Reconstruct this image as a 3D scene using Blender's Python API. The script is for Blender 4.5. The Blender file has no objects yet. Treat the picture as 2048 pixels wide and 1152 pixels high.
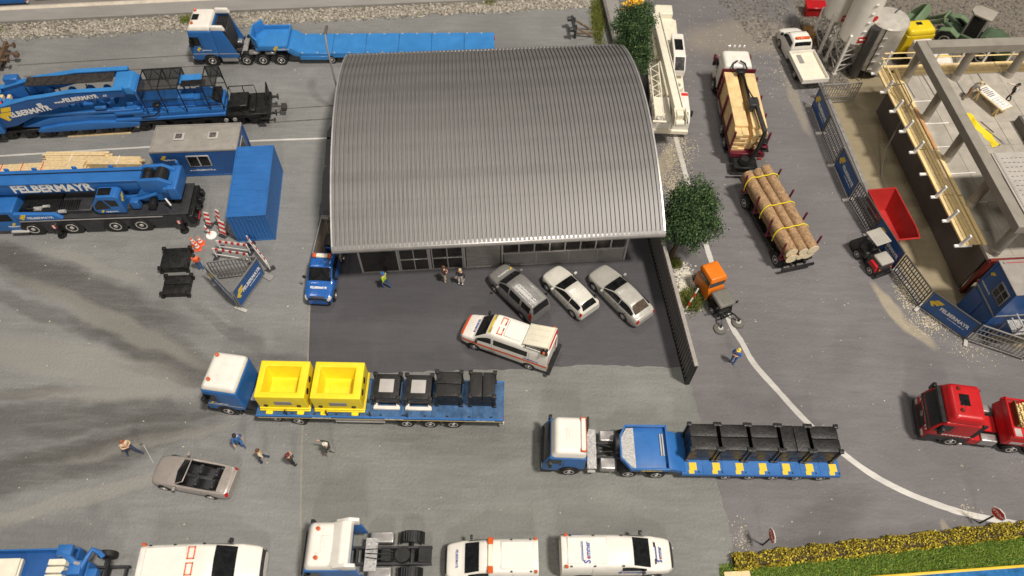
import bpy, bmesh, math, random
from mathutils import Vector, Matrix
R = math.radians
rnd = random.Random(7)
SC = bpy.context.scene
COL = SC.collection

# ---------------------------------------------------------------- camera, light, exposure
def set_camera():
    pitch, roll, H = R(56.9), R(1.16), 41.4
    c, s = math.cos(pitch), math.sin(pitch)
    fw = Vector((0, c, -s)); up = Vector((0, s, c)); rt = Vector((1, 0, 0))
    r2 = rt*math.cos(roll)+up*math.sin(roll); u2 = -rt*math.sin(roll)+up*math.cos(roll)
    cd = bpy.data.cameras.new('camera'); o = bpy.data.objects.new('camera', cd); COL.objects.link(o)
    m = Matrix((r2, u2, -fw)).transposed().to_4x4(); m.translation = (0, 0, H)
    o.matrix_world = m
    cd.sensor_width = 36; cd.lens = 36*1480/2048; cd.clip_start = .5; cd.clip_end = 1000
    cd.dof.use_dof = True; cd.dof.focus_distance = 46.5; cd.dof.aperture_fstop = .12
    SC.camera = o
set_camera()
SC.view_settings.view_transform = 'Standard'; SC.view_settings.look = 'None'
SC.view_settings.exposure = 0.08; SC.view_settings.gamma = 1
w = bpy.data.worlds.new('World'); SC.world = w; w.use_nodes = True
w.node_tree.nodes['Background'].inputs[0].default_value = (.95, .92, .88, 1)
w.node_tree.nodes['Background'].inputs[1].default_value = .1
def area_lamp(name, loc, target, size, power, col=(1, .925, .84)):
    l = bpy.data.lights.new(name, 'AREA'); l.shape = 'DISK'; l.size = size; l.energy = power; l.color = col
    o = bpy.data.objects.new(name, l); COL.objects.link(o); o.location = loc
    o.rotation_euler = (Vector(target)-Vector(loc)).to_track_quat('-Z', 'Y').to_euler()
area_lamp("ceiling_lamp", (108, -45, 300), (0, 30, 0), 34, 1080000)
area_lamp('ceiling_lamp', (14, -125, 125), (0, 26, 0), 26, 100000)
area_lamp('ceiling_lamp', (-60, 18, 120), (-8, 34, 0), 18, 8000)
area_lamp('ceiling_lamp', (-10, 92, 122), (0, 38, 0), 24, 22000)

# ---------------------------------------------------------------- materials
MT = {}
def mat(name, col, rough=.45, metal=0, var=.08, vs=1.2, bump=0, bs=20, spec=.5, coat=0, ramp=None, alpha=1):
    if name in MT: return MT[name]
    m = bpy.data.materials.new(name); m.use_nodes = True; MT[name] = m
    n, l = m.node_tree.nodes, m.node_tree.links
    b = n['Principled BSDF']
    b.inputs['Roughness'].default_value = rough; b.inputs['Metallic'].default_value = metal
    b.inputs['Specular IOR Level'].default_value = spec; b.inputs['Coat Weight'].default_value = coat
    b.inputs['Base Color'].default_value = (*col, 1); b.inputs['Alpha'].default_value = alpha
    tc = n.new('ShaderNodeTexCoord')
    if var:
        t = n.new('ShaderNodeTexNoise'); t.inputs['Scale'].default_value = vs; t.inputs['Detail'].default_value = 6; t.inputs['Roughness'].default_value = .65
        l.new(tc.outputs['Object'], t.inputs['Vector'])
        cr = n.new('ShaderNodeValToRGB'); e = cr.color_ramp.elements
        e[0].position = .3; e[1].position = .7
        e[0].color = (*[max(0, c*(1-var*1.6)) for c in col], 1); e[1].color = (*[min(1, c*(1+var)) for c in col], 1)
        l.new(t.outputs['Fac'], cr.inputs['Fac']); l.new(cr.outputs['Color'], b.inputs['Base Color'])
        mr = n.new('ShaderNodeMapRange'); mr.inputs['To Min'].default_value = max(.04, rough-.12); mr.inputs['To Max'].default_value = min(1, rough+.15)
        l.new(t.outputs['Fac'], mr.inputs['Value']); l.new(mr.outputs['Result'], b.inputs['Roughness'])
    if bump:
        t2 = n.new('ShaderNodeTexNoise'); t2.inputs['Scale'].default_value = bs; t2.inputs['Detail'].default_value = 4
        l.new(tc.outputs['Object'], t2.inputs['Vector'])
        bp = n.new('ShaderNodeBump'); bp.inputs['Strength'].default_value = bump; bp.inputs['Distance'].default_value = .05
        l.new(t2.outputs['Fac'], bp.inputs['Height']); l.new(bp.outputs['Normal'], b.inputs['Normal'])
    return m
def leafmat(name, cols, rough=.7):
    m = bpy.data.materials.new(name); m.use_nodes = True; MT[name] = m
    n, l = m.node_tree.nodes, m.node_tree.links
    g = n.new('ShaderNodeNewGeometry'); cr = n.new('ShaderNodeValToRGB'); b = n['Principled BSDF']
    while len(cr.color_ramp.elements) < len(cols): cr.color_ramp.elements.new(.5)
    for i, c in enumerate(cols):
        e = cr.color_ramp.elements[i]; e.position = i/(len(cols)-1); e.color = (*c, 1)
    l.new(g.outputs['Random Per Island'], cr.inputs['Fac']); l.new(cr.outputs['Color'], b.inputs['Base Color'])
    b.inputs['Roughness'].default_value = rough
    return m
BLUE = mat('blue_plastic', (.028, .145, .42), .36, var=.1, vs=.7, bump=.04, bs=12)
BLUE2 = mat('blue_paint_deep', (.02, .092, .29), .34, var=.1, vs=.8, bump=.04)
BLUE3 = mat('blue_light_plastic', (.042, .225, .55), .36, var=.08, bump=.03)
WHITE = mat('white_plastic', (.8, .765, .69), .35, var=.05, vs=1.5, bump=.03)
CREAM = mat('cream_plastic', (.8, .75, .6), .4, var=.06, vs=2)
YEL = mat('yellow_plastic', (.9, .7, .02), .4, var=.06, vs=1.5, bump=.05, bs=8)
YELD = mat('yellow_print', (.75, .5, .02), .5, var=.05)
BLACK = mat('black_plastic', (.012, .012, .012), .42, var=.3, vs=3, bump=.05)
BLK2 = mat('black_resin', (.013, .012, .011), .42, var=.5, vs=3, bump=.35, bs=9)
DARK = mat('dark_grey_plastic', (.035, .035, .038), .5, var=.2, vs=2, bump=.08)
TYRE = mat('tyre_rubber', (.014, .013, .013), .6, var=.2, bump=.1)
RIM = mat('silver_rim', (.62, .6, .57), .3, .35, var=.15, vs=6)
SILV = mat('silver_metal_paint', (.46, .45, .42), .33, .55, var=.1, vs=2, bump=.05, bs=30)
GREY = mat('grey_plastic', (.27, .26, .25), .55, var=.1, vs=2, bump=.05)
LGREY = mat('light_grey_plastic', (.46, .44, .41), .5, var=.08, bump=.04)
GLASS = mat('dark_window', (.012, .013, .014), .12, var=.4, vs=4)
GLASSB = mat('brown_window', (.1, .075, .055), .12, var=.3, vs=6)
RED = mat('red_plastic', (.5, .012, .015), .32, var=.08, bump=.05)
REDL = mat('red_lamp', (.45, .015, .012), .2, var=.1)
ORG = mat('orange_plastic', (.8, .2, .015), .3, var=.07)
AMB = mat('amber_lamp', (.65, .11, .02), .2, var=.1)
MAROON = mat('maroon_plastic', (.13, .012, .025), .4, var=.12)
WOOD = mat('balsa_wood', (.76, .58, .32), .65, var=.14, vs=4, bump=.15, bs=14)
WOODY = mat('yellow_wood', (.86, .66, .31), .6, var=.08, vs=3, bump=.12)
PRW = mat('print_white', (.85, .83, .78), .5, var=0)
PRB = mat('print_blue', (.02, .06, .3), .5, var=0)
PRR = mat('print_red', (.62, .03, .02), .5, var=0)
PRO = mat('print_orange', (.85, .13, .03), .45, var=0)
PRY = mat('print_yellow', (.8, .55, .03), .5, var=0)
PRK = mat('print_black', (.02, .02, .02), .5, var=0)
STEEL = mat('rail_steel', (.22, .2, .18), .45, .6, var=.3, vs=3)
RUST = mat('rust_brown', (.14, .085, .05), .75, var=.35, vs=5, bump=.3)
GRN = mat('olive_green_plastic', (.08, .125, .07), .5, var=.12, bump=.1)
SKIN = mat('skin_paint', (.62, .36, .24), .55, var=.1)

# ---------------------------------------------------------------- mesh builder
class MB:
    def __init__(s): s.v = []; s.f = []
    def b(s, x0, x1, y0, y1, z0, z1, m=None):
        i = len(s.v)
        P = [(x0,y0,z0),(x1,y0,z0),(x1,y1,z0),(x0,y1,z0),(x0,y0,z1),(x1,y0,z1),(x1,y1,z1),(x0,y1,z1)]
        if m is not None: P = [tuple(m @ Vector(p)) for p in P]
        s.v += P
        s.f += [tuple(i+k for k in q) for q in ((3,2,1,0),(4,5,6,7),(0,1,5,4),(1,2,6,5),(2,3,7,6),(3,0,4,7))]
        return s
    def pr(s, poly, ax, a, b):
        i = len(s.v); n = len(poly)
        f = {'y': lambda p, t: (p[0], t, p[1]), 'x': lambda p, t: (t, p[0], p[1]), 'z': lambda p, t: (p[0], p[1], t)}[ax]
        s.v += [f(p, a) for p in poly]+[f(p, b) for p in poly]
        s.f += [tuple(i+k for k in range(n)), tuple(i+n+k for k in reversed(range(n)))]
        s.f += [(i+k, i+n+k, i+n+(k+1) % n, i+(k+1) % n) for k in range(n)]
        return s
    def cy(s, p0, p1, r, r1=None, n=12, cap=True):
        p0, p1 = Vector(p0), Vector(p1); r1 = r if r1 is None else r1
        q = (p1-p0).to_track_quat('Z', 'Y'); i = len(s.v)
        for p, rr in ((p0, r), (p1, r1)):
            for k in range(n):
                a = 2*math.pi*k/n; s.v.append(tuple(p+q @ Vector((rr*math.cos(a), rr*math.sin(a), 0))))
        s.f += [(i+k, i+(k+1) % n, i+n+(k+1) % n, i+n+k) for k in range(n)]
        if cap: s.f += [tuple(i+k for k in reversed(range(n))), tuple(i+n+k for k in range(n))]
        return s
    def tube(s, path, r, n=6):
        P = [Vector(p) for p in path]; i = len(s.v); m = len(P)
        for j, p in enumerate(P):
            d = (P[min(j+1, m-1)]-P[max(j-1, 0)]); q = d.to_track_quat('Z', 'Y')
            for k in range(n):
                a = 2*math.pi*k/n; s.v.append(tuple(p+q @ Vector((r*math.cos(a), r*math.sin(a), 0))))
        for j in range(m-1):
            s.f += [(i+j*n+k, i+j*n+(k+1) % n, i+(j+1)*n+(k+1) % n, i+(j+1)*n+k) for k in range(n)]
        s.f += [tuple(i+k for k in reversed(range(n))), tuple(i+(m-1)*n+k for k in range(n))]
        return s
    def lathe(s, prof, n=20, ax='z', c=(0, 0, 0)):
        i = len(s.v); m = len(prof)
        for r, h in prof:
            for k in range(n):
                a = 2*math.pi*k/n; x, y = r*math.cos(a), r*math.sin(a)
                p = (x, y, h) if ax == 'z' else (x, h, y)
                s.v.append((p[0]+c[0], p[1]+c[1], p[2]+c[2]))
        for j in range(m-1):
            s.f += [(i+j*n+k, i+j*n+(k+1) % n, i+(j+1)*n+(k+1) % n, i+(j+1)*n+k) for k in range(n)]
        s.f += [tuple(i+k for k in reversed(range(n))), tuple(i+(m-1)*n+k for k in range(n))]
        return s
    def sph(s, c, rx, ry, rz, n=12, m=8):
        return s.lathe2(c, [(math.sin(math.pi*j/m), -math.cos(math.pi*j/m)) for j in range(m+1)], rx, ry, rz, n)
    def lathe2(s, c, prof, rx, ry, rz, n):
        i = len(s.v)
        for r, h in prof:
            r = max(r, .01)
            for k in range(n):
                a = 2*math.pi*k/n; s.v.append((c[0]+rx*r*math.cos(a), c[1]+ry*r*math.sin(a), c[2]+rz*h))
        m = len(prof)
        for j in range(m-1):
            s.f += [(i+j*n+k, i+j*n+(k+1) % n, i+(j+1)*n+(k+1) % n, i+(j+1)*n+k) for k in range(n)]
        s.f += [tuple(i+k for k in reversed(range(n))), tuple(i+(m-1)*n+k for k in range(n))]
        return s
    def poly(s, pts): i = len(s.v); s.v += [tuple(p) for p in pts]; s.f.append(tuple(range(i, i+len(pts)))); return s
    def grid(s, rows, flip=False):
        i = len(s.v); n = len(rows[0])
        for r in rows: s.v += [tuple(p) for p in r]
        for j in range(len(rows)-1):
            for k in range(n-1):
                q = (i+j*n+k, i+j*n+k+1, i+(j+1)*n+k+1, i+(j+1)*n+k)
                s.f.append(q[::-1] if flip else q)
        return s
    def xf(s, m): s.v = [tuple(m @ Vector(p)) for p in s.v]; return s
    def mesh(s, name, bev=0, seg=2, ang=38, fixn=True):
        me = bpy.data.meshes.new(name); me.from_pydata(s.v, [], s.f)
        bm = bmesh.new(); bm.from_mesh(me)
        if fixn: bmesh.ops.recalc_face_normals(bm, faces=bm.faces)
        if bev:
            ed = [e for e in bm.edges if len(e.link_faces) == 2 and e.calc_face_angle(0) > R(25)]
            bmesh.ops.bevel(bm, geom=ed, offset=bev, segments=seg, profile=.6, affect='EDGES', clamp_overlap=True)
        for f in bm.faces: f.smooth = True
        for e in bm.edges: e.smooth = len(e.link_faces) == 2 and e.calc_face_angle(0) < R(ang)
        bm.to_mesh(me); bm.free(); return me
    def build(s, name, m, parent=None, bev=0, seg=2, ang=38, fixn=True):
        return link(name, s.mesh(name, bev, seg, ang, fixn), m, parent)
def link(name, me, m, parent=None, loc=None, rz=None):
    o = bpy.data.objects.new(name, me); COL.objects.link(o)
    if me is not None and m is not None and not me.materials: me.materials.append(m)
    if parent is not None: o.parent = parent
    if loc: o.location = loc
    if rz is not None: o.rotation_euler = (0, 0, rz)
    return o
def tag(o, label, cat, group=None):
    o['label'] = label; o['category'] = cat
    if group: o['group'] = group
    return o
def struct(o, kind='structure', label=None, cat=None):
    o['kind'] = kind
    if label: o['label'] = label
    if cat: o['category'] = cat
    return o
def T(name, label, cat, loc=(0, 0, 0), rz=0, group=None):
    o = bpy.data.objects.new(name, None); COL.objects.link(o); o.empty_display_size = .3
    o.location = loc if len(loc) == 3 else (*loc, 0); o.rotation_euler = (0, 0, R(rz))
    return tag(o, label, cat, group)
def copy_tree(o, parent=None):
    c = o.copy(); COL.objects.link(c); c.parent = parent
    for ch in list(o.children): copy_tree(ch, c)
    return c
def box(name, m, p, x0, x1, y0, y1, z0, z1, bev=.02, seg=1): return MB().b(x0, x1, y0, y1, z0, z1).build(name, m, p, bev, seg)
def text(s, size, m, parent, mx, bold=.012, align='CENTER', sx=1, shear=0, name='lettering', ext=.004):
    c = bpy.data.curves.new('t', 'FONT'); c.body = s; c.size = size; c.offset = bold*size; c.align_x = align; c.align_y = 'CENTER'
    c.resolution_u = 2; c.extrude = ext; c.shear = shear
    o = bpy.data.objects.new('t', c); COL.objects.link(o)
    bpy.context.view_layer.update()
    me = bpy.data.meshes.new_from_object(o.evaluated_get(bpy.context.evaluated_depsgraph_get()))
    bpy.data.objects.remove(o); bpy.data.curves.remove(c)
    me.transform(Matrix.Diagonal((sx, 1, 1, 1))); me.materials.clear()
    r = link(name, me, m, parent); me.transform(mx); return r
def frame(o, x, y):    # matrix with origin o, text direction x, up direction y
    x = Vector(x).normalized(); y = Vector(y); z = x.cross(y).normalized(); y = z.cross(x)
    m = Matrix((x, y, z)).transposed().to_4x4(); m.translation = o; return m
def emblem(parent, mx, h, m=None):
    b = MB()
    for P in ([(.3, .62), (.95, .62), (1.12, .95), (.5, .95)], [(0, .3), (.22, .57), (.9, .57), (.75, .27), (.38, .27), (.55, 0), (.33, -.12)]):
        b.pr([((x-.5)*h, (y-.4)*h) for x, y in P], 'z', -.002, .006)
    b.xf(mx); return b.build('emblem', m or PRY, parent)
def cr(P, t):
    n = len(P)-1; t = min(max(t, 0), n-1e-6); i = int(t); f = t-i
    a, b, c, d = P[max(i-1, 0)], P[i], P[i+1], P[min(i+2, n)]
    return tuple(.5*(2*b[k]+(c[k]-a[k])*f+(2*a[k]-5*b[k]+4*c[k]-d[k])*f*f+(3*b[k]-a[k]-3*c[k]+d[k])*f**3) for k in range(len(b)))
class Loft:    # stations: x, zbot, wmax, zbelt, wbelt, zedge, wroof, zcentre
    def __init__(s, st): s.st = st
    def sec(s, u):
        x, zb, wm, zl, wl, ze, wr, zc = cr(s.st, u)
        return [(x, wm-.05, zb), (x, wm, zb+(zl-zb)*.5), (x, wl, zl), (x, wr, ze), (x, wr*.55, zc-(zc-ze)*.25), (x, 0, zc)]
    def P(s, u, v):
        if v > 5: p = cr(s.sec(u), 10-v); return Vector((p[0], -p[1], p[2]))
        return Vector(cr(s.sec(u), v))
    def patch(s, u0, u1, v0, v1, nu, nv, off=0, b=None, mir=False):
        rows = []
        for i in range(nu+1):
            row = []
            for j in range(nv+1):
                u, v = u0+(u1-u0)*i/nu, v0+(v1-v0)*j/nv
                p = s.P(u, v)
                if off:
                    e = .02
                    uu, vv = min(max(u, e), len(s.st)-1-e), min(max(v, e), 10-e)
                    nn = (s.P(uu+e, vv)-s.P(uu-e, vv)).cross(s.P(uu, vv+e)-s.P(uu, vv-e))
                    if nn.length > 1e-9:
                        nn.normalize()
                        if nn.dot(Vector((0, p.y, p.z-.55))) < 0: nn = -nn
                        p = p+nn*off
                if mir: p = Vector((p.x, -p.y, p.z))
                row.append(p)
            rows.append(row)
        b = b or MB(); b.grid(rows, mir); return b
    def body(s, nu=5):
        n = (len(s.st)-1)*nu; b = s.patch(0, len(s.st)-1, 0, 10, n, 40)
        b.poly([s.P(0, v*.25) for v in range(41)]); b.poly([s.P(len(s.st)-1, v*.25) for v in range(41)][::-1])
        b.grid([[s.P(i/nu, 0) for i in range(n+1)], [s.P(i/nu, 10) for i in range(n+1)]])
        return b

WM = {}
def wheel(p, x, y, r=.5, w=.3, style='rim', rimm=None):
    k = (r, w, style)
    if k not in WM:
        t = MB().lathe([(r*.55, -w*.5), (r*.9, -w*.5), (r, -w*.34), (r, w*.34), (r*.9, w*.5), (r*.55, w*.5)], 22, 'y').mesh('wheel', 0)
        ri = MB(); h = w*.5
        ri.lathe([(r*.62, h-.03), (r*.6, h+.008), (r*.5, h+.01), (r*.46, h-.025), (r*.24, h-.015), (r*.2, h+.02), (r*.05, h+.03)], 18, 'y')
        if style == 'alloy':
            for a in range(5):
                ri.b(-.03, .03, h-.03, h+.012, 0, r*.55, Matrix.Rotation(2*math.pi*a/5, 4, 'Y'))
        t.materials.append(TYRE); rm = ri.mesh('rim', 0); WM[k] = (t, rm)
    t, rm = WM[k]
    o = link('wheel', t, None, p, (x, y, r)); rr = link('rim', rm, rimm or RIM, o)
    if y < 0: o.rotation_euler = (0, 0, math.pi)
    return o
def wheels(p, xs, y, r=.5, w=.3, style='rim'):
    for x in xs:
        for sg in (1, -1): wheel(p, x, y*sg, r, w, style)
# ---------------------------------------------------------------- ground
def ground_mat(name, c0, c1, bump=.35, stains=(), brush=None, speck=True, rough=.62):
    m = bpy.data.materials.new(name); m.use_nodes = True; MT[name] = m
    n, l = m.node_tree.nodes, m.node_tree.links; b = n['Principled BSDF']
    tc = n.new('ShaderNodeTexCoord').outputs['Object']
    def noise(scale, det=6, mp=None, ro=.6):
        t = n.new('ShaderNodeTexNoise'); t.inputs['Scale'].default_value = scale; t.inputs['Detail'].default_value = det; t.inputs['Roughness'].default_value = ro
        l.new(mp or tc, t.inputs['Vector']); return t.outputs['Fac']
    def mix(f, a, bb, mode='MIX'):
        x = n.new('ShaderNodeMix'); x.data_type = 'RGBA'; x.blend_type = mode
        if hasattr(f, 'node'): l.new(f, x.inputs[0])
        else: x.inputs[0].default_value = f
        for i, c in ((6, a), (7, bb)):
            if hasattr(c, 'node'): l.new(c, x.inputs[i])
            else: x.inputs[i].default_value = (*c, 1)
        return x.outputs[2]
    def rng(f, a, bb, lo=0, hi=1):
        r = n.new('ShaderNodeMapRange'); l.new(f, r.inputs[0])
        for i, v in enumerate((a, bb, lo, hi)): r.inputs[i+1].default_value = v
        return r.outputs[0]
    col = mix(rng(noise(.16, 8), .35, .65), c0, c1)
    mp = n.new('ShaderNodeMapping'); mp.inputs['Scale'].default_value = (.35, 2.2, 1); mp.inputs['Rotation'].default_value = (0, 0, R(brush or 8)); l.new(tc, mp.inputs['Vector'])
    st = noise(1.1, 7, mp.outputs[0], .7)
    col = mix(rng(st, .3, .72, .0, .55), col, tuple(c*.66 for c in c0))
    for (x, y, ang, hl, hw, s, c) in stains:
        k = n.new('ShaderNodeMapping'); k.vector_type = 'TEXTURE'; k.inputs['Location'].default_value = (x, y, 0); k.inputs['Rotation'].default_value = (0, 0, R(ang)); k.inputs['Scale'].default_value = (hl, hw, 1)
        wv = n.new('ShaderNodeTexNoise'); wv.inputs['Scale'].default_value = .35; wv.inputs['Detail'].default_value = 4; l.new(tc, wv.inputs['Vector'])
        ad = n.new('ShaderNodeVectorMath'); ad.operation = 'MULTIPLY_ADD'; ad.inputs[1].default_value = (1.6, 1.6, 0); l.new(wv.outputs['Color'], ad.inputs[0]); l.new(tc, ad.inputs[2])
        l.new(ad.outputs[0], k.inputs['Vector'])
        g = n.new('ShaderNodeTexGradient'); g.gradient_type = 'SPHERICAL'; l.new(k.outputs[0], g.inputs[0])
        mu = n.new('ShaderNodeMath'); mu.operation = 'MULTIPLY'; l.new(rng(g.outputs['Fac'], 0, .42, 0, min(1, s*.92)), mu.inputs[0]); l.new(rng(st, .25, .55, .55, 1), mu.inputs[1])
        col = mix(mu.outputs[0], col, c)
    if speck:
        f = noise(7, 3); col = mix(rng(f, .69, .74, 0, .5), col, tuple(min(1, c*2.1+.05) for c in c1))
        f2 = noise(4.3, 3); col = mix(rng(f2, .26, .3, .45, 0), col, tuple(c*.35 for c in c0))
    l.new(col, b.inputs['Base Color'])
    b.inputs['Roughness'].default_value = rough
    h1 = noise(5.5, 5); h2 = noise(22, 4)
    am = n.new('ShaderNodeMath'); am.operation = 'MULTIPLY_ADD'; am.inputs[1].default_value = .35; l.new(h2, am.inputs[0]); l.new(h1, am.inputs[2])
    bp = n.new('ShaderNodeBump'); bp.inputs['Strength'].default_value = bump; bp.inputs['Distance'].default_value = .09
    l.new(am.outputs[0], bp.inputs['Height']); l.new(bp.outputs['Normal'], b.inputs['Normal'])
    return m
SD = (.42, .36, .25); DK = (.075, .07, .062); LT = (.3, .285, .25)
yard_m = ground_mat('yard_concrete', (.222, .224, .215), (.29, .291, .28), .8, [
    (-28.5, 27.3, -21, 12, 1.7, .8, DK), (-21.5, 22.6, -22, 7.5, 1.4, .85, DK), (-25, 24.6, -24, 10, .8, .6, LT), (-30, 25.2, -20, 7, .7, .5, DK), (-19.6, 20.6, -14, 5, .5, .6, DK), (-27.5, 29.0, -21, 6, .5, .5, LT),
    (-26, 21.5, -12, 9, 1.6, .6, LT), (-25, 19.4, 2, 9, .5, .5, LT), (-30, 19.2, 6, 6, .6, .5, DK), (-25, 18.0, 5, 10.5, 1.3, .75, DK), (-19.5, 18.1, 5, 4, .35, .6, DK),
    (-25.5, 14.9, 18, 11, 1.5, .8, DK), (-23.6, 13.0, 19, 9, .55, .7, LT), (-20, 16.6, 14, 6, .5, .5, LT), (-24, 16.2, 12, 8, .7, .5, DK), (-17, 24, -30, 5, .6, .4, DK), (-29, 15.8, 14, 6, 1.3, .4, DK), (-33, 29.3, -15, 6, 1.2, .45, DK), (-13.5, 21.7, -6, 4, 1.0, .5, DK)])
lot_m = ground_mat('lot_dark_paint', (.074, .072, .078), (.09, .087, .093), .25, speck=False, rough=.5)
road_m = ground_mat('road_asphalt', (.158, .149, .151), (.205, .194, .195), .65, [(18.3, 12.6, 30, 4.5, 1.4, .55, (.085, .08, .08)), (22.5, 24, 60, 3, 1.2, .25, (.1, .09, .085)), (11.2, 37.2, 80, 3.2, .75, .75, SD), (12.3, 39.6, 75, 2.2, .6, .6, SD), (25.9, 27.0, 110, 2.4, .5, .8, SD), (27.2, 25.0, 130, 1.6, .6, .7, SD), (12.2, 10.4, 100, 1.0, .45, .8, SD), (25.2, 12.2, 100, .8, .3, .6, SD), (20, 54, 10, 6, 3, .35, SD), (23.3, 46, 95, 4, .5, .4, SD)], brush=30)
sand_m = ground_mat('site_sand', (.29, .24, .15), (.37, .31, .2), .4, speck=False)
plat_m = ground_mat('platform_concrete', (.3, .285, .26), (.36, .345, .32), .15, speck=False)
line_m = ground_mat('white_line_paint', (.52, .5, .46), (.75, .73, .68), .3, speck=False)
def sheet(name, pts, z, m, kind='structure'):
    o = MB().poly([(x, y, z) for x, y in pts]).build(name, m, None, fixn=False)
    return struct(o, kind)
SITE = [(24.7, 53), (24.95, 48.5), (25.45, 43), (25.95, 37.5), (26.4, 32), (26.45, 29.6), (27.25, 26.9), (29.5, 24.5), (32.4, 23.1), (60, 19)]
sheet('yard_ground', [(-75, -20), (80, -20), (80, 19)]+SITE[::-1]+[(24.7, 95), (-75, 95)], 0, yard_m)
# pit with its rim
b = MB(); n_ = len(SITE)
b.poly([(x, y, -.4) for x, y in [(80, 19)]+[SITE[-1]]+SITE[::-1]+[(24.7, 95), (80, 95)]])
for (x0, y0), (x1, y1) in zip(SITE[:-1], SITE[1:]): b.poly([(x0, y0, 0), (x1, y1, 0), (x1, y1, -.4), (x0, y0, -.4)])
struct(b.build('site_ground', sand_m, None, fixn=False))
yard2_m = ground_mat('yard_concrete_rough', (.222, .226, .208), (.282, .286, .264), 1.0, [(-2, 17, 0, 7, 1.5, .3, DK), (3, 13, 10, 8, 1.2, .3, LT), (-7, 12, -10, 5, 1, .3, LT)])
def jag(P, step=.35, amp=.06):
    out = []
    for (x0, y0), (x1, y1) in zip(P[:-1], P[1:]):
        k = max(1, int(math.hypot(x1-x0, y1-y0)/step))
        for i in range(k):
            t = i/k; out.append((x0+(x1-x0)*t+rnd.uniform(-amp, amp), y0+(y1-y0)*t+rnd.uniform(-amp, amp)))
    return out+[P[-1]]
sheet('parking_lot', [(-14.5, 41)]+jag([(-14.2, 38), (-13.25, 25.7), (-12.6, 20.3), (-4, 20.75), (1, 20.95), (4.5, 21.35), (10.99, 21.3)])+[(9.6, 32.6), (8.9, 46), (-13.8, 44)], .004, lot_m)
sheet('yard_patch', [(-12.45, 20.3), (-12.4, 19.5), (-12.22, 16.66), (-11.6, 12.5), (-10.95, 8.46), (-10.6, 3), (14, 3), (13.5, 22), (-12.5, 22)], .002, yard2_m)
sheet('road', jag([(8.2, 58), (8.4, 50), (9.6, 33.0), (10.4, 26.3), (11.0, 21.3), (11.19, 19.77), (11.45, 17.9), (11.8, 15.03), (12.04, 13.4), (12.25, 11.87), (12.33, 10), (12.4, 8.9), (12.5, 4)])+[(70, 4), (70, 18.5)]+[(x-.02, y-.02) for x, y in SITE[::-1]]+[(24.6, 80), (8, 80)], .005, road_m)
def stripe(name, P, wd, z, m):
    pts = []
    for t in range(0, (len(P)-1)*6+1): pts.append(Vector(cr(P, t/6)))
    b = MB(); rows = []
    for i, p in enumerate(pts):
        d = (pts[min(i+1, len(pts)-1)]-pts[max(i-1, 0)]).normalized(); nn = Vector((-d.y, d.x)); ww = wd*(1+rnd.uniform(-.09, .09))
        rows.append([(p.x-nn.x*ww/2, p.y-nn.y*ww/2, z), (p.x+nn.x*ww/2, p.y+nn.y*ww/2, z)])
    return struct(b.grid(rows, True).build(name, m, None, fixn=False))
stripe('road_marking', [(12.0, 45.5), (12.3, 42.51), (12.77, 37.24), (13.44, 31.06), (13.66, 29.3), (14.17, 24.92), (14.78, 23.18), (15.28, 21.73), (16.36, 20.02), (18.03, 17.6), (20.4, 15.12), (22.41, 13.77), (24.51, 12.88), (26.05, 12.42), (28.76, 11.93), (33, 11.2)], .36, .009, line_m)
stripe('yard_marking', [(-45, 37.1), (-38.49, 37.85), (-27.8, 39.06), (-20.18, 39.89), (-14.07, 40.38), (-10, 40.8)], .17, .004, line_m)
seam_m = ground_mat('seam_filler', (.26, .245, .2), (.32, .3, .25), .4, speck=False)
stripe('ground_seam', [(-13.3, 25.7), (-12.45, 19.5), (-12.22, 16.66), (-11.6, 12.5), (-10.95, 8.46), (-10.7, 5)], .1, .0045, seam_m)
dkseam = mat('rail_groove', (.12, .108, .095), .8, var=.3)
for P in ([(-41, 47.85), (-28.42, 49.38), (-10, 51.4)], [(-40, 46.5), (-31.66, 47.56), (-10, 50.0)], [(-44, 40.3), (-19.16, 43.33), (-12, 44.2)], [(-44, 38.95), (-18.15, 42.0), (-12, 42.75)]):
    stripe('rail_groove', P, .11, .004, dkseam)
# platform at the back with a white edge
PE = [(-52, 51.9), (-44.38, 52.76), (-36.93, 53.59), (-27.68, 54.63), (-14.77, 55.94), (4.36, 57.9), (7.2, 58.3)]
b = MB(); rows = [[(x, y, -.1), (x, y, .42), (x-.2, y+1.55, .42)] for x, y in PE]
for i in range(len(PE)-1):
    for k in range(2): b.poly([rows[i][k], rows[i+1][k], rows[i+1][k+1], rows[i][k+1]])
struct(b.build('platform', plat_m, None))
b = MB(); rows = [[(x-.2, y+1.55, .42), (x-.22, y+1.85, .5), (x-.25, y+2.1, .42), (x-.25, y+2.1, .0)] for x, y in PE]
for i in range(len(PE)-1):
    for k in range(3): b.poly([rows[i][k], rows[i+1][k], rows[i+1][k+1], rows[i][k+1]])
struct(b.build('platform_edge', mat('platform_white_edge', (.62, .55, .45), .6, var=.12), None))
back_m = ground_mat('back_ground', (.2, .18, .16), (.26, .235, .21), .3)
sheet('back_ground', [(x-.25, y+2.1) for x, y in PE]+[(7.2, 80), (-70, 80)], .012, back_m)
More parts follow.
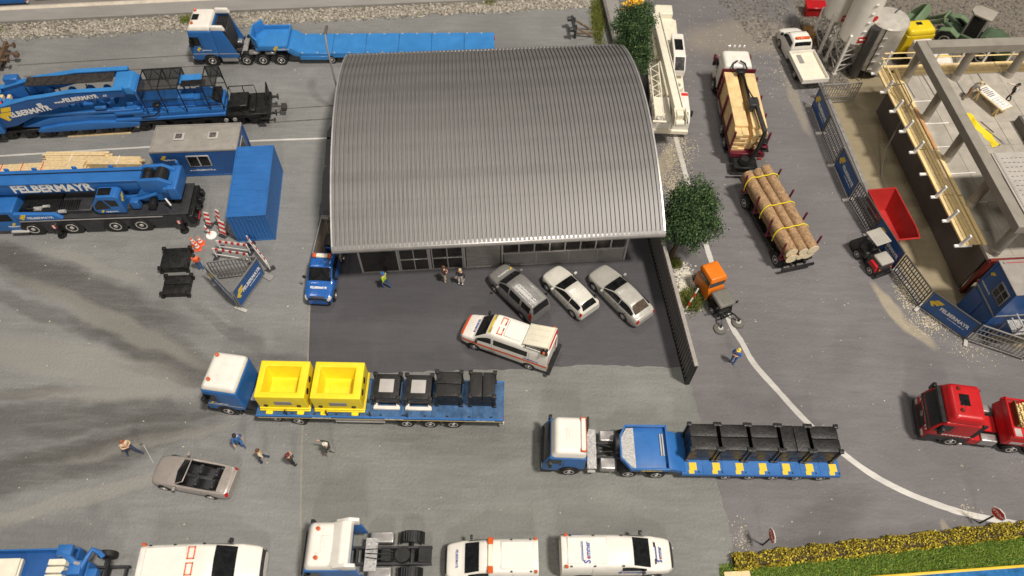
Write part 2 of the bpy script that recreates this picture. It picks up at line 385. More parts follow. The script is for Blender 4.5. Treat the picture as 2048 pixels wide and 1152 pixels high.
# stones
def stones(name, spots, m, r0=.05, r1=.13, label=None):
    b = MB()
    for x, y, z in spots:
        r = rnd.uniform(r0, r1); i = len(b.v); a = rnd.uniform(0, 6.28)
        for k in range(4):
            t = a+k*1.57+rnd.uniform(-.4, .4); q = r*rnd.uniform(.6, 1.2); b.v.append((x+q*math.cos(t)*1.25, y+q*math.sin(t), z+r*rnd.uniform(.0, .5)))
        b.v.append((x, y, z+r*rnd.uniform(.6, 1.1)))
        b.f += [(i, i+1, i+4), (i+1, i+2, i+4), (i+2, i+3, i+4), (i+3, i, i+4)]
    o = b.build(name, m, None, fixn=False); struct(o, 'stuff'); return o
grav_m = leafmat('ballast_stones', [(.1, .085, .07), (.28, .25, .2), (.45, .41, .34), (.2, .18, .15), (.6, .55, .46)], .8)
flake_m = leafmat('wood_flakes', [(.5, .42, .28), (.66, .6, .46), (.6, .5, .3), (.75, .7, .58)], .8)
GL = [(-52, 50.5), (-43.76, 51.2), (-35.54, 51.97), (-27.3, 53.09), (-15.46, 54.61), (5.09, 56.93), (6.66, 57.1)]
def along(P, x):
    for (x0, y0), (x1, y1) in zip(P[:-1], P[1:]):
        if x0 <= x <= x1: return y0+(y1-y0)*(x-x0)/(x1-x0)
    return P[-1][1]
sp = []
for i in range(8500):
    x = rnd.uniform(-48, 7); y0, y1 = along(GL, x), along(PE, x); t = rnd.random()
    if t < .12 and rnd.random() < .5: t = rnd.uniform(-.25, .1)
    sp.append((x, y0+(y1-y0)*t+rnd.gauss(0, .06), .0+.2*max(0, t)*rnd.random()))
o = stones('ballast_gravel', sp, grav_m, .07, .17); o['label'] = 'strip of pale ballast stones along the platform'; o['category'] = 'gravel'
b = MB().poly([(x, y, .003) for x, y in GL]+[(x, y+.02, .12) for x, y in PE[::-1]])
struct(b.build('gravel_bed', mat('gravel_bed', (.2, .175, .14), .9, var=.3, vs=5, bump=.6), None, fixn=False))
sp = []
def blob(cx, cy, sx, sy, n, z=.008):
    for i in range(n): sp.append((rnd.gauss(cx, sx), rnd.gauss(cy, sy), z))
blob(12.0, 38.6, .5, 2.0, 900); blob(11.6, 36.2, .45, .8, 500); blob(13.0, 40.2, .5, .8, 300); blob(26.4, 27.2, .35, .7, 700); blob(27.3, 25.0, .6, .5, 400); blob(29.3, 23.2, .7, .5, 120)
blob(12.9, 10.9, .3, .45, 110); blob(25.9, 12.6, .3, .3, 50); blob(24.8, 31.2, .4, .8, 60); blob(21.8, 52, 1.2, 2.5, 250); blob(24.3, 46, .5, 2.5, 140); blob(18, 54, 3, 3, 250); blob(22, 48, 1.5, 3, 120)
for i in range(520): sp.append((rnd.uniform(11.8, 34), rnd.uniform(10, 56), .008))
sp = [p for p in sp if not (p[0] > along([(y, x) for x, y in SITE[::-1]], p[1])-.1 and p[1] > 19)]
o = stones('wood_chips', sp, flake_m, .016, .05); o['label'] = 'scattered pale sawdust and wood chips on the road'; o['category'] = 'sawdust'
sp = [(rnd.uniform(-34, 10), rnd.uniform(9, 50), .001) for i in range(330)]
sp = [p for p in sp if not (-14 < p[0] < 11 and 20 < p[1] < 46)]
o = stones('yard_grit', sp, flake_m, .02, .06); o['label'] = 'tiny pale grit scattered over the grey yard'; o['category'] = 'grit'
sp = []; blob(11.65, 27.6, .35, .75, 900); blob(11.1, 25.9, .2, .4, 160)
o = stones('white_pebbles', sp, leafmat('pale_pebbles', [(.5, .47, .4), (.72, .68, .58), (.6, .56, .46)]), .03, .09); o['label'] = 'pale pebbles beside the louvred fence under the tree'; o['category'] = 'pebbles'
sp = [(rnd.uniform(15, 24.3), rnd.uniform(52.5, 62), .008) for i in range(1500)]
sp = [p for p in sp if p[0]+.45*(p[1]-52.5) > 20.5]
sp += [(rnd.uniform(24.8, 27.4), rnd.uniform(47.5, 62), -.39) for i in range(1400)]+[(rnd.uniform(27, 50), rnd.uniform(49, 63), -.39) for i in range(5200)]
o = stones('site_gravel', sp, leafmat('grey_gravel', [(.06, .052, .044), (.16, .14, .12), (.28, .25, .21), (.1, .09, .08)]), .06, .15); o['label'] = 'grey gravel around the silos and the green loader'; o['category'] = 'gravel'
b = MB().poly([(24.75, 47.8, -.394), (27.6, 47.8, -.394), (27.6, 49, -.394), (60, 49, -.394), (60, 80, -.394), (24.75, 80, -.394)])
struct(b.build('gravel_bed', MT['gravel_bed'], None, fixn=False))
# kerb wall behind the hall and concrete strip
b = MB().pr([(7.25, 59), (7.5, 59), (8.3, 51.5), (8.05, 51.5)], 'z', 0, .8)
tag(b.build('low_wall', mat('wall_dark_concrete', (.16, .15, .14), .7, var=.15, vs=2, bump=.2), None, .03), 'low dark concrete wall beside the upper tree', 'wall')
sheet('concrete_strip', [(7.5, 60), (8.95, 60), (9.25, 51.5), (8.3, 51.5)], .009, plat_m)
o = MB().pr([(24.72, 50.5), (24.98, 50.5), (26.38, 33), (26.1, 33)], 'z', .006, .07)
struct(o.build('pavement_kerb', mat('kerb_grey', (.25, .24, .22), .7, var=.2, vs=2, bump=.3), None, .02))
# grass
def blades(name, fn, n, m, h0=.1, h1=.22, wd=.018):
    b = MB()
    for i in range(n):
        x, y, z = fn(); h = rnd.uniform(h0, h1); a = rnd.uniform(0, 6.28); dx, dy = math.cos(a)*wd, math.sin(a)*wd
        lx, ly = rnd.gauss(0, .4)*h, rnd.gauss(0, .4)*h; i0 = len(b.v)
        b.v += [(x-dx, y-dy, z), (x+dx, y+dy, z), (x+lx, y+ly, z+h)]; b.f.append((i0, i0+1, i0+2))
    return b.build(name, m, None, fixn=False)
gm = leafmat('grass_blades', [(.15, .26, .035), (.26, .42, .06), (.38, .5, .08), (.5, .54, .14)])
gd = leafmat('tuft_blades', [(.08, .12, .02), (.16, .2, .03), (.24, .26, .05), (.3, .3, .09)])
HB = [(12.0, 9.05), (28.6, 11.15)]
def in_lawn():
    t = rnd.uniform(-.03, 1.25); x = 12+16.6*t; top = 9.55+2.1*t; return (x, top-rnd.uniform(0, 2.4), .02)
struct(MB().poly([(11.4, 9.3, .018), (33, 12.0, .018), (33, 8, .018), (11.4, 5.5, .018)]).build('lawn', mat('lawn_soil', (.06, .11, .02), .9, var=.3, vs=4, bump=.5), None, fixn=False))
o = struct(blades('lawn_grass', in_lawn, 42000, gm, .08, .2, .022), 'stuff'); o['label'] = 'bright green lawn in front of the yellow hedge'; o['category'] = 'grass'
def tuft(x, y, r, n, label, h=.5, ry=None):
    o = blades('grass_tuft', lambda: (rnd.gauss(x, r*.5), rnd.gauss(y, (ry or r)*.5), .0), n, gd, h*.4, h, .03); tag(o, label, 'grass', 'grass tufts')
tuft(11.75, 26.2, .75, 1500, 'large grass tuft beside the orange sweeper', .6); tuft(11.1, 29.2, .4, 500, 'grass tuft at the foot of the tree by the hall', .5)
tuft(-28.6, 53.9, .5, 700, 'green grass tuft in the ballast left of the blue tractor', .5); tuft(-2.5, 57.2, .5, 700, 'green grass tuft in the ballast above the hall roof', .5)
tuft(-44.4, 52, .5, 500, 'grass tuft at the left end of the ballast', .5); tuft(7.0, 55.2, .5, 2600, 'long green grass strip beside the low dark wall', .6, 3.2)
# ---------------------------------------------------------------- hall
def hall():
    t = T('hall', 'grey metal hall with a ribbed barrel roof and window front', 'building', (-10.08, 27.95), 5.03)
    cz, cv, rad = -11.27, 7.8, 18.07
    roofm = mat('hall_roof_metal', (.2, .193, .187), .47, .3, var=.13, vs=.8, bump=.12, bs=60)
    trim = mat('hall_trim_silver', (.6, .58, .56), .38, .6, var=.08, vs=2)
    wallm = mat('hall_wall_metal', (.4, .385, .36), .38, .6, var=.12, vs=1.2, bump=.1)
    paned = mat('hall_pane', (.02, .017, .015), .25, var=.3, vs=2)
    def arc(off, n=28): return [(cv+(rad+off)*math.sin(a), cz+(rad+off)*math.cos(a)) for a in [R(-29.9)+R(59.8)*i/n for i in range(n+1)]]
    A, B = arc(-.2), arc(0)
    b = MB(); b.pr(A+B[::-1], 'x', -1.15, 19.6); roof = b.build('roof', roofm, t)
    # ribs
    n, pitch, wr = 74, 20.7/74, .215
    a0, a1 = arc(-.02, 26), arc(.1, 26); rows = []
    for (v0, z0), (v1, z1) in zip(a0, a1): rows.append([(-wr/2, v0, z0), (-wr/2+.025, v1, z1), (wr/2-.025, v1, z1), (wr/2, v0, z0)])
    me = MB().grid(rows).poly(rows[0]).poly(rows[-1]).mesh('roof_rib', 0, ang=30)
    for i in range(n): link('roof_rib', me, roofm, roof, (-1.15+pitch*(i+.5), 0, 0))
    # eaves trims front and back
    for nm, v, z, s in (('front_gutter', -1.2, 4.4, -1), ('rear_gutter', 16.8, 4.4, 1)):
        P = [(v-s*.22, z+.17), (v-s*.05, z+.13), (v+s*.1, z+.02), (v+s*.14, z-.16), (v+s*.06, z-.36), (v-s*.12, z-.42), (v-s*.12, z-.1)]
        MB().pr(P, 'x', -1.19, 19.64).build(nm, trim, t, .01, 1, ang=60)
    for x in (-1.19, 19.54):
        MB().pr(arc(-.24)+arc(.075)[::-1], 'x', x, x+.1).build('verge_trim', trim, t)
    # walls
    def gable(x0, x1): 
        top = [(v, z-.22) for v, z in arc(0) if .1 < v < 15.5]
        MB().pr([(.05, 0)]+[(.05, 4.7)]+top+[(15.5, 4.7), (15.5, 0)], 'x', x0, x1).build('side_wall', wallm, t)
    gable(.0, .16); gable(17.64, 17.8)
    box('rear_wall', wallm, t, .16, 17.64, 15.3, 15.5, 0, 4.6)
    box('fascia_panel', wallm, t, .0, 17.8, -.02, .12, 2.72, 4.75)
    box('plinth', wallm, t, -.02, 17.82, -.05, .14, 0, .13, .01)
    def post(u, w=.1, z1=2.72): box('frame_post', trim, t, u-w/2, u+w/2, -.075, .1, .13, z1, .01)
    def pane(u0, u1, z0, z1): box('pane', paned, t, u0, u1, .0, .03, z0, z1, 0)
    for u in (.05, 2.52, 4.62, 6.9, 9.42, 17.75): post(u, .13)
    pane(.12, 2.45, .13, 2.7)
    for u0, u1 in ((2.6, 4.55), (4.74, 6.82)):
        um = (u0+u1)/2; post(um, .07); post(u0+.04, .08); post(u1-.04, .08)
        box('frame_rail', trim, t, u0, u1, -.06, .05, 1.28, 1.36, .01)
        for q0, q1 in ((u0+.08, um-.04), (um+.04, u1-.08)): pane(q0, q1, .13, 1.28); pane(q0, q1, 1.36, 2.7)
    box('frame_rail', trim, t, .0, 6.9, -.085, .08, 2.6, 2.72, .01)
    # roller door
    for k in range(9): box('door_slat', wallm, t, 7.02, 9.3, -.02-.012*(k % 2), .06, .15+k*.285, .425+k*.285, .008)
    # window strip and lower panels
    us = [9.5+i*(17.68-9.5)/8 for i in range(9)]
    for i in range(8):
        pane(us[i]+.05, us[i+1]-.05, 1.5, 2.6)
        if i: box('frame_post', trim, t, us[i]-.05, us[i]+.05, -.06, .05, 1.5, 2.6, .01)
    for z in (1.4, 2.6): box('frame_rail', trim, t, 9.48, 17.7, -.07, .06, z, z+.1, .01)
    us = [9.5, 11.7, 13.9, 15.85, 17.68]
    for i in range(4):
        box('wall_panel', wallm, t, us[i]+.04, us[i+1]-.04, -.03, .05, .15, 1.38, .012)
        if i: box('frame_post', trim, t, us[i]-.04, us[i]+.04, -.06, .05, .13, 1.4, .01)
    for i in range(3): box('rain_pipe', trim, t, [0.35, 9.6, 17.4][i]-.05, [0.35, 9.6, 17.4][i]+.05, 15.55, 15.65, 0, 4.2, .02)
hall()
# louvred fence
def louvre():
    P0, P1 = Vector((9.3, 33.3)), Vector((10.92, 20.11)); d = P1-P0; L = d.length
    t = T('louvred_fence', 'tall black louvred fence with a pale top rail beside the parking lot', 'fence', P0, math.degrees(math.atan2(d.y, d.x)))
    m = mat('fence_black', (.022, .021, .02), .5, var=.3, vs=3, bump=.1); tr = mat('fence_rail_grey', (.34, .31, .28), .6, var=.15, vs=3)
    box('base_wall', m, t, 0, L, -.12, .12, 0, .28, .02); box('back_panel', m, t, 0, L, .03, .07, .28, 2.5, 0)
    box('top_rail', tr, t, -.02, L+.02, -.1, .14, 2.5, 2.62, .02)
    me = MB().pr([(-.05, -.13), (.0, -.14), (.085, .02), (.04, .03)], 'z', .28, 2.5).mesh('slat')
    n = 46; SLT = mat('slat_grey', (.2, .19, .18), .5, var=.2, vs=4)
    for i in range(n): link('slat', me, SLT, t, (L*(i+.5)/n, 0, 0))
    for x in (.06, L-.06): box('post', m, t, x-.06, x+.06, -.15, .15, 0, 2.5, .02)
louvre()
# trees
LEAF = leafmat('tree_leaves', [(.012, .032, .012), (.025, .06, .02), (.045, .095, .03), (.07, .13, .035), (.12, .18, .05)])
BARK = mat('bark', (.09, .055, .03), .8, var=.3, vs=4, bump=.5)
def tree(loc, label, clumps, top, nleaf, seed, lean=(0, 0)):
    rr = random.Random(seed); t = T('tree', label, 'tree', loc, 0, 'trees beside the hall')
    b = MB(); pts = [(0, 0, 0), (.03, .02, 1), (lean[0]*.6, lean[1]*.6, 2.2), (lean[0], lean[1], top)]
    for i in range(3): b.cy(pts[i], pts[i+1], .22-.05*i, .17-.05*i, 9, cap=False)
    for c in clumps:
        s = Vector(pts[2]).lerp(Vector(pts[3]), rr.random()); b.cy(s, s.lerp(Vector(c[:3]), .85), .07, .025, 6)
    b.build('trunk', BARK, t)
    cb = MB(); tot = sum(c[3]**2 for c in clumps)
    for cx, cy, cz, r in clumps:
        subs = [(Vector((rr.gauss(0, 1), rr.gauss(0, 1), rr.gauss(0, 1))).normalized(), rr.uniform(.75, 1.1)) for k in range(26)]
        for i in range(int(1.8*nleaf*r*r/tot)):
            dv, sr = rr.choice(subs); q = dv*(r*.78*sr)+Vector((rr.gauss(0, .21), rr.gauss(0, .21), rr.gauss(0, .17)))*r
            if rr.random() < .15: q *= rr.uniform(.5, 1)
            p = Vector((cx, cy, cz))+q
            s = rr.uniform(.035, .085); a = Vector((rr.gauss(0, 1), rr.gauss(0, 1), rr.gauss(0, 1))).normalized(); u = a.orthogonal().normalized()*s; v = a.cross(u).normalized()*s*.7
            cb.poly([p-u, p+v, p+u*1.1, p-v])
    cb.build('crown', LEAF, t, fixn=False)
tree((10.81, 29.59), 'round dark green tree at the right front corner of the hall', [(.5, .1, 4.3, 1.35), (-.35, -.3, 3.7, 1.05), (1.45, .0, 3.9, 1.15), (.6, 1.0, 5.5, 1.25), (.0, .6, 5.2, 1.0), (.9, -.8, 3.5, .9), (-.1, 1.0, 4.3, 1.1), (1.25, .9, 4.6, 1.1), (.3, -.7, 4.3, .9)], 4.2, 19000, 3, (.4, .1))
tree((8.9, 46.4), 'dark green tree beside the white crane with yellow blossom at the top', [(-.2, .4, 4.6, 1.25), (.35, -.9, 3.8, 1.1), (-.7, 1.2, 4.9, 1.05), (.5, 1.0, 5.4, 1.1), (.1, 0, 5.8, .95), (-.6, -.2, 4.0, 1.0), (.5, 2.1, 5.7, 1.0), (-.4, 2.3, 5.2, 1.0), (.2, 1.2, 6.0, .9), (.5, -.4, 4.9, 1.0)], 4.6, 19000, 5, (-.1, .3))
b = MB()
for i in range(170):
    p = Vector((8.85+rnd.gauss(0, .45), 49.0+rnd.gauss(0, .25), 6.4+rnd.gauss(0, .18))); s = rnd.uniform(.06, .14)
    a = Vector((rnd.gauss(0, 1), rnd.gauss(0, 1), rnd.gauss(0, 1))).normalized(); u = a.orthogonal().normalized()*s; v = a.cross(u)
    b.poly([p-u, p+v, p+u, p-v])
tr_ = [o for o in bpy.data.objects if o.name.startswith('tree') and 'blossom' in o.get('label', '')][0]
o = b.build('blossom', leafmat('blossom_yellow', [(.8, .35, .02), (.85, .55, .03), (.8, .6, .1)]), tr_, fixn=False); o.location = (-8.9, -46.4, 0); o['label'] = 'bright yellow blossom at the top of the crown'
# hedge
def hedge():
    t = T('hedge', 'long low yellow and brown hedge between road and lawn', 'hedge', (12.15, 9.55), 7.3)
    b = MB(); rr = random.Random(4)
    for i in range(13000):
        x = rr.uniform(0, 17.2); a = rr.uniform(-.3, math.pi+.3); r = rr.uniform(.75, 1.05)*(1+.12*math.sin(x*3)+.08*math.sin(x*7.3))
        p = Vector((x+rr.gauss(0, .05), math.cos(a)*.42*r, .05+.45*r*max(0, math.sin(a))**.6+rr.uniform(0, .25)*max(0, math.sin(a))))
        s = rr.uniform(.03, .065); aa = Vector((rr.gauss(0, 1), rr.gauss(0, 1), rr.gauss(0, 1))).normalized(); u = aa.orthogonal().normalized()*s; v = aa.cross(u)
        b.poly([p-u, p+v*.8, p+u, p-v*.8])
    b.build('foliage', leafmat('hedge_leaves', [(.07, .055, .01), (.36, .27, .02), (.62, .5, .03), (.78, .64, .06), (.14, .11, .015), (.7, .56, .04)]), t, fixn=False)
    MB().pr([(-.34, 0), (.34, 0), (.3, .5), (-.3, .5)], 'x', .05, 17.2).build('branches', mat('hedge_twigs', (.05, .035, .015), .9), t, .1)
hedge()
# ---------------------------------------------------------------- cars and vans
SLV = mat('car_silver', (.47, .455, .41), .3, .15, var=.05, vs=3, coat=.4, bump=.02)
SLD = mat('car_grey', (.25, .243, .23), .3, .2, var=.08, vs=3, coat=.4)
PEARL = mat('car_pearl_white', (.7, .68, .6), .25, .1, var=.04, vs=2, coat=.5)
TAUPE = mat('car_champagne', (.37, .33, .295), .28, .2, var=.06, vs=3, coat=.5)
BLUEC = mat('van_blue_paint', (.02, .12, .42), .22, .1, var=.08, coat=.5)
HEADL = mat('headlamp', (.6, .58, .5), .12, var=.1)
def arches(p, lf, xs, r, yw, m=None):
    for x in xs:
        for s in (1, -1): MB().cy((x, s*(yw-.3), r*.98), (x, s*(yw+.012), r*.98), r*1.17, n=20).build('wheel_arch', m or BLACK, p)
def mirror(p, x, y, z, m, s=1, L=.2, h=.15):
    for k in (1, -1): MB().b(x-.07, x+.07, k*y if k > 0 else -y-L, y+L if k > 0 else -y, z, z+h).build('mirror', m, p, .03)
def car(name, label, loc, rz, st, body, xs, r, yw, sidewin, wind, rear, rearlamp, glass=GLASS, rglass=None, roofpatch=None, group='cars parked in front of the hall', mz=None, style='alloy', hl=None):
    t = T(name, label, 'car', loc, rz, group); lf = Loft(st)
    lf.body().build('body', body, t, ang=50)
    arches(t, lf, xs, r, yw); wheels(t, xs, yw-.07, r, .2, style)
    for u0, u1 in sidewin:
        for mi in (False, True): lf.patch(u0, u1, 2.12, 2.86, 8, 4, .012, mir=mi).build('side_window', glass, t, fixn=False)
    lf.patch(*wind, 3.12, 6.88, 6, 14, .012).build('windscreen', glass, t, fixn=False)
    lf.patch(*rear, 3.2, 6.8, 6, 14, .012).build('rear_window', rglass or glass, t, fixn=False)
    for u0, u1, v0, v1 in (rearlamp,):
        for mi in (False, True): lf.patch(u0, u1, v0, v1, 4, 4, .014, mir=mi).build('tail_lamp', REDL, t, fixn=False)
    for mi in (False, True): lf.patch(*(hl or (.25, 1.0, 1.3, 2.3)), 4, 4, .012, mir=mi).build('headlamp', HEADL, t, fixn=False)
    if mz: mirror(t, *mz, body)
    lf.patch(.05, .9, 0.0, .5, 3, 2, .01).build('bumper_trim', BLACK, t, fixn=False)
    # door seams
    return t, lf
def seam(t, lf, us, v0=.5, v1=2.1, m=None):
    for u in us:
        for mi in (False, True): lf.patch(u, u+.02, v0, v1, 1, 6, .004, mir=mi).build('door_seam', m or BLACK, t, fixn=False)
def handle(t, lf, us):
    for u in us:
        for mi in (False, True): lf.patch(u, u+.16, 1.62, 1.74, 2, 1, .025, mir=mi).build('door_handle', BLACK, t, fixn=False)
sedan = [(3.70, .34, .58, .60, .52, .64, .36, .66), (3.52, .24, .80, .70, .72, .755, .5, .775), (2.95, .2, .90, .80, .83, .875, .6, .91), (2.2, .2, .92, .91, .85, .945, .74, .985),
         (1.3, .2, .925, .94, .86, 1.345, .60, 1.42), (.6, .2, .925, .95, .86, 1.38, .60, 1.465), (-.1, .2, .925, .965, .85, 1.33, .57, 1.41), (-.72, .22, .91, .97, .82, 1.03, .64, 1.075), (-1.02, .28, .83, .9, .75, .955, .55, .985), (-1.14, .36, .72, .74, .66, .8, .5, .82)]
t, lf = car('sedan_car', 'silver four-door saloon parked nearest the louvred fence', (7.92, 25.32), 128.7, sedan, SLV, (0, 2.87), .33, .91, [(3.15, 4.95), (5.03, 6.7)], (3.05, 3.92), (6.1, 6.95), (8.1, 8.9, 1.3, 2.6), rglass=GLASSB, mz=(2.05, .93, .93))
seam(t, lf, (3.3, 4.98, 6.2)); handle(t, lf, (4.6, 5.9))
hatch = [(3.36, .34, .52, .60, .48, .66, .34, .68), (3.2, .24, .78, .72, .7, .79, .5, .81), (2.75, .2, .875, .82, .8, .88, .58, .92), (2.05, .2, .90, .92, .83, .97, .72, 1.01),
         (1.2, .2, .905, .95, .84, 1.32, .58, 1.39), (.5, .2, .905, .96, .84, 1.35, .58, 1.425), (-.25, .2, .9, .99, .82, 1.28, .55, 1.36), (-.62, .24, .86, 1.0, .78, 1.03, .62, 1.07), (-.74, .34, .78, .84, .7, .9, .55, .92)]
t, lf = car('hatchback_car', 'pearl white three-door hatchback parked between two silver cars', (4.63, 25.45), 129.3, hatch, PEARL, (0, 2.58), .33, .89, [(3.15, 4.95), (5.03, 6.25)], (3.05, 3.92), (6.05, 6.95), (6.9, 7.6, 1.25, 2.2), mz=(1.95, .91, .95))
seam(t, lf, (3.3, 5.0)); handle(t, lf, (4.55,))
mpv = [(3.62, .36, .56, .70, .52, .76, .38, .79), (3.45, .26, .78, .84, .72, .92, .52, .95), (2.95, .22, .885, .98, .82, 1.07, .6, 1.11), (2.5, .22, .905, 1.06, .85, 1.16, .7, 1.2),
       (1.75, .22, .91, 1.1, .86, 1.66, .66, 1.75), (.8, .22, .91, 1.1, .86, 1.72, .68, 1.8), (-.3, .22, .91, 1.1, .86, 1.70, .68, 1.79), (-.68, .25, .9, 1.1, .85, 1.66, .66, 1.74), (-.86, .32, .85, .98, .8, 1.06, .72, 1.1)]
t, lf = car('estate_van_car', 'dark silver boxy estate van with ribbed roof, left of the white hatchback', (1.32, 25.28), 131.9, mpv, SLD, (0, 2.7), .32, .9, [(3.25, 4.35), (4.5, 5.4), (5.55, 6.7)], (3.05, 3.92), (7.05, 7.9), (6.95, 7.75, .9, 2.4), mz=(2.25, .92, 1.1), style='rim')
seam(t, lf, (3.4, 4.42, 5.47))
for k in range(7): MB().b(-.45, 1.6, -.58+k*.18, -.53+k*.18, 1.795-.02*abs(k-3)**1.35, 1.82-.018*abs(k-3)**1.35).build('roof_rib', SLD, t, .008, 1)
text('FELBERMAYR', .16, PRW, t, frame((2.86, 0, 1.125), (0, 1, 0.0), (-1, 0, .2))); emblem(t, frame((2.86, -.62, 1.105), (0, 1, 0), (-1, 0, .2)), .2)
# open convertible
conv = [(3.55, .34, .55, .58, .5, .63, .36, .65), (3.38, .24, .80, .68, .72, .74, .52, .76), (2.85, .2, .9, .79, .82, .86, .6, .89), (2.05, .2, .92, .88, .85, .93, .74, .97),
        (1.2, .2, .925, .9, .86, .91, .74, .93), (.4, .2, .925, .9, .86, .91, .74, .93), (-.3, .2, .92, .92, .85, .94, .72, .97), (-.85, .24, .88, .9, .8, .95, .66, .98), (-1.08, .32, .78, .78, .7, .84, .55, .86)]
def convertible():
    t = T('convertible_car', 'champagne open-top convertible with black seats beside the standing figures', 'car', (-16.38, 13.37), 170.7)
    lf = Loft(conv); n = 8; b = lf.patch(0, 8, 0, 3, 40, 12); lf.patch(0, 8, 0, 3, 40, 12, b=b, mir=True)
    lf.patch(0, 3.05, 3, 7, 16, 16, b=b); lf.patch(6.15, 8, 3, 7, 10, 16, b=b)
    for e in (0, 8): b.poly([lf.P(e, v*.25) for v in range(41)])
    b.build('body', TAUPE, t, ang=50)
    L0, L1 = lf.P(3.05, 3).x, lf.P(6.15, 3).x
    c = MB(); c.b(L1-.02, L0+.02, -.78, .78, .34, .4); c.b(L1-.03, L1+.01, -.72, .72, .4, .93); c.b(L0-.02, L0+.3, -.74, .74, .4, .9)
    for s in (-1, 1): c.b(L1, L0, s*.72-.03, s*.72+.03, .4, .9)
    c.build('interior', BLACK, t)
    for x, ys in ((1.0, (-.36, .36)), (.05, (-.34, .34))):
        for y in ys:
            s = MB(); s.b(x-.02, x+.5, y-.25, y+.25, .4, .6); s.b(x-.2, x, y-.25, y+.25, .5, .98); s.b(x-.2, x-.08, y-.12, y+.12, 1.0, 1.16); s.build('seat', DARK, t, .04)
    MB().b(.2, 1.75, -.1, .1, .4, .62).build('centre_console', DARK, t, .03)
    b = MB(); b.lathe([(.17, -.012), (.19, 0), (.17, .012)], 14, 'z'); b.xf(Matrix.Translation((1.62, .36, .88)) @ Matrix.Rotation(R(-65), 4, 'Y')); b.build('steering_wheel', BLACK, t)
    W = [(2.0, .72, .95), (1.45, .62, 1.32), (1.42, 0, 1.37), (1.45, -.62, 1.32), (2.0, -.72, .95), (2.12, 0, .99)]
    MB().poly(W).build('windscreen', GLASS, t, fixn=False)
    MB().tube([W[0], W[1], W[2], W[3], W[4]], .035, 8).build('windscreen_frame', TAUPE, t)
    arches(t, lf, (0, 2.75), .33, .905); wheels(t, (0, 2.75), .85, .33, .2, 'alloy')
    for mi in (False, True): lf.patch(7.2, 7.9, 1.2, 2.6, 4, 4, .012, mir=mi).build('tail_lamp', REDL, t, fixn=False); lf.patch(.25, .9, 1.3, 2.3, 4, 4, .012, mir=mi).build('headlamp', HEADL, t, fixn=False)
    lf.patch(7.75, 7.95, 2.2, 7.8, 3, 10, .012).build('bumper_trim', LGREY, t, fixn=False)
    mirror(t, 1.9, .92, .92, TAUPE); seam(t, lf, (3.15, 4.95))
convertible()
# vans
def crafter(L=3.7, xf=4.75, xr=-1.1, h=2.35):
    return [(xf, .36, .62, .78, .58, .84, .42, .87), (xf-.2, .26, .86, .98, .8, 1.06, .6, 1.09), (xf-.75, .22, .95, 1.14, .9, 1.24, .66, 1.29), (xf-1.05, .22, .975, 1.22, .93, 1.34, .78, 1.4),
            (xf-1.9, .22, .985, 1.3, .95, h-.2, .76, h-.06), (xf-2.6, .22, .985, 1.35, .96, h-.1, .8, h+.02), (.6, .22, .985, 1.4, .965, h-.1, .8, h+.02), (xr+.1, .22, .985, 1.4, .965, h-.1, .8, h), (xr, .3, .95, 1.38, .92, h-.18, .76, h-.1)]
def beacon(p, x, y, z, r=.09, h=.2, m=None):
    b = MB().lathe([(r*.9, 0), (r, .04), (r*.85, h*.8), (r*.4, h)], 12, 'z', (x, y, z)); return b.build('beacon', m or AMB, p)
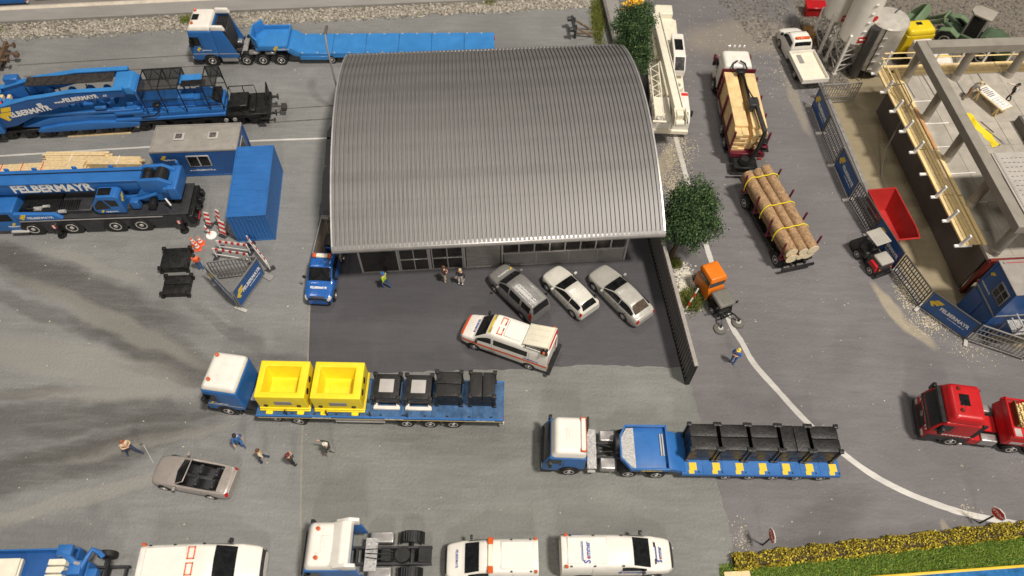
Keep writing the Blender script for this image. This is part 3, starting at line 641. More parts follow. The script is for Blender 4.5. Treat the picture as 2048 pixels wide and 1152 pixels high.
def escort_van():
    t = T('escort_van', 'white escort van with orange side stripe and raised roof sign board', 'van', (1.47, 21.89), 159.2)
    lf = Loft(crafter()); lf.body().build('body', WHITE, t, ang=50)
    arches(t, lf, (0, 3.7), .36, .975); wheels(t, (0, 3.7), .9, .36, .22)
    for mi in (False, True):
        for u0, u1 in ((3.3, 4.5), (4.75, 6.25)): lf.patch(u0, u1, 2.12, 2.62, 8, 4, .012, mir=mi).build('side_window', GLASS, t, fixn=False)
        lf.patch(.7, 7.9, 1.2, 1.55, 40, 2, .012, mir=mi).build('side_stripe', PRO, t, fixn=False)
        lf.patch(.3, 7.9, 0, .45, 40, 2, .014, mir=mi).build('sill_trim', BLACK, t, fixn=False)
        lf.patch(.4, 1.1, 1.5, 2.2, 4, 3, .016, mir=mi).build('headlamp', HEADL, t, fixn=False); lf.patch(7.55, 7.98, .8, 1.5, 4, 4, .016, mir=mi).build('tail_lamp', REDL, t, fixn=False)
    lf.patch(.45, 1.1, 2.3, 7.7, 6, 14, .012).build('bonnet_stripe', PRO, t, fixn=False)
    lf.patch(3.05, 3.9, 3.1, 6.9, 6, 14, .012).build('windscreen', GLASS, t, fixn=False)
    lf.patch(4.0, 4.22, 3.3, 6.7, 3, 12, .012).build('roof_band', PRY, t, fixn=False)
    text('SCHWERTRANSPORT', .15, PRK, t, frame((2.72, 0, 2.34), (0, 1, 0), (-1, 0, .12)), sx=.95)
    text('FELBERMAYR', .2, PRB, t, frame((3.86, 0, 1.34), (0, 1, 0), (-1, 0, .25)), sx=.85)
    for s in (1, -1): text('FELBERMAYR', .17, PRB, t, frame((-.1, s*.99, 1.25), (-s, 0, 0), (0, 0, 1)))
    # orange U marks on the roof
    for s in (1, -1):
        b = MB(); 
        for q in ((1.95, 2.0, .1, .62), (2.25, 2.3, .1, .62), (1.95, 2.3, .57, .62), (1.95, 2.02, .1, .3)): b.b(q[0], q[1], s*q[2], s*q[3], 2.36, 2.395)
        b.build('roof_mark', PRO, t)
    box('roof_hatch', WHITE, t, .75, 1.85, -.6, .6, 2.34, 2.43, .04)
    # raised board
    m = Matrix.Translation((.55, 0, 2.45)) @ Matrix.Rotation(R(17), 4, 'Y')
    b = MB().b(-1.75, 0, -.72, .72, 0, .05); b.b(-1.75, -1.68, -.76, .76, -.12, .09); b.b(-1.75, 0, -.75, -.71, -.05, .1); b.b(-1.75, 0, .71, .75, -.05, .1)
    for k in range(3): b.b(-1.6, -.2, -.45+k*.4, -.4+k*.4, .05, .075)
    b.xf(m).build('sign_board', CREAM, t, .012)
    b = MB().b(-1.77, -1.752, -.7, .7, -.1, .08).xf(m); b.build('board_edge', PRR, t)
    for s in (1, -1): b = MB().tube([(.35, s*.78, 2.3), (.35, s*.82, 2.55), (-.9, s*.82, 2.55), (-.9, s*.78, 2.3)], .035); b.build('roof_rail', BLACK, t)
    for x in (-.75, -1.0): MB().tube([(x, -.95, 2.5), (x, .95, 2.5)], .045).build('cross_bar', BLACK, t)
    for s in (1, -1): MB().b(-1.1, -.65, s*.85-.05, s*.85+.05, 2.3, 2.55).build('bar_mount', BLACK, t, .01); beacon(t, -.87, s*.95, 2.55)
    box('rear_bumper', BLACK, t, -1.42, -1.2, -1.15, 1.15, .42, .62, .03); MB().b(-1.25, -1.05, -.5, .5, .45, .56).build('bumper_bracket', BLACK, t)
    b = MB()
    for k in range(7):
        for s in (1, -1): b.poly([(-1.112, s*(.55+.05), .75+k*.2), (-1.112, s*.85, .85+k*.2), (-1.112, s*.85, .95+k*.2), (-1.112, s*.6, .85+k*.2)])
    b.build('hazard_stripes', PRR, t, fixn=False); mirror(t, 3.45, .98, 1.35, BLACK, h=.25); seam(t, lf, (4.62, 6.3), .3, 2.9, LGREY)
escort_van()
def t5van(name, label, loc, rz, body=None, h=1.95):
    t = T(name, label, 'van', loc, rz, 'white vans along the front edge'); st = crafter(3.0, 3.9, -.95, h); lf = Loft(st)
    lf.body().build('body', body or WHITE, t, ang=50); arches(t, lf, (0, 3.0), .35, .975); wheels(t, (0, 3.0), .9, .35, .22)
    for mi in (False, True):
        lf.patch(3.3, 4.6, 2.15, 2.75, 8, 4, .012, mir=mi).build('side_window', GLASS, t, fixn=False); lf.patch(.3, 7.9, 0, .35, 40, 2, .014, mir=mi).build('sill_trim', BLACK, t, fixn=False)
        lf.patch(.4, 1.1, 1.5, 2.2, 4, 3, .016, mir=mi).build('headlamp', HEADL, t, fixn=False); lf.patch(7.5, 7.98, .8, 1.9, 4, 4, .016, mir=mi).build('tail_lamp', REDL, t, fixn=False)
    lf.patch(3.05, 3.92, 3.1, 6.9, 6, 14, .012).build('windscreen', GLASS, t, fixn=False); lf.patch(.15, .8, .6, 9.4, 3, 20, .016).build('bumper_trim', DARK, t, fixn=False)
    mirror(t, 2.5, .98, 1.25, BLACK, h=.25); seam(t, lf, (4.65, 6.2), .3, 2.9, LGREY)
    box('roof_panel', body or WHITE, t, -.75, .95, -.7, .7, h-.02, h+.05, .05)
    for x in (-.6, .4, 1.6):
        for s in (1, -1): MB().b(x-.05, x+.05, s*.8-.03, s*.8+.03, h-.12, h-.01).build('rack_mount', BLACK, t)
    return t, lf
# Sommer van, heading right
def sommer(p, mx, s):
    text('ommer', s, PRB, p, mx @ Matrix.Translation((.32*s, 0, 0)), align='LEFT', bold=.03); text('S', s*1.35, PRB, p, mx @ Matrix.Translation((-.12*s, .12*s, 0)), bold=.03)
    b = MB(); b.b(-.05*s, 3.4*s, .68*s, .82*s, -.002, .006); b.b(.1*s, 3.4*s, .9*s, .96*s, -.002, .006); b.xf(mx); b.build('lettering_bar', PRB, p); b = MB().cy((.62*s, 0, 0), (.62*s, 0, .009), .17*s, n=14).xf(mx); b.build('lettering_dot', PRR, p)
t, lf = t5van('panel_van', 'white panel van with large blue lettering on roof and bonnet, facing right', (4.05, 9.6), 1.5)
sommer(t, frame((.12, -.55, 2.01), (0, 1, 0), (-1, 0, 0)), .3); sommer(t, frame((3.28, -.4, 1.3), (0, 1, 0.0), (-1, 0, .2)), .22)
for s in (1, -1): sommer(t, frame((.75-s*.8, s*.99, 1.18), (-s, 0, 0), (0, 0, 1)), .28)
for s in (1, -1): beacon(t, -.8, s*.82, 1.9); lf.patch(2.1, 2.5, 3.4, 4.2, 3, 3, .012, mir=s < 0).build('bonnet_vent', BLACK, t, fixn=False)
t.scale = (1.22, .97, 1)
t, lf = t5van('crew_van', 'white van with amber roof light bar, facing left', (.65, 9.3), 181.5)
box('roof_light_bar', CREAM, t, 1.35, 1.62, -.55, .55, 1.92, 2.08, .04)
for s in (1, -1): box('light_bar_lens', AMB, t, 1.34, 1.63, s*.72-.17, s*.72+.17, 1.92, 2.08, .03); beacon(t, -.85, s*.82, 1.88)
text('FELBERMAYR', .19, PRB, t, frame((3.25, 0, 1.28), (0, 1, 0), (-1, 0, .25)), sx=.85); 
for s in (1, -1): text('FELBERMAYR', .22, PRB, t, frame((.2, s*.99, 1.2), (-s, 0, 0), (0, 0, 1))); emblem(t, frame((1.5, s*.99, 1.2), (-s, 0, 0), (0, 0, 1)), .28)
# long white van with orange mark, heading right
t, lf = t5van('long_van', 'long white van with an orange double mark on its roof', (-17.5, 8.55), 3.5, h=2.15)
for s in (1, -1):
    b = MB()
    for q in ((1.0, 1.05, .08, .66), (1.26, 1.31, .08, .66), (1.0, 1.31, .61, .66), (1.0, 1.31, .08, .13)): b.b(q[0], q[1], s*q[2], s*q[3], 2.19, 2.215)
    b.build('roof_mark', PRO, t); 
beacon(t, -.85, .85, 2.1); t.scale = (1.24, 1.08, 1)
# ---------------------------------------------------------------- trucks
CHEQ = mat('chequer_plate', (.5, .49, .47), .4, .5, var=.25, vs=9, bump=.5, bs=14)
ALU = mat('aluminium_tank', (.52, .5, .48), .3, .7, var=.12, vs=2)
def frustum(x0, x1, w0, z0, X0, X1, w1, z1):
    b = MB(); b.v = [(x0, -w0, z0), (x1, -w0, z0), (x1, w0, z0), (x0, w0, z0), (X0, -w1, z1), (X1, -w1, z1), (X1, w1, z1), (X0, w1, z1)]
    b.f = [(3, 2, 1, 0), (4, 5, 6, 7), (0, 1, 5, 4), (1, 2, 6, 5), (2, 3, 7, 6), (3, 0, 4, 7)]; return b
def cab(t, xf, xr, zr, body, roofm, w=1.22, zb=.5, zw0=1.65, zw1=2.75, sl=.32, beacons=(), zl=None, lower=None, wx=None, stripe=None, skirt=BLACK, ax=None):
    zl = zl or zr-.45
    P = [(xr, zb+.35), (xr, zl), (xf-sl-.02, zl), (xf-sl, zw1), (xf-.05, zw0), (xf, zw0-.3), (xf, zb), (xf-.5, zb-.05)]
    MB().pr(P, 'y', -w, w).build('cab_body', body, t, .18, 4, ang=70)
    roof = frustum(xr-.02, xf-sl+.03, w+.005, zl-.06, xr+.05, xf-sl-.28, w-.14, zr).build('cab_roof', roofm, t, .27, 6, ang=70)
    box('roof_recess', roofm, t, xr+.55, xf-sl-.85, -.4, .4, zr-.03, zr+.02, .02); box('roof_recess', roofm, t, xr+.75, xf-sl-1.0, -.25, .25, zr+.01, zr+.035, .015)
    if ax:
        for s in (1, -1): MB().cy((ax, s*.85, .5), (ax, s*(w+.008), .5), .64, n=24).build('wheel_arch', BLACK, t)
    d = Vector((-(sl-.05), 0, zw1-zw0)); nx = Vector((d.z, 0, -d.x)).normalized()
    A = Vector((xf-.05, 0, zw0)); B = A+d
    q = MB()
    for off in (-.02, .018):
        for p, ww in ((A+d*.04, w-.14), (B-d*.02, w-.18)): q.v += [tuple(p+nx*off+Vector((0, ww, 0))), tuple(p+nx*off-Vector((0, ww, 0)))]
    q.f = [(0, 1, 3, 2), (4, 6, 7, 5), (0, 4, 5, 1), (2, 3, 7, 6), (0, 2, 6, 4), (1, 5, 7, 3)]; q.build('windscreen', GLASS, t, .02)
    wx = wx or (xf-1.05, xf-.36)
    for s in (1, -1):
        y0, y1 = s*(w-.02), s*(w+.012)
        MB().pr([(wx[0], zw0+.1), (wx[1]+.22, zw0+.05), (wx[1]+.02, zw1-.2), (wx[0], zw1-.2)], 'y', y0, y1).build('side_window', GLASS, t)
        MB().b(wx[0]-.14, wx[0]-.12, min(s*w*.9, s*(w+.006)), max(s*w*.9, s*(w+.006)), zb+.15, zw1-.1).build('door_seam', BLACK, t)
        MB().b(xf-.5, xf-.3, s*(w+.05), s*(w+.3), zw0+.1, zw0+.75).build('mirror', BLACK, t, .04); MB().cy((xf-.4, s*w*.97, zw0+.6), (xf-.4, s*(w+.15), zw0+.6), .025).build('mirror_arm', BLACK, t)
        MB().b(xf-.1, xf+.035, s*(w-.42) if s > 0 else -w+.06, w-.06 if s > 0 else -(w-.42), zb+.12, zb+.35).build('headlamp', HEADL, t, .03)
        MB().b(wx[0]-.05, wx[0]+.15, min(s*w, s*(w+.03)), max(s*w, s*(w+.03)), zw0-.08, zw0-.03).build('door_handle', BLACK, t)
        if stripe: MB().b(xr+.05, xf-.15, min(s*w, s*(w+.008)), max(s*w, s*(w+.008)), stripe, stripe+.05).build('side_stripe', LGREY, t)
    box('bumper', lower or skirt, t, xf-.7, xf+.06, -w-.02, w+.02, .28, zb+.08, .06, 2); box('grille', skirt, t, xf-.02, xf+.03, -.7, .7, zb+.15, zw0-.42, .02)
    MB().pr([(xf-.05, zw0-.12), (xf+.05, zw0-.14), (xf+.05, zw0-.06), (xf-.05, zw0)], 'y', -w+.1, w-.1).build('wiper_panel', BLACK, t, .02)
    for x, y in beacons: beacon(t, x, y, zr-.02, .11, .24)
def chassis(t, x0, x1, axles, r=.5, ym=1.05, fend=(), tank=None, w=.32):
    b = MB()
    for s in (1, -1): b.b(x0, x1, s*.42-.06, s*.42+.06, .55, .85)
    k = x0+.3
    while k < x1: b.b(k, k+.12, -.4, .4, .6, .8); k += .9
    for x in axles: b.cy((x, -.9, r), (x, .9, r), .09, n=8)
    b.build('chassis', DARK, t, .01, 1); wheels(t, axles, ym+.06, r, w)
    for x in fend:
        for s in (1, -1):
            P = [(x+math.cos(a)*(r+.16), r+math.sin(a)*(r+.12)) for a in [R(15+150*i/10) for i in range(11)]]
            Q = [(x+math.cos(a)*(r+.11), r+math.sin(a)*(r+.08)) for a in [R(15+150*i/10) for i in range(11)]]
            MB().pr(P+Q[::-1], 'y', s*.82, s*1.24).build('mudguard', BLACK, t)
    if tank:
        for s in (1, -1): box('fuel_tank', ALU, t, tank[0], tank[1], min(s*.6, s*1.18), max(s*.6, s*1.18), .45, .98, .08, 3)
def fifthwheel(t, x): MB().cy((x, 0, .85), (x, 0, 1.0), .45, .4, 16).build('fifth_wheel', BLACK, t)
# 1 --- flatbed artic
t = T('tractor_truck', 'blue three-axle tractor with white roof and two beacons pulling the yellow crates', 'truck', (-12.22, 18.24), 172.7)
cab(t, 5.55, 3.1, 3.5, ax=4.29, body=BLUE, roofm=WHITE, beacons=((4.75, -.85), (4.7, .7)), stripe=1.25); chassis(t, -.7, 5.2, (0, 1.4, 4.29), fend=(0, 1.4))
for s in (1, -1):
    emblem(t, frame((4.95, s*1.235, 1.5), (-s, 0, 0), (0, 0, 1)), .25); text('FELBERMAYR', .13, PRW, t, frame((4.4, s*1.235, 1.47), (-s, 0, 0), (0, 0, 1)))
    box('step_box', BLACK, t, 3.45, 4.0-.35, min(s*.8, s*1.2), max(s*.8, s*1.2), .3, .9, .03); box('side_tank', BLACK, t, 1.95, 3.3, min(s*.55, s*1.18), max(s*.55, s*1.18), .4, 1.05, .06)
box('rear_deck', CHEQ, t, 2.6, 3.05, -.8, .8, .95, 1.02, .01); fifthwheel(t, .7)
BD = mat('deck_blue_worn', (.045, .115, .24), .5, var=.3, vs=2.5, bump=.15)
t = T('flatbed_trailer', 'long blue flatbed trailer carrying two yellow crates and black weights', 'trailer', (-3.29, 18.18), 180)
box('deck_frame', BLUE, t, -2.95, 11.4, -1.26, 1.24, 1.08, 1.33, .02); n = 24
for i in range(n): box('deck_plank', BD, t, -2.93+i*14.3/n, -2.95+(i+1)*14.3/n, -1.2, 1.18, 1.32, 1.355+.004*(i % 3), .006)
for y in (-1.22, 1.2): box('deck_edge', BLUE, t, -2.95, 11.4, y-.05, y+.05, 1.3, 1.38, .01)
box('reflector_strip', PRY, t, -2.9, 11.3, 1.24, 1.25, 1.1, 1.13, 0)
b = MB()
for s in (1, -1): b.b(-2.6, 9.3, s*.45-.07, s*.45+.07, .75, 1.08)
for x in (0, 1.36, 2.74): b.cy((x, -.9, .48), (x, .9, .48), .09, n=8)
b.b(-2.9, -2.75, -1.1, 1.1, .55, .7); b.build('chassis', DARK, t, .01, 1); wheels(t, (0, 1.36, 2.74), 1.05, .48, .32)
for x in (0, 1.36, 2.74):
    for s in (1, -1): MB().pr([(x+math.cos(a)*.62, .48+math.sin(a)*.58) for a in [R(20+140*i/8) for i in range(9)]]+[(x+math.cos(a)*.57, .48+math.sin(a)*.53) for a in [R(160-140*i/8) for i in range(9)]], 'y', s*.8, s*1.22).build('mudguard', BLACK, t)
for s in (1, -1): box('side_guard', LGREY, t, 4.0, 6.9, min(s*1.12, s*1.18), max(s*1.12, s*1.18), .5, .62, .01); box('side_guard', LGREY, t, 4.0, 6.9, min(s*1.12, s*1.18), max(s*1.12, s*1.18), .75, .87, .01); box('support_leg', DARK, t, 7.6, 7.75, s*.8-.08, s*.8+.08, .08, 1.1)
for x in (7.6, 3.4, -1.9):
    for s in (1, -1): text('FELBERMAYR', .19, PRW, t, frame((x, 1.25 if s > 0 else -1.27, 1.21), (-s, 0, 0), (0, 0, 1)))
for x in (9.6, 7.25, 4.75, 2.6):
    for y in (1.13,): box('stanchion', DARK, t, x-.04, x+.04, y-.04, y+.04, 1.36, 1.95, .01)
box('stanchion', DARK, t, 4.65, 4.73, -1.15, -1.07, 1.36, 2.35, .01)
for i in range(11): box('lashing_ring', BLACK, t, -2.3+i*1.28, -2.15+i*1.28, 1.02, 1.1, 1.36, 1.375, 0)
box('rear_lamp', REDL, t, -2.97, -2.94, .7, 1.1, .9, 1.02, .01); box('marker_post', PRW, t, -2.99, -2.92, 1.17, 1.25, .75, 1.1, .01)
# yellow crates
def crate(x, label):
    t = T('yellow_crate', label, 'crate', (-3.29-x, 18.18+.3, 1.365), 180, 'yellow crates on the flatbed trailer')
    L, W, H = 1.42, 1.16, 1.72; b = MB(); wl = .34
    o = [(-L, -W), (L, -W), (L, W), (-L, W)]; i_ = [(-L+wl+.12, -W+wl), (L-wl, -W+wl), (L-wl, W-wl), (-L+wl+.12, W-wl)]; f = [(-L+.75, -W+.5), (L-.45, -W+.5), (L-.45, W-.5), (-L+.75, W-.5)]
    b.v = [(*p, .12) for p in o]+[(*p, H) for p in o]+[(*p, H) for p in i_]+[(*p, .5) for p in f]
    for k in range(4):
        j = (k+1) % 4; b.f += [(k, j, 4+j, 4+k), (4+k, 4+j, 8+j, 8+k), (8+k, 8+j, 12+j, 12+k)]
    b.f += [(0, 1, 2, 3), (12, 13, 14, 15)]; b.build('shell', YEL, t, .06, 3)
    box('floor_panel', YEL, t, -.35, .65, -.52, .52, .48, .53, .03); box('base_flange', YEL, t, -L-.06, L+.02, -W-.1, W+.12, .06, .2, .05, 2); box('base_flange', YEL, t, -L-.04, L, -W-.06, W+.08, .24, .36, .05, 2)
    for x in (-.9, .9): box('foot', YEL, t, x-.2, x+.2, W-.05, W+.3, 0, .12, .03); box('foot', YEL, t, x-.2, x+.2, -W-.2, -W+.05, 0, .12, .03)
    box('sign_plate', GREY, t, -.55, .45, W-.02, W+.02, .75, 1.15, .02)
    for x in (-.9, 1.0): MB().cy((x, W-.03, .62), (x, W+.03, .62), .13, n=16).build('port', BLACK, t)
    for y in (-.2, .55): MB().cy((-L+.03, y, 1.32), (-L-.035, y, 1.32), .19, n=16).build('port', BLACK, t)
crate(9.7, 'open yellow crate behind the tractor cab, front one of the pair'); crate(6.55, 'open yellow crate second from the cab, next to the black blocks')
# black blocks
def block(name, label, loc, rz, L, W, H, layers=1, seam='y', group=None, base=False, pad=False, posts=True, cat='ballast block'):
    t = T(name, label, cat, loc, rz, group); z0 = .0
    if base:
        for s in (1, -1): box('base_beam', WHITE, t, s*(L/2-.12)-.09, s*(L/2-.12)+.09, -W/2-.2, W/2+.05, 0, .24, .03)
        box('base_beam', WHITE, t, -L/2-.02, L/2+.02, -W/2-.32, -W/2-.1, .003, .2, .03); z0 = .24
    h = (H-z0)/layers
    for k in range(layers):
        za, zb_ = z0+k*h+.015, z0+(k+1)*h-.015
        if seam == 'x': S = [(-L/2, L/2, -W/2, -.012), (-L/2, L/2, .012, W/2)]
        elif seam == 'y': S = [(-L/2, -.012, -W/2, W/2), (.012, L/2, -W/2, W/2)]
        else: S = [(-L/2, L/2, -W/2, W/2)]
        for (a, b_, c, d) in S: box('slab', BLK2, t, a+rnd.uniform(0, .02), b_, c, d-rnd.uniform(0, .02), za, zb_, .03, 2)
    if posts:
        for sx in (1, -1):
            for sy in (1, -1):
                b = MB(); x, y = sx*(L/2-.02), sy*(W/2-.02); b.b(x-.11, x+.11, y-.11, y+.11, z0+.002, z0+.2); b.b(x-.075, x+.075, y-.075, y+.075, z0+.2, H-.1); b.b(x-.12, x+.12, y-.12, y+.12, H-.12, H+.06); b.build('corner_post', BLK2, t, .025, 2)
    if pad: box('pad', LGREY, t, -.42, .42, -.42, .42, H-.02, H+.035, .06, 2); box('pad_boss', LGREY, t, -.12, .12, -.12, .12, H+.03, H+.05, .03)
    for sy in (1, -1): box('lifting_slot', BLACK, t, -.3, .3, sy*(W/2)-.02, sy*(W/2)+.012, H*.45, H*.62, .01)
    return t
TR = (-3.29, 18.18)
block('pad_block', 'black block with pale square pad on white skids beside the yellow crate', (TR[0]-3.85, TR[1]+.35, 1.365), 0, 1.5, 1.55, 1.0, 1, None, 'black blocks on the flatbed', True, True)
block('pad_block', 'black block with pale square pad on white skids, beside the tall dark blocks', (TR[0]-2.0, TR[1]+.33, 1.365), 0, 1.5, 1.55, 1.0, 1, None, 'black blocks on the flatbed', True, True)
block('ballast_block', 'tall black block with a seam across, third from the tail of the load of black blocks', (TR[0]-.25, TR[1]+.4, 1.365), 0, 1.45, 1.55, 1.35, 2, 'x', 'black blocks on the flatbed')['label'] = 'tall black stack between the padded blocks and the rearmost stack on the flatbed'
block('ballast_block', 'rearmost tall black stack at the tail of the flatbed', (TR[0]+1.7, TR[1]+.4, 1.365), 0, 1.45, 1.55, 1.35, 2, 'y', 'black blocks on the flatbed')
block('ballast_block', 'black weight with a round boss lying on the yard, the upper of two', (-22.72, 28.5, 0), 5, 1.75, 1.65, .6, 1, None, 'weights lying on the yard')
MB().lathe([(.16, 0), (.16, .05), (.09, .06), (.08, .03)], 14, 'z', (-22.8, 28.6, .585)).build('boss', BLK2, bpy.data.objects['ballast_block.002']).matrix_parent_inverse = Matrix.LocRotScale(Vector((-22.72, 28.5, 0)), Matrix.Rotation(R(5), 3, 'Z').to_quaternion(), None).inverted()
block('ballast_block', 'black slotted weight lying on the yard, the lower of two', (-22.1, 26.45, 0), 4, 1.7, 1.45, .5, 1, 'x', 'weights lying on the yard')
# 2 --- low loader artic
t = T('tractor_truck', 'blue tractor with white roof, light bar and bare chassis pulling the black stacks', 'truck', (8.41, 15.43), 179)
cab(t, 6.5, 4.12, 3.0, BLUE, WHITE, ax=4.96, zl=2.35, zw0=1.5, zw1=2.35, sl=.4, w=1.18); chassis(t, -.7, 6.1, (0, 1.6, 4.96), fend=(0, 1.6)); fifthwheel(t, .8)
box('light_bar', WHITE, t, 4.2, 4.45, -.95, .95, 3.0, 3.12, .03)
for y0, y1 in ((-1.0, -.8), (.8, 1.0)): box('light_bar_lens', AMB, t, 4.17, 4.48, y0, y1, 2.99, 3.11, .02)
box('light_bar_edge', AMB, t, 4.16, 4.2, -.95, .95, 3.0, 3.09, .01)
box('catwalk', CHEQ, t, 3.42, 3.95, -1.15, 1.2, .98, 1.05, .01); box('catwalk_step', LGREY, t, 3.45, 3.9, 1.1, 1.25, .45, .6, .02)
for s in (1, -1): box('fuel_tank', ALU, t, 2.35, 3.2, min(s*.5, s*1.15), max(s*.5, s*1.15), .45, 1.0, .08, 3)
MB().cy((2.15, -.3, 1.3), (2.4, -.3, 1.3), .5, n=22).build('spare_wheel', TYRE, t, .05); box('cable_reel', DARK, t, 3.98, 4.1, -1.15, -.55, 1.2, 2.9, .04)
for y in (-.3, .3): MB().tube([(3.4, y, .95), (2.9, y*.6, 1.05), (2.3, y*.3, .95)], .05).build('air_line', BLACK, t)
t = T('low_loader_trailer', 'blue low-loader with yellow marker plates under the black stacks', 'trailer', (17.75, 15.40), 180.5)
box('load_bed', BLUE, t, -.95, 8.0, -1.3, 1.25, .72, .98, .02); 
for i in range(8): box('deck_panel', BLUE, t, -.9+i*1.1, .18+i*1.1, -1.24, 1.19, .96, 1.0, .008)
for i in range(7):
    x = 7.55-i*1.32
    b = MB().pr([(x-.42, .55), (x, .55), (x, .98), (x+.05, .98), (x+.05, 1.2), (x-.25, 1.2), (x-.25, 1.0), (x-.42, 1.0)], 'z', 1.0, 1.012); b.build('marker_plate', PRY, t); box('marker_plate', PRY, t, x-.42, x, -1.2, -.6, 1.0, 1.012, 0); box('lashing_ring', BLACK, t, x-.55, x-.47, 1.05, 1.15, 1.0, 1.015, 0)
MB().pr([(7.75, .75), (7.75, 1.0), (8.5, 1.35), (8.85, 1.42), (8.85, 1.1), (8.3, .8)], 'y', -1.15, 1.1).build('neck_slope', BLUE, t, .03)
b = MB(); b.pr([(8.8, -1.35), (11.1, -1.35), (11.45, -.7), (11.45, .55), (10.9, 1.2), (8.8, 1.2)], 'z', 1.2, 1.42); b.build('gooseneck', BLUE, t, .02)
for a, c in (((8.8, -1.35), (8.8, 1.2)), ((8.8, 1.2), (10.9, 1.2)), ((10.9, 1.2), (11.45, .55)), ((11.45, .55), (11.45, -.7)), ((11.45, -.7), (11.1, -1.35)), ((11.1, -1.35), (8.8, -1.35))):
    d = Vector(c)-Vector(a); L = d.length; m = Matrix.Translation((*a, 0)) @ Matrix.Rotation(math.atan2(d.y, d.x), 4, 'Z')
    MB().b(-.02, L+.02, -.05, .05, 1.4, 1.72, m).build('gooseneck_side', BLUE, t, .012)
MB().pr([(10.65, -1.25), (11.05, -1.25), (11.38, -.68), (11.38, .53), (10.86, 1.12), (10.65, 1.12)], 'z', 1.5, 1.56).build('tread_plate', CHEQ, t)
for x in (8.97, 9.1): box('ramp_rail', LGREY, t, x, x+.08, -.95, .35, 1.42, 1.5, .01)
text('FELBERMAYR', .2, PRY, t, frame((9.8, 1.26, 1.5), (-1, 0, 0), (0, 0, 1))); 
b = MB()
for s in (1, -1): b.b(-.8, 8, s*.45-.07, s*.45+.07, .5, .73)
for k in range(5): b.cy((k*1.355, -.9, .42), (k*1.355, .9, .42), .08, n=8)
b.build('chassis', DARK, t); wheels(t, [k*1.355 for k in range(5)], 1.02, .42, .34); box('rear_lamp', REDL, t, -.99, -.94, .5, 1.1, .75, .9, .01)
names = ['foremost black stack on the low-loader, next to the gooseneck', 'second black stack from the gooseneck on the low-loader', 'middle black stack of five on the low-loader', 'fourth black stack from the gooseneck, its seam turned across', 'rearmost black stack of five on the low-loader']
for k in range(5):
    x = 6.95-k*1.68; block('ballast_block', names[k], (17.75-x, 15.4+.28, 1.0), .5, 1.5, 1.5, 1.72, 2, 'y' if k == 3 else 'x', 'black stacks on the low-loader')
# 3 --- heavy tractor and flat low-loader at the back
t = T('heavy_tractor_truck', 'tall blue four-axle heavy tractor with white roof in front of the ballast', 'truck', (-19.37, 49.80), 182.4)
cab(t, 7.05, 4.85, 3.75, BLUE, WHITE, ax=5.59, w=1.25, zl=3.35, zw0=1.9, zw1=3.0, beacons=((6.3, -.8), (6.25, .8)), stripe=1.15, sl=.3)
box('roof_window', GLASS, t, 5.9, 6.4, -.35, .35, 3.74, 3.8, .02)
frustum(4.0, 4.86, 1.24, .75, 4.1, 4.86, 1.1, 3.75)
for s in (1, -1):
    MB().pr([(3.3, .75), (4.85, .75), (4.85, 3.4), (4.0, 3.4)], 'y', s*1.1, s*1.25).build('side_panel', BLUE, t, .03); MB().pr([(3.75, 3.35), (4.85, 3.35), (4.85, 3.75), (3.9, 3.72)], 'y', s*.98, s*1.24).build('side_panel_cap', WHITE, t, .05)
    emblem(t, frame((6.3, s*1.27, 1.62), (-s, 0, 0), (0, 0, 1)), .38); text('FELBERMAYR', .13, PRW, t, frame((5.7, s*1.27, 1.52), (-s, 0, 0), (0, 0, 1)))
    box('tool_box', CHEQ, t, 3.5, 4.8, min(s*.7, s*1.22), max(s*.7, s*1.22), .35, .8, .03); MB().b(3.3, 4.85, min(s*1.25, s*1.258), max(s*1.25, s*1.258), 1.15, 1.2).build('side_stripe', LGREY, t)
    b = MB()
    for k in range(3): b.poly([(7.115, s*(.6+k*.2), .32), (7.115, s*(.7+k*.2), .32), (7.115, s*(.8+k*.2), .55), (7.115, s*(.7+k*.2), .55)])
    b.build('hazard_stripes', PRR, t, fixn=False)
box('tower_box', DARK, t, 3.75, 4.8, -1.0, 1.0, .9, 3.15, .04); box('catwalk', CHEQ, t, 2.7, 3.1, -1.2, 1.15, 1.0, 1.08, .01)
for k in range(6):
    for j in range(4): box('cooling_fin', BLACK, t, 3.85+j*.22, 4.0+j*.22, -.95+k*.32, -.7+k*.32, 3.12, 3.22, .01)
chassis(t, -.7, 6.8, (0, 1.47, 2.81, 5.59), fend=(0, 1.47, 2.81), ym=1.08); fifthwheel(t, .7)
for x in (.3, 1.6): box('fuel_tank', ALU, t, x, x+.9, .75, 1.15, .95, 1.2, .05)
t = T('flat_low_loader_trailer', 'long bright blue flat low-loader trailer behind the hall', 'trailer', (-19.37, 49.80), 182.4)
b = MB().pr([(-.75, -1.3), (1.75, -1.3), (2.1, -.6), (2.1, .6), (1.75, 1.3), (-.75, 1.3)], 'z', 1.45, 1.62); b.build('gooseneck', BLUE3, t, .02)
for a, c, h in (((-.75, -1.3), (-.75, 1.3), .4), ((-.75, 1.3), (1.5, 1.3), .35), ((-.75, -1.3), (1.5, -1.3), .35), ((1.5, 1.3), (2.1, .6), .9), ((2.1, .6), (2.1, -.6), .9), ((2.1, -.6), (1.5, -1.3), .9)):
    d = Vector(c)-Vector(a); L = d.length; m = Matrix.Translation((*a, 0)) @ Matrix.Rotation(math.atan2(d.y, d.x), 4, 'Z'); MB().b(-.02, L+.02, -.06, .06, 1.6, 1.62+h, m).build('gooseneck_side', BLUE3, t, .012)
MB().pr([(-.7, 1.6), (-1.1, 1.6), (-1.75, 1.1), (-1.75, .8), (-1.2, .8), (-.7, 1.2)], 'y', -1.2, 1.2).build('neck_slope', BLUE3, t, .03)
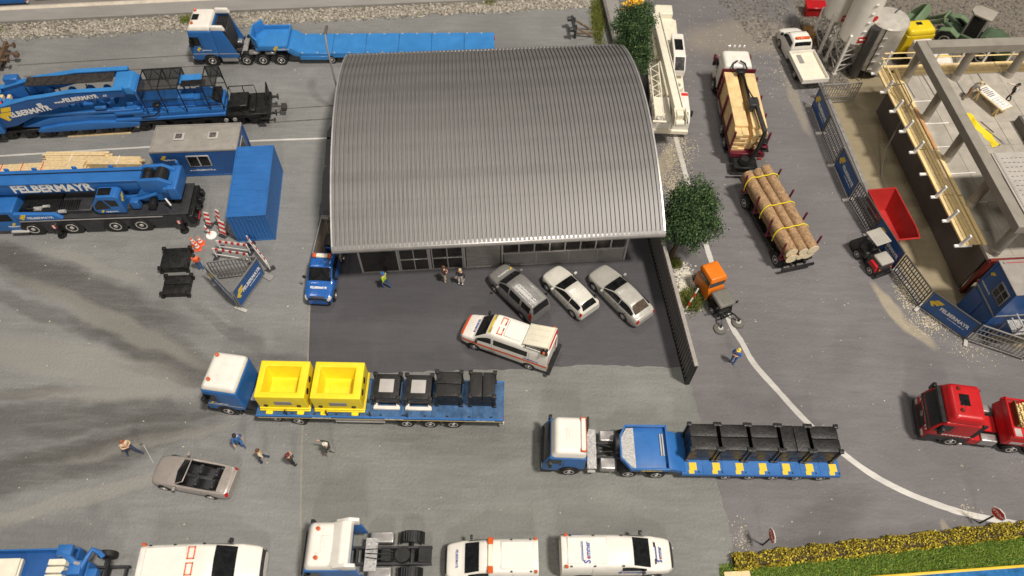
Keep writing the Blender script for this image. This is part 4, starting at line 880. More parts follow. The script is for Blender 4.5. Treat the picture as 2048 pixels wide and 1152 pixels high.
emblem(t, frame((.15, 1.38, 1.72), (-1, 0, 0), (0, 0, 1)), .42); text('FELBERMAYR', .16, PRW, t, frame((-.45, 1.38, 1.65), (-1, 0, 0), (0, 0, 1)))
edges = [-1.6, -4.2, -6.9, -9.6, -12.3, -15.0, -17.5]
for i in range(6):
    y0 = -1.25; box('deck_panel', BLUE3, t, edges[i+1], edges[i]-.02, -1.3, 1.2, .82, 1.1, .02)
    for y in (-1.22, 1.12):
        for f in (.1, .6): MB().cy((edges[i]-2.4*f, y, 1.1), (edges[i]-2.4*f, y, 1.115), .07, n=8).build('lashing_point', LGREY, t)
box('side_beam', BLUE3, t, -4.0, -1.6, 1.2, 1.28, .5, .85, .02); box('side_beam', BLUE3, t, -17.4, -4.3, 1.2, 1.26, .7, .85, .02)
xs = [-4.1-1.6*k for k in range(9)]; b = MB()
for s in (1, -1): b.b(-17.3, -2, s*.45-.07, s*.45+.07, .5, .83)
b.build('chassis', DARK, t); wheels(t, xs, 1.0, .4, .36)
for s in (1, -1): box('rear_lamp', REDL, t, -17.56, -17.5, s*.9-.18, s*.9+.18, .75, .95, .01)
# 4 --- red truck with trailer load
t = T('red_truck', 'red tractor truck with black windscreen surround at the right edge', 'truck', (29.39, 17.37), 173)
cab(t, 5.15, 2.75, 3.35, RED, RED, ax=3.44, w=1.22, zl=2.75, zw0=1.65, zw1=2.65, sl=.42, beacons=(), lower=DARK)
box('sun_visor', BLACK, t, 4.6, 4.95, -1.15, 1.15, 2.6, 2.75, .04); box('roof_window', GLASS, t, 3.55, 4.1, -.42, .3, 3.34, 3.39, .02)
for y in (-.75, .6): MB().lathe([(.12, 0), (.13, .05), (.08, .14)], 12, 'z', (4.05, y, 3.33)).build('beacon', mat('beacon_dark_red', (.16, .03, .015), .3), t)
for s in (1, -1):
    box('air_deflector', BLACK, t, 2.45, 2.75, s*1.12-.07, s*1.12+.07, 1.2, 2.8, .04); box('skirt', DARK, t, 2.7, 5.05, min(s*1.225, s*1.24), max(s*1.225, s*1.24), .55, 1.1, .01)
    text('marc-haeusner.com', .22, PRW, t, frame((3.6, s*1.236, 1.32), (-s, 0, 0), (0, 0, 1)), bold=.004)
    box('side_cover', RED, t, 2.0, 2.6, min(s*.8, s*1.2), max(s*.8, s*1.2), .45, 1.05, .04); box('fuel_tank', ALU, t, 1.05, 1.95, min(s*.7, s*1.2), max(s*.7, s*1.2), .45, 1.1, .08, 3)
    b = MB()
    for k in range(3): b.b(2.75+k*.22, 2.9+k*.22, min(s*1.0, s*1.26), max(s*1.0, s*1.26), .3+.04*k, .42+.04*k)
    b.build('step', PRW, t, .01)
    b = MB()
    for k in range(2): b.poly([(5.2, s*(.75+k*.2), 1.25), (5.2, s*(.85+k*.2), 1.25), (5.2, s*(.92+k*.2), 1.45), (5.2, s*(.82+k*.2), 1.45)])
    b.build('hazard_stripes', PRW, t, fixn=False)
text('MARCHAEUSNER', .2, PRW, t, frame((5.16, 0, 1.5), (0, 1, 0), (-.2, 0, 1)), sx=.9, bold=0); MB().lathe([(.15, -.01), (.17, 0), (.15, .01), (.12, .01), (.12, -.01)], 16, 'z').xf(frame((5.2, 0, 1.2), (0, 1, 0), (0, 0, 1))).build('badge', LGREY, t)
chassis(t, -1.6, 4.8, (0, -1.35, 3.44), fend=(0, -1.35)); box('frame_beam', RED, t, .9, 2.7, -.5, .5, .86, 1.0, .02)
t = T('red_trailer', 'red trailer carrying pale bundled wood behind the red truck', 'trailer', (29.39, 17.37), 173)
MB().pr([(.95, 1.1), (.75, 1.9), (-4.5, 1.9), (-4.5, 1.1)], 'y', -1.25, 1.25).build('body', RED, t, .05, 2)
for s in (1, -1): box('side_rail', RED, t, -4.5, .9, s*1.2-.06, s*1.2+.06, 1.88, 2.15, .02)
box('front_rail', RED, t, .7, .82, -1.25, 1.25, 1.88, 2.3, .03); box('tread_plate', LGREY, t, .1, .65, .55, 1.1, 1.9, 1.93, .01); box('side_plate', LGREY, t, -.1, .6, 1.255, 1.27, 1.3, 1.55, .01)
MB().b(-.4, -.2, -.2, .2, .4, 1.2).b(-4.2, -4.0, -1.1, 1.1, 0, 1.2).build('support_leg', DARK, t)
t = T('wood_bundle', 'pale yellow bundled sticks in a dark tray on the red trailer', 'wood', (29.39, 17.37, 1.905), 173)
box('tray', mat('tray_brown', (.12, .07, .02), .6), t, -3.2, .35, -1.0, .45, 0, .1, .01); MB().b(.3, .36, -1.0, .45, .0, .45).build('tray_end', MT['tray_brown'], t)
for k in range(26):
    x, y = rnd.uniform(-3, -.25), -.92+.13*(k % 11); L = rnd.uniform(1.0, 1.8); z = .1+.13*(k//11); MB().b(-L+.25-.1*rnd.random(), .22-.12*rnd.random()-.12*(k//11), y, y+.11, z+.003, z+.12).build('stick', WOODY, t, .02)
# ---------------------------------------------------------------- mobile crane
def crane():
    t = T('mobile_crane', 'big blue mobile crane with white lettering along its boom', 'crane', (-25.77, 32.48), 184.3)
    wheels(t, (0, 1.75, 4.7, 7.3), 1.13, .66, .5)
    for x in (0, 1.75, 4.7, 7.3):
        for s in (1, -1): MB().cy((x, s*.9, .66), (x, s*1.35, .66), .77, n=24).build('wheel_arch', BLACK, t)
    b = MB(); b.pr([(-3.3, .75), (-3.3, 1.66), (7.75, 1.66), (7.75, .8), (6.4, .55), (-2.4, .55)], 'y', -1.34, 1.34); b.build('carrier', DARK, t, .04)
    box('deck_plate', DARK, t, -3.5, 5.0, -1.38, 1.38, 1.66, 1.73, .01); box('edge_rail', GREY, t, -1.75, 7.75, 1.36, 1.42, 1.5, 1.58, .01); box('edge_rail', GREY, t, -1.75, 7.75, -1.42, -1.36, 1.5, 1.58, .01)
    for x0, x1 in ((2.55, 3.85), (5.5, 6.5)): box('skirt_panel', DARK, t, x0, x1, 1.3, 1.39, .35, 1.4, .03)
    box('rear_wing', BLACK, t, -3.75, -3.3, -1.4, 1.4, .6, 1.5, .05)
    for y in (-1.1, -.4, .4, 1.1): box('rear_bracket', BLACK, t, -3.95, -3.7, y-.18, y+.18, .7, 1.25, .04)
    box('rear_lamp', REDL, t, -3.98, -3.94, .55, 1.25, .85, 1.05, .01)
    for x in (5.6, -2.75):
        for s in (1, -1): MB().cy((x, s*1.5, .0), (x, s*1.5, .14), .3, n=16).build('jack_foot', BLACK, t, .03); MB().cy((x, s*1.5, .12), (x, s*1.5, 1.3), .13, n=12).build('jack_leg', BLACK, t); box('outrigger_beam', DARK, t, x-.2, x+.2, min(s*1.2, s*1.62), max(s*1.2, s*1.62), .95, 1.35, .03); box('warning_plate', PRR, t, x-.13, x+.13, min(s*1.62, s*1.64), max(s*1.62, s*1.64), 1.0, 1.3, .005); box('warning_band', PRW, t, x-.05, x+.06, min(s*1.63, s*1.65), max(s*1.63, s*1.65), .99, 1.31, .004)
    # front cab
    MB().pr([(7.8, .45), (7.8, 2.5), (9.6, 2.5), (10.1, 1.6), (10.1, .45)], 'y', -1.3, 1.3).build('front_cab', BLUE, t, .1, 3)
    for s in (1, -1): MB().pr([(8.2, 1.55), (8.2, 2.25), (9.4, 2.25), (9.7, 1.55)], 'y', s*1.29, s*1.315).build('cab_window', GLASS, t); emblem(t, frame((8.35, s*1.305, 1.15), (-s, 0, 0), (0, 0, 1)), .3)
    MB().pr([(9.62, 2.42), (10.12, 1.62), (10.14, 1.66), (9.66, 2.46)], 'y', -1.1, 1.1).build('windscreen', GLASS, t); box('step', LGREY, t, 7.6, 8.8, 1.3, 1.5, .45, .6, .03)
    text('FELBERMAYR', .16, PRW, t, frame((8.35, 1.305, .95), (-1, 0, 0), (0, 0, 1)))
    # side covers in blue
    for s in (1, -1): MB().pr([(4.75, 1.68), (5.2, 2.15), (7.8, 2.3), (7.8, 1.62), (5.0, 1.62)], 'y', s*1.15, s*1.4).build('side_cover', BLUE, t, .03)
    emblem(t, frame((7.3, 1.41, 1.98), (-1, 0, 0), (0, 0, 1)), .5); text('FELBERMAYR', .28, PRW, t, frame((6.2, 1.41, 1.88), (-1, 0, 0), (0, 0, 1)), sx=1.05)
    box('engine_cover', DARK, t, 2.9, 5.0, -.9, 1.0, 1.7, 2.05, .06); box('engine_block', BLACK, t, 5.1, 7.7, -1.1, 1.1, 1.6, 2.0, .08)
    for k in range(9): box('cooling_fin', BLACK, t, 3.75+k*.16, 3.83+k*.16, .1, .95, 2.04, 2.16, .01)
    for x, y, r in ((6.7, .7, .16), (5.0, 1.0, .13), (6.2, .5, .1)): MB().cy((x, y, 2.0), (x-.45, y+.05, 2.08), r, n=12).build('silver_pipe', RIM, t)
    MB().tube([(7.6, .95, 2.1), (7.2, .8, 2.5), (7.0, .5, 2.2)], .06).build('hose', BLACK, t); MB().tube([(7.5, .7, 2.0), (7.0, .9, 2.35), (6.6, .8, 2.1)], .04).build('hose', BLACK, t)
    # superstructure
    MB().cy((.9, 0, 1.7), (.9, 0, 2.0), 1.05, n=28).build('turntable', DARK, t, .03)
    MB().pr([(-2.6, 2.0), (-2.6, 2.6), (-1.8, 3.5), (-1.0, 3.5), (-.2, 2.5), (1.6, 2.3), (1.6, 2.0)], 'y', .12, .34).build('slew_frame_side', BLUE, t, .04); MB().pr([(-2.6, 2.0), (-2.6, 2.6), (-1.8, 3.5), (-1.0, 3.5), (-.2, 2.5), (1.6, 2.3), (1.6, 2.0)], 'y', -1.34, -1.12).build('slew_frame_side', BLUE, t, .04)
    box('slew_base', BLUE, t, -2.6, 1.6, -1.1, .1, 1.98, 2.2, .03)
    # boom
    bp = [(-.95, 3.9), (-.95, 3.1), (-.78, 2.75), (-.38, 2.6), (.02, 2.75), (.18, 3.1), (.18, 3.9)]
    MB().pr(bp, 'x', -.9, 12).build('boom', BLUE, t, .05, 2, ang=50); box('boom_top_flange', BLUE, t, -.9, 12, -1.0, .24, 3.86, 3.98, .015); 
    MB().tube([(12, -.6, 4.05), (-1.6, -.6, 4.05)], .03).build('hoist_rope', BLACK, t)
    for x in (8.0, 6.2, 3.6, 1.2): box('boom_lug', BLUE, t, x-.15, x+.15, -1.1, -.98, 3.9, 4.15, .03)
    text('FELBERMAYR', .98, PRW, t, frame((5.0, .192, 3.42), (-1, 0, 0), (0, 0, 1)), bold=.035, sx=.92)
    # boom foot and winches
    MB().pr([(-.8, 2.9), (-.8, 4.0), (-2.2, 4.05), (-2.9, 3.6), (-2.9, 2.8), (-2.2, 2.5)], 'y', -1.15, -.9).build('boom_foot_plate', BLUE, t, .04); MB().pr([(-.8, 2.9), (-.8, 4.0), (-2.2, 4.05), (-2.9, 3.6), (-2.9, 2.8), (-2.2, 2.5)], 'y', .1, .35).build('boom_foot_plate', BLUE, t, .04)
    for x, r in ((-1.25, .38), (-2.1, .42)): MB().cy((x, -.9, 3.6), (x, .1, 3.6), r, n=20).build('winch_drum', BLACK, t)
    for k in range(9): MB().lathe([(.4, -.02), (.44, 0), (.4, .02)], 16, 'y', (-2.1, -.8+k*.1, 3.6)).build('rope_coil', DARK, t)
    box('counterweight', BLUE, t, -3.2, -2.5, -1.5, .65, 2.3, 3.5, .14, 3); box('weight_bracket', BLUE, t, -3.1, -2.6, -1.75, -1.45, 2.6, 3.2, .06); MB().cy((-2.9, -1.6, 3.2), (-2.9, -1.6, 3.7), .1, n=10).build('weight_pin', BLUE, t)
    for y in (-1.25, .48): MB().cy((-2.4, y-.1, 3.2), (-2.4, y+.1, 3.2), .22, n=16).build('pivot_pin', BLUE, t, .02)
    MB().tube([(-1.7, .5, 2.9), (-.8, .55, 2.6), (.1, .5, 2.35)], .12, 10).build('luffing_arm', BLUE, t); box('hydraulic_box', BLUE, t, -.4, .15, .45, .95, 1.9, 2.6, .04); MB().cy((-1.3, .55, 2.3), (-1.3, 1.1, 2.3), .28, n=16).build('hose_reel', BLACK, t); MB().cy((-2.2, .7, 2.6), (-2.5, 1.0, 2.2), .07, n=10).build('silver_pipe', RIM, t)
    # operator cab
    C_ = MB().pr([(.5, 1.85), (.5, 3.35), (.7, 3.55), (1.9, 3.55), (2.45, 2.75), (2.55, 2.15), (2.3, 1.85)], 'y', .28, 1.22); C_.build('operator_cab', BLUE, t, .07, 3)
    box('cab_roof_window', GLASS, t, 1.0, 1.85, .42, 1.05, 3.54, 3.57, .01)
    MB().pr([(1.35, 2.4), (1.62, 3.25), (1.9, 3.2), (2.32, 2.7), (2.35, 2.3)], 'y', 1.2, 1.235).build('cab_window', GLASS, t); MB().pr([(.75, 2.6), (.75, 3.15), (1.5, 3.25), (1.27, 2.6)], 'y', 1.2, 1.235).build('cab_window', GLASS, t)
    MB().pr([(1.95, 3.5), (2.48, 2.75), (2.5, 2.77), (1.98, 3.52)], 'y', .4, 1.1).build('cab_window', GLASS, t)
    emblem(t, frame((2.0, 1.23, 2.1), (-1, 0, 0), (0, 0, 1)), .24); text('FELBERMAYR', .14, PRW, t, frame((1.4, 1.23, 2.05), (-1, 0, 0), (0, 0, 1))); emblem(t, frame((.49, .75, 2.9), (0, -1, 0), (0, 0, 1)), .5)
crane()
# ---------------------------------------------------------------- heavy rail wagon
def wagon():
    t = T('rail_wagon', 'long blue heavy-haul rail wagon with sloping lettered girder and black cages', 'rail wagon', (-19.5, 42.6), 186.9)
    BL = BLUE; 
    # bogies
    for i, x in enumerate([.6, 1.9, 3.4, 4.9, 6.2, 7.7, 9.0, 10.4, 11.8, 13.2, 14.6, 16.0, 17.4, 18.8, 20.2]):
        b = MB()
        for s in (1, -1): b.cy((x, s*.66, .46), (x, s*.8, .46), .46, n=20); 
        b.cy((x, -.7, .46), (x, .7, .46), .09, n=8); b.build('wheelset', BLACK, t)
        for s in (1, -1): b = MB(); b.b(x-.22, x+.22, s*.86-.1, s*.86+.06, .3, .66); b.b(x-.5, x+.5, s*.86-.04, s*.86+.04, .62, .8); b.build('axle_box', BLK2, t, .03)
    for x0, x1 in ((.1, 2.5), (2.9, 6.7), (7.2, 11), (11.3, 15.1), (15.5, 21)):
        for s in (1, -1): box('bogie_frame', BLACK, t, x0, x1, s*.86-.06, s*.86+.06, .75, 1.0, .03)
    box('under_frame', BLACK, t, .2, 21, -.7, .7, .8, 1.2, .03)
    # end platform
    box('end_platform', BLK2, t, -.5, 2.5, -1.25, 1.1, 1.15, 1.3, .02); box('equipment_box', BLK2, t, .95, 2.35, -.95, .6, 1.3, 1.75, .05); box('equipment_box', BLK2, t, .4, .85, -.9, .9, 1.3, 1.5, .05); box('buffer_beam', BLACK, t, -.62, -.45, -1.3, 1.15, .8, 1.3, .02)
    for s in (-.95, .85): MB().cy((-.6, s, 1.05), (-1.05, s, 1.05), .1, n=10).build('buffer_stem', BLACK, t); MB().lathe([(.24, 0), (.24, .06)], 16, 'z').xf(Matrix.Translation((-1.05, s, 1.05)) @ Matrix.Rotation(R(-90), 4, 'Y')).build('buffer_head', BLACK, t, .02)
    b = MB().tube([(-.6, 0, .95), (-1.3, 0, .9), (-1.7, 0, .8)], .09); b.b(-1.75, -1.35, -.3, .25, .6, .95); b.build('coupler', mat('coupler_grey', (.07, .06, .055), .5, .4), t, .03)
    b = MB()
    for P in ([(.5, -1.2, 1.3), (.5, -1.2, 2.1), (2.4, -1.2, 2.1), (2.4, -1.2, 1.3)], [(2.4, -1.2, 2.1), (2.4, -.3, 2.1)], [(1.4, -1.2, 1.3), (1.4, -1.2, 2.1)]): b.tube(P, .04)
    b.build('handrail', BLACK, t)
    b = MB().tube([(-.45, -1.2, 1.3), (-.45, -1.2, 2.3), (-.45, -.2, 2.0), (-.45, .2, 1.3)], .05); b.b(-.5, -.4, -1.2, -.3, 1.3, 1.9); b.build('handrail', BLACK, t)
    MB().tube([(2.6, 1.0, 2.1), (1.4, .9, 2.0), (1.3, .9, 1.3)], .04).build('handrail', BLACK, t); box('step', BLACK, t, -.3, .3, 1.1, 1.35, .5, .56, .01); box('step', BLACK, t, -.3, .3, 1.05, 1.25, .85, .9, .01)
    for x, c in ((2.7, 0), (2.05, 1), (9.3, 0)): MB().cy((x, 1.05, .85), (x, 1.12, .85), .16, n=14).build('cover_disc', LGREY, t)
    # decks
    box('lower_deck', BL, t, 2.55, 10.6, -1.15, 1.15, 1.3, 1.62, .1, 3); box('upper_deck', BL, t, 2.6, 9.2, -1.05, 1.05, 1.62, 2.0, .05, 2); box('deck_box', BL, t, 4.6, 9.0, -.55, .5, 2.0, 2.75, .06, 2)
    MB().pr([(2.8, 2.0), (4.6, 2.0), (4.6, 2.7), (3.6, 2.7)], 'y', -.7, .6).build('deck_slope', BL, t, .04); box('roof_panel', BLUE3, t, 3.9, 5.6, -1.1, -.1, 3.5, 3.6, .03)
    for x in (4.2, 5.4): box('panel_post', BL, t, x-.06, x+.06, -.66, -.54, 2.0, 3.52, .02)
    box('control_box', BLACK, t, 2.75, 3.4, -.9, .55, 2.0, 2.5, .04); box('silver_plate', LGREY, t, 4.3, 4.6, -.35, -.15, 3.2, 3.25, .01)
    # stepped plates
    MB().pr([(8.4, .3), (8.4, 1.1), (10.3, 1.12), (10.7, .8), (10.7, .3)], 'z', 2.0, 2.2).build('step_plate', BL, t, .03); MB().pr([(10.4, .3), (10.4, 1.0), (12.6, .95), (13.0, .5), (13.0, .3)], 'z', 1.75, 2.0).build('step_plate', BL, t, .03)
    box('valve_box', BL, t, 9.6, 10.5, .35, .9, 2.2, 2.5, .03); box('valve_box', BL, t, 8.5, 9.2, .5, .95, 2.2, 2.42, .03); box('valve_box', BL, t, 10.8, 11.6, .5, 1.05, 2.6, 2.85, .03); box('valve_box', BL, t, 9.0, 9.5, .2, .6, 2.45, 2.7, .03)
    # belly plate
    P = [(9.0, 1.0), (9.0, 1.25), (11, 1.45), (12.6, 1.55), (14.6, 1.45), (16.2, 1.2), (16.5, .95), (16.0, .85), (9.6, .85)]
    MB().pr(P, 'y', -1.2, 1.2).build('belly_plate', BL, t, .05, 2); MB().pr([(9.6, 1.5), (12.5, 2.2), (15, 2.0), (17.5, 1.3), (16, 1.2), (11, 1.3)], 'y', -1.0, .95).build('belly_frame', BL, t, .05)
    # girders
    G = [(8.9, 4.45), (12.6, 4.45), (14.5, 4.2), (15.6, 4.1), (18.2, 3.45), (21.5, 3.3), (21.5, 1.6), (18.4, 1.6), (17.5, 1.75), (15.2, 2.85), (12.8, 3.45), (11.2, 3.75), (8.9, 3.85)]
    for nm, y0, y1 in (('near', 1.0, 1.22), ('far', -1.25, -1.03)): MB().pr(G, 'y', y0, y1).build('girder', BLUE2 if nm == 'near' else BL, t, .02)
    for y0, y1 in ((.9, 1.26), (-1.3, -.9)):
        b = MB()
        for (x0, z0), (x1, z1) in zip(G[:5], G[1:6]): b.v += [(x0, y0, z0), (x1, y0, z1), (x1, y1, z1), (x0, y1, z0), (x0, y0, z0+.06), (x1, y0, z1+.06), (x1, y1, z1+.06), (x0, y1, z0+.06)]; i = len(b.v)-8; b.f += [tuple(i+k for k in q) for q in ((3, 2, 1, 0), (4, 5, 6, 7), (0, 1, 5, 4), (1, 2, 6, 5), (2, 3, 7, 6), (3, 0, 4, 7))]
        b.build('girder_flange', BLUE3, t)
    text('FELBERMAYR', .62, PRW, t, frame((16.15, 1.235, 2.98), (-1, 0, .17), (.17, 0, 1)), bold=.03, sx=.95); emblem(t, frame((17.72, 1.235, 2.85), (-1, 0, .12), (.1, 0, 1)), 1.15); text('www.', .3, PRW, t, frame((13.6, 1.235, 3.72), (-1, 0, .09), (.09, 0, 1)), bold=.02); text('FELBERMAYR', .46, PRW, t, frame((12.05, 1.235, 3.93), (-1, 0, .09), (.09, 0, 1)), bold=.03, sx=.95); text('.cc', .3, PRW, t, frame((10.3, 1.235, 4.08), (-1, 0, .05), (.05, 0, 1)), bold=.02)
    b = MB()
    for i in range(3):
        for j in range(3): b.b(-.17+i*.12, -.07+i*.12, -.17+j*.12, -.07+j*.12, -.002, .006)
    b.xf(frame((15.05, 1.235, 3.55), (-1, 0, .2), (.2, 0, 1))).build('print_panel', PRW, t)
    # inside the girders
    box('cross_floor', BL, t, 9, 21, -1.0, .98, 2.2, 2.4, .02)
    for i, x in enumerate((10.8, 12.0, 13.3, 14.9)): MB().cy((x, -.7, 3.2), (x, .2-.1*i, 3.2), .28+.05*(i % 2), n=16).build('cylinder', BL, t, .03); box('inner_box', BL, t, x-.55, x-.25, -.4, .5, 2.4, 3.0+.1*i, .04)
    for k in range(3): MB().tube([(15.3, -.5+.2*k, 2.6), (16.6, -.3+.2*k, 2.5), (17.3, -.2+.2*k, 2.9)], .06).build('pipe', BL, t)
    for x in (11.6, 13.6, 15.8): box('walkway_post', BLACK, t, x-.04, x+.04, .3, .38, 2.4, 4.45, .01)
    box('walkway', mat('walkway_mesh_black', (.035, .03, .028), .55, var=.5, vs=5, bump=.4), t, 9.75, 15.9, -.7, .25, 4.45, 4.52, .01); MB().pr([(9.7, 4.4), (8.5, 4.4), (8.2, 4.0), (8.2, 3.7), (9.7, 3.9)], 'y', -.9, .95).build('cover', BLUE3, t, .08, 2); box('cover_trim', BL, t, 8.1, 8.35, -.8, 1.0, 3.2, 4.1, .04)
    # left end
    box('pivot_block', BL, t, 17.0, 18.0, -1.7, -1.1, 3.3, 4.1, .05); box('pivot_block', BL, t, 18.6, 21, -1.4, 1.5, 1.2, 2.9, .15, 3)
    for x, y in ((18.3, .2), (18.6, -.7), (17.6, .4)): MB().lathe([(.28, 0), (.28, .12), (.16, .12), (.15, .02)], 16, 'z', (x, y, 3.3)).build('pin_ring', BLUE3, t); 
    for x, y in ((18.1, .55), (18.7, -.1)): MB().sph((x, y, 3.35), .16, .16, .12).build('red_knob', PRR, t)
    for x, y in ((18.35, -.35), (17.8, -.3)): box('beige_link', WOOD, t, x-.12, x+.12, y-.25, y+.25, 2.9, 3.2, .03)
    # black cages
    def cage(x0, x1, y0, y1, zt, mid):
        mesh = mat('cage_mesh', (.03, .028, .027), .6, var=.3, alpha=.55)
        b = MB(); r = .045
        for x in [x0+(x1-x0)*k/mid for k in range(mid+1)]:
            b.tube([(x, y1, 2.0), (x, y1, zt)], r); b.tube([(x, y0, 2.0), (x, y0, zt)], r); b.tube([(x, y0, zt), (x, y1, zt)], r)
        for y in (y0, y1, (y0+y1)/2): b.tube([(x0, y, zt), (x1, y, zt)], r)
        for z in (2.6, 3.2): b.tube([(x0, y1, z), (x1, y1, z)], .03); b.tube([(x0, y0, z), (x1, y0, z)], .03)
        for k in range(mid):
            a, c = x0+(x1-x0)*k/mid, x0+(x1-x0)*(k+1)/mid; b.tube([(a, y0, 2.9), ((a+c)/2, y0, zt), (c, y0, 2.9)], .035)
        b.build('cage_frame', BLACK, t); box('cage_roof', mesh, t, x0, x1, y0+(y1-y0)*.52, y1, zt-.01, zt+.012, 0); box('cage_mesh', mesh, t, x0, x1, y0-.01, y0+.012, 3.2, zt, 0)
    cage(5.2, 8.0, -1.15, 1.1, 4.2, 2); cage(2.5, 3.5, -1.1, 1.05, 4.2, 1); box('cage_bridge', BLACK, t, 3.45, 5.2, -.2, .4, 3.72, 3.8, .01)
    for z in (2.4, 3.0): MB().tube([(2.5, 1.08, z), (5.3, 1.08, z)], .03).build('handrail', BLACK, t)
    MB().tube([(7.3, .9, 2.6), (7.1, 1.25, 2.3), (7.6, 1.3, 1.9), (8.6, 1.2, 1.75)], .05).build('hose', BLACK, t); box('hose_head', BLACK, t, 7.0, 7.5, .7, 1.1, 2.5, 2.75, .05)
wagon()
# brown wagon end at the left
def old_wagon(name, label, loc, rz, m):
    t = T(name, label, 'rail wagon', loc, rz)
    box('end_beam', m, t, -.25, .0, -1.25, 1.25, .8, 1.25, .03); box('frame', m, t, -6, -.25, -.5, .5, .75, 1.05, .03)
    for y in (-.9, .9): MB().cy((0, y, 1.05), (.5, y, 1.05), .1, n=10).build('buffer_stem', m, t); MB().cy((.5, y, 1.05), (.56, y, 1.05), .25, n=16).build('buffer_head', m, t, .02)
    MB().tube([(0, 0, .95), (.5, 0, .9), (.9, .1, .8)], .08).build('coupler', m, t); box('coupler_head', m, t, .6, 1.0, -.2, .2, .6, .95, .05)
    for x in (-1.2, -3.0): b = MB(); [b.cy((x, s*.66, .46), (x, s*.8, .46), .46, n=18) for s in (1, -1)]; b.cy((x, -.7, .46), (x, .7, .46), .09, n=8); b.build('wheelset', m, t)
    for s in (1, -1): box('bogie_frame', m, t, -3.8, -.4, s*1.0-.08, s*1.0+.08, .4, .8, .06)
    box('equipment', m, t, -1.4, -.4, -1.1, -.2, 1.05, 1.5, .08); MB().tube([(-.2, 1.0, 1.2), (-.2, 1.0, 2.0), (-.2, .3, 2.0), (-.2, .3, 1.2)], .04).build('handrail', m, t)
    return t
old_wagon('bogie_wagon', 'rusty brown wagon end with buffers at the left edge', (-41.6, 48.1), 6.9, RUST)
def trestle():
    t = T('buffer_stop', 'brown wooden buffer stop with braces above the hall roof', 'buffer stop', (4.9, 53.2), 6)
    m = mat('old_wood', (.2, .15, .1), .8, var=.3, vs=4, bump=.4)
    for y in (-.5, .5): box('post', DARK, t, -.1, .1, y-.1, y+.1, 0, 1.3, .02); MB().b(0, 1.9, -.08, .08, -.08, .08, Matrix.Translation((0, y, 1.1)) @ Matrix.Rotation(R(35), 4, 'Y')).build('brace', m, t, .02)
    box('cross_beam', DARK, t, -.25, -.02, -1.0, 1.0, .9, 1.2, .03); MB().b(.3, 2.2, -.1, .1, 0, .2).build('sill', m, t, .02)
    for y in (-.7, .7): MB().cy((-.25, y, 1.05), (-.55, y, 1.05), .2, n=14).build('buffer', DARK, t)
trestle()
# ---------------------------------------------------------------- containers
def office():
    t = T('office_container', 'blue site office container with grey roof, two skylights and a window', 'container', (-25.8, 36.04), 4.6)
    L, W, H = 6.1, 2.65, 2.6; gr = mat('office_roof_grey', (.3, .28, .25), .6, var=.12, vs=1.5, bump=.1)
    box('wall', BLUE2, t, .03, L-.03, .03, W-.03, .05, H-.06, .02); b = MB(); b.b(0, L, 0, W, H-.1, H+.0); b.build('roof', gr, t, .03)
    for q in ((0, L, 0, .08), (0, L, W-.08, W), (0, .08, .08, W-.08), (L-.08, L, .08, W-.08)): box('roof_rim', gr, t, *q, H-.005, H+.06, .015)
    for x in (1.85, 4.25): b = MB(); b.b(x-.38, x+.38, 1.1, 1.8, H, H+.1); b.build('skylight_frame', LGREY, t, .08, 3); b = MB(); b.b(x-.23, x+.23, 1.22, 1.68, H+.08, H+.13); b.build('skylight_glass', mat('skylight_glass', (.12, .11, .1), .2, var=.5, vs=6), t, .05)
    for x in (.04, L-.04):
        for y in (.04, W-.04): box('corner_post', BLUE2, t, x-.07, x+.07, y-.07, y+.07, 0, H-.1, .01)
    box('base_rail', BLUE2, t, .1, L-.1, -.01, .05, .0, .14, .01)
    box('window_frame', LGREY, t, 2.35, 3.95, -.03, .03, 1.05, 2.15, .02)
    for x0 in (2.43, 3.2): box('window_pane', GLASS, t, x0, x0+.68, -.045, -.02, 1.13, 2.07, .01)
    emblem(t, frame((.75, .02, 1.95), (1, 0, 0), (0, 0, 1)), .42); text('FELBERMAYR', .15, PRW, t, frame((1.15, .02, 1.75), (1, 0, 0), (0, 0, 1))); text('www.FELBERMAYR.cc', .2, PRW, t, frame((3.1, .02, .62), (1, 0, 0), (0, 0, 1)))
    box('side_window_frame', LGREY, t, L-.05, L-.0, .7, 1.9, .9, 2.1, .01); box('side_window_pane', GLASS, t, L-.02, L+.015, .78, 1.82, .98, 2.02, .005)
    for x, y in ((.25, .2), (L-.3, .25), (.25, W-.2)): MB().cy((x, y, H), (x, y, H+.03), .07, n=10).build('roof_bolt', GREY, t)
office()
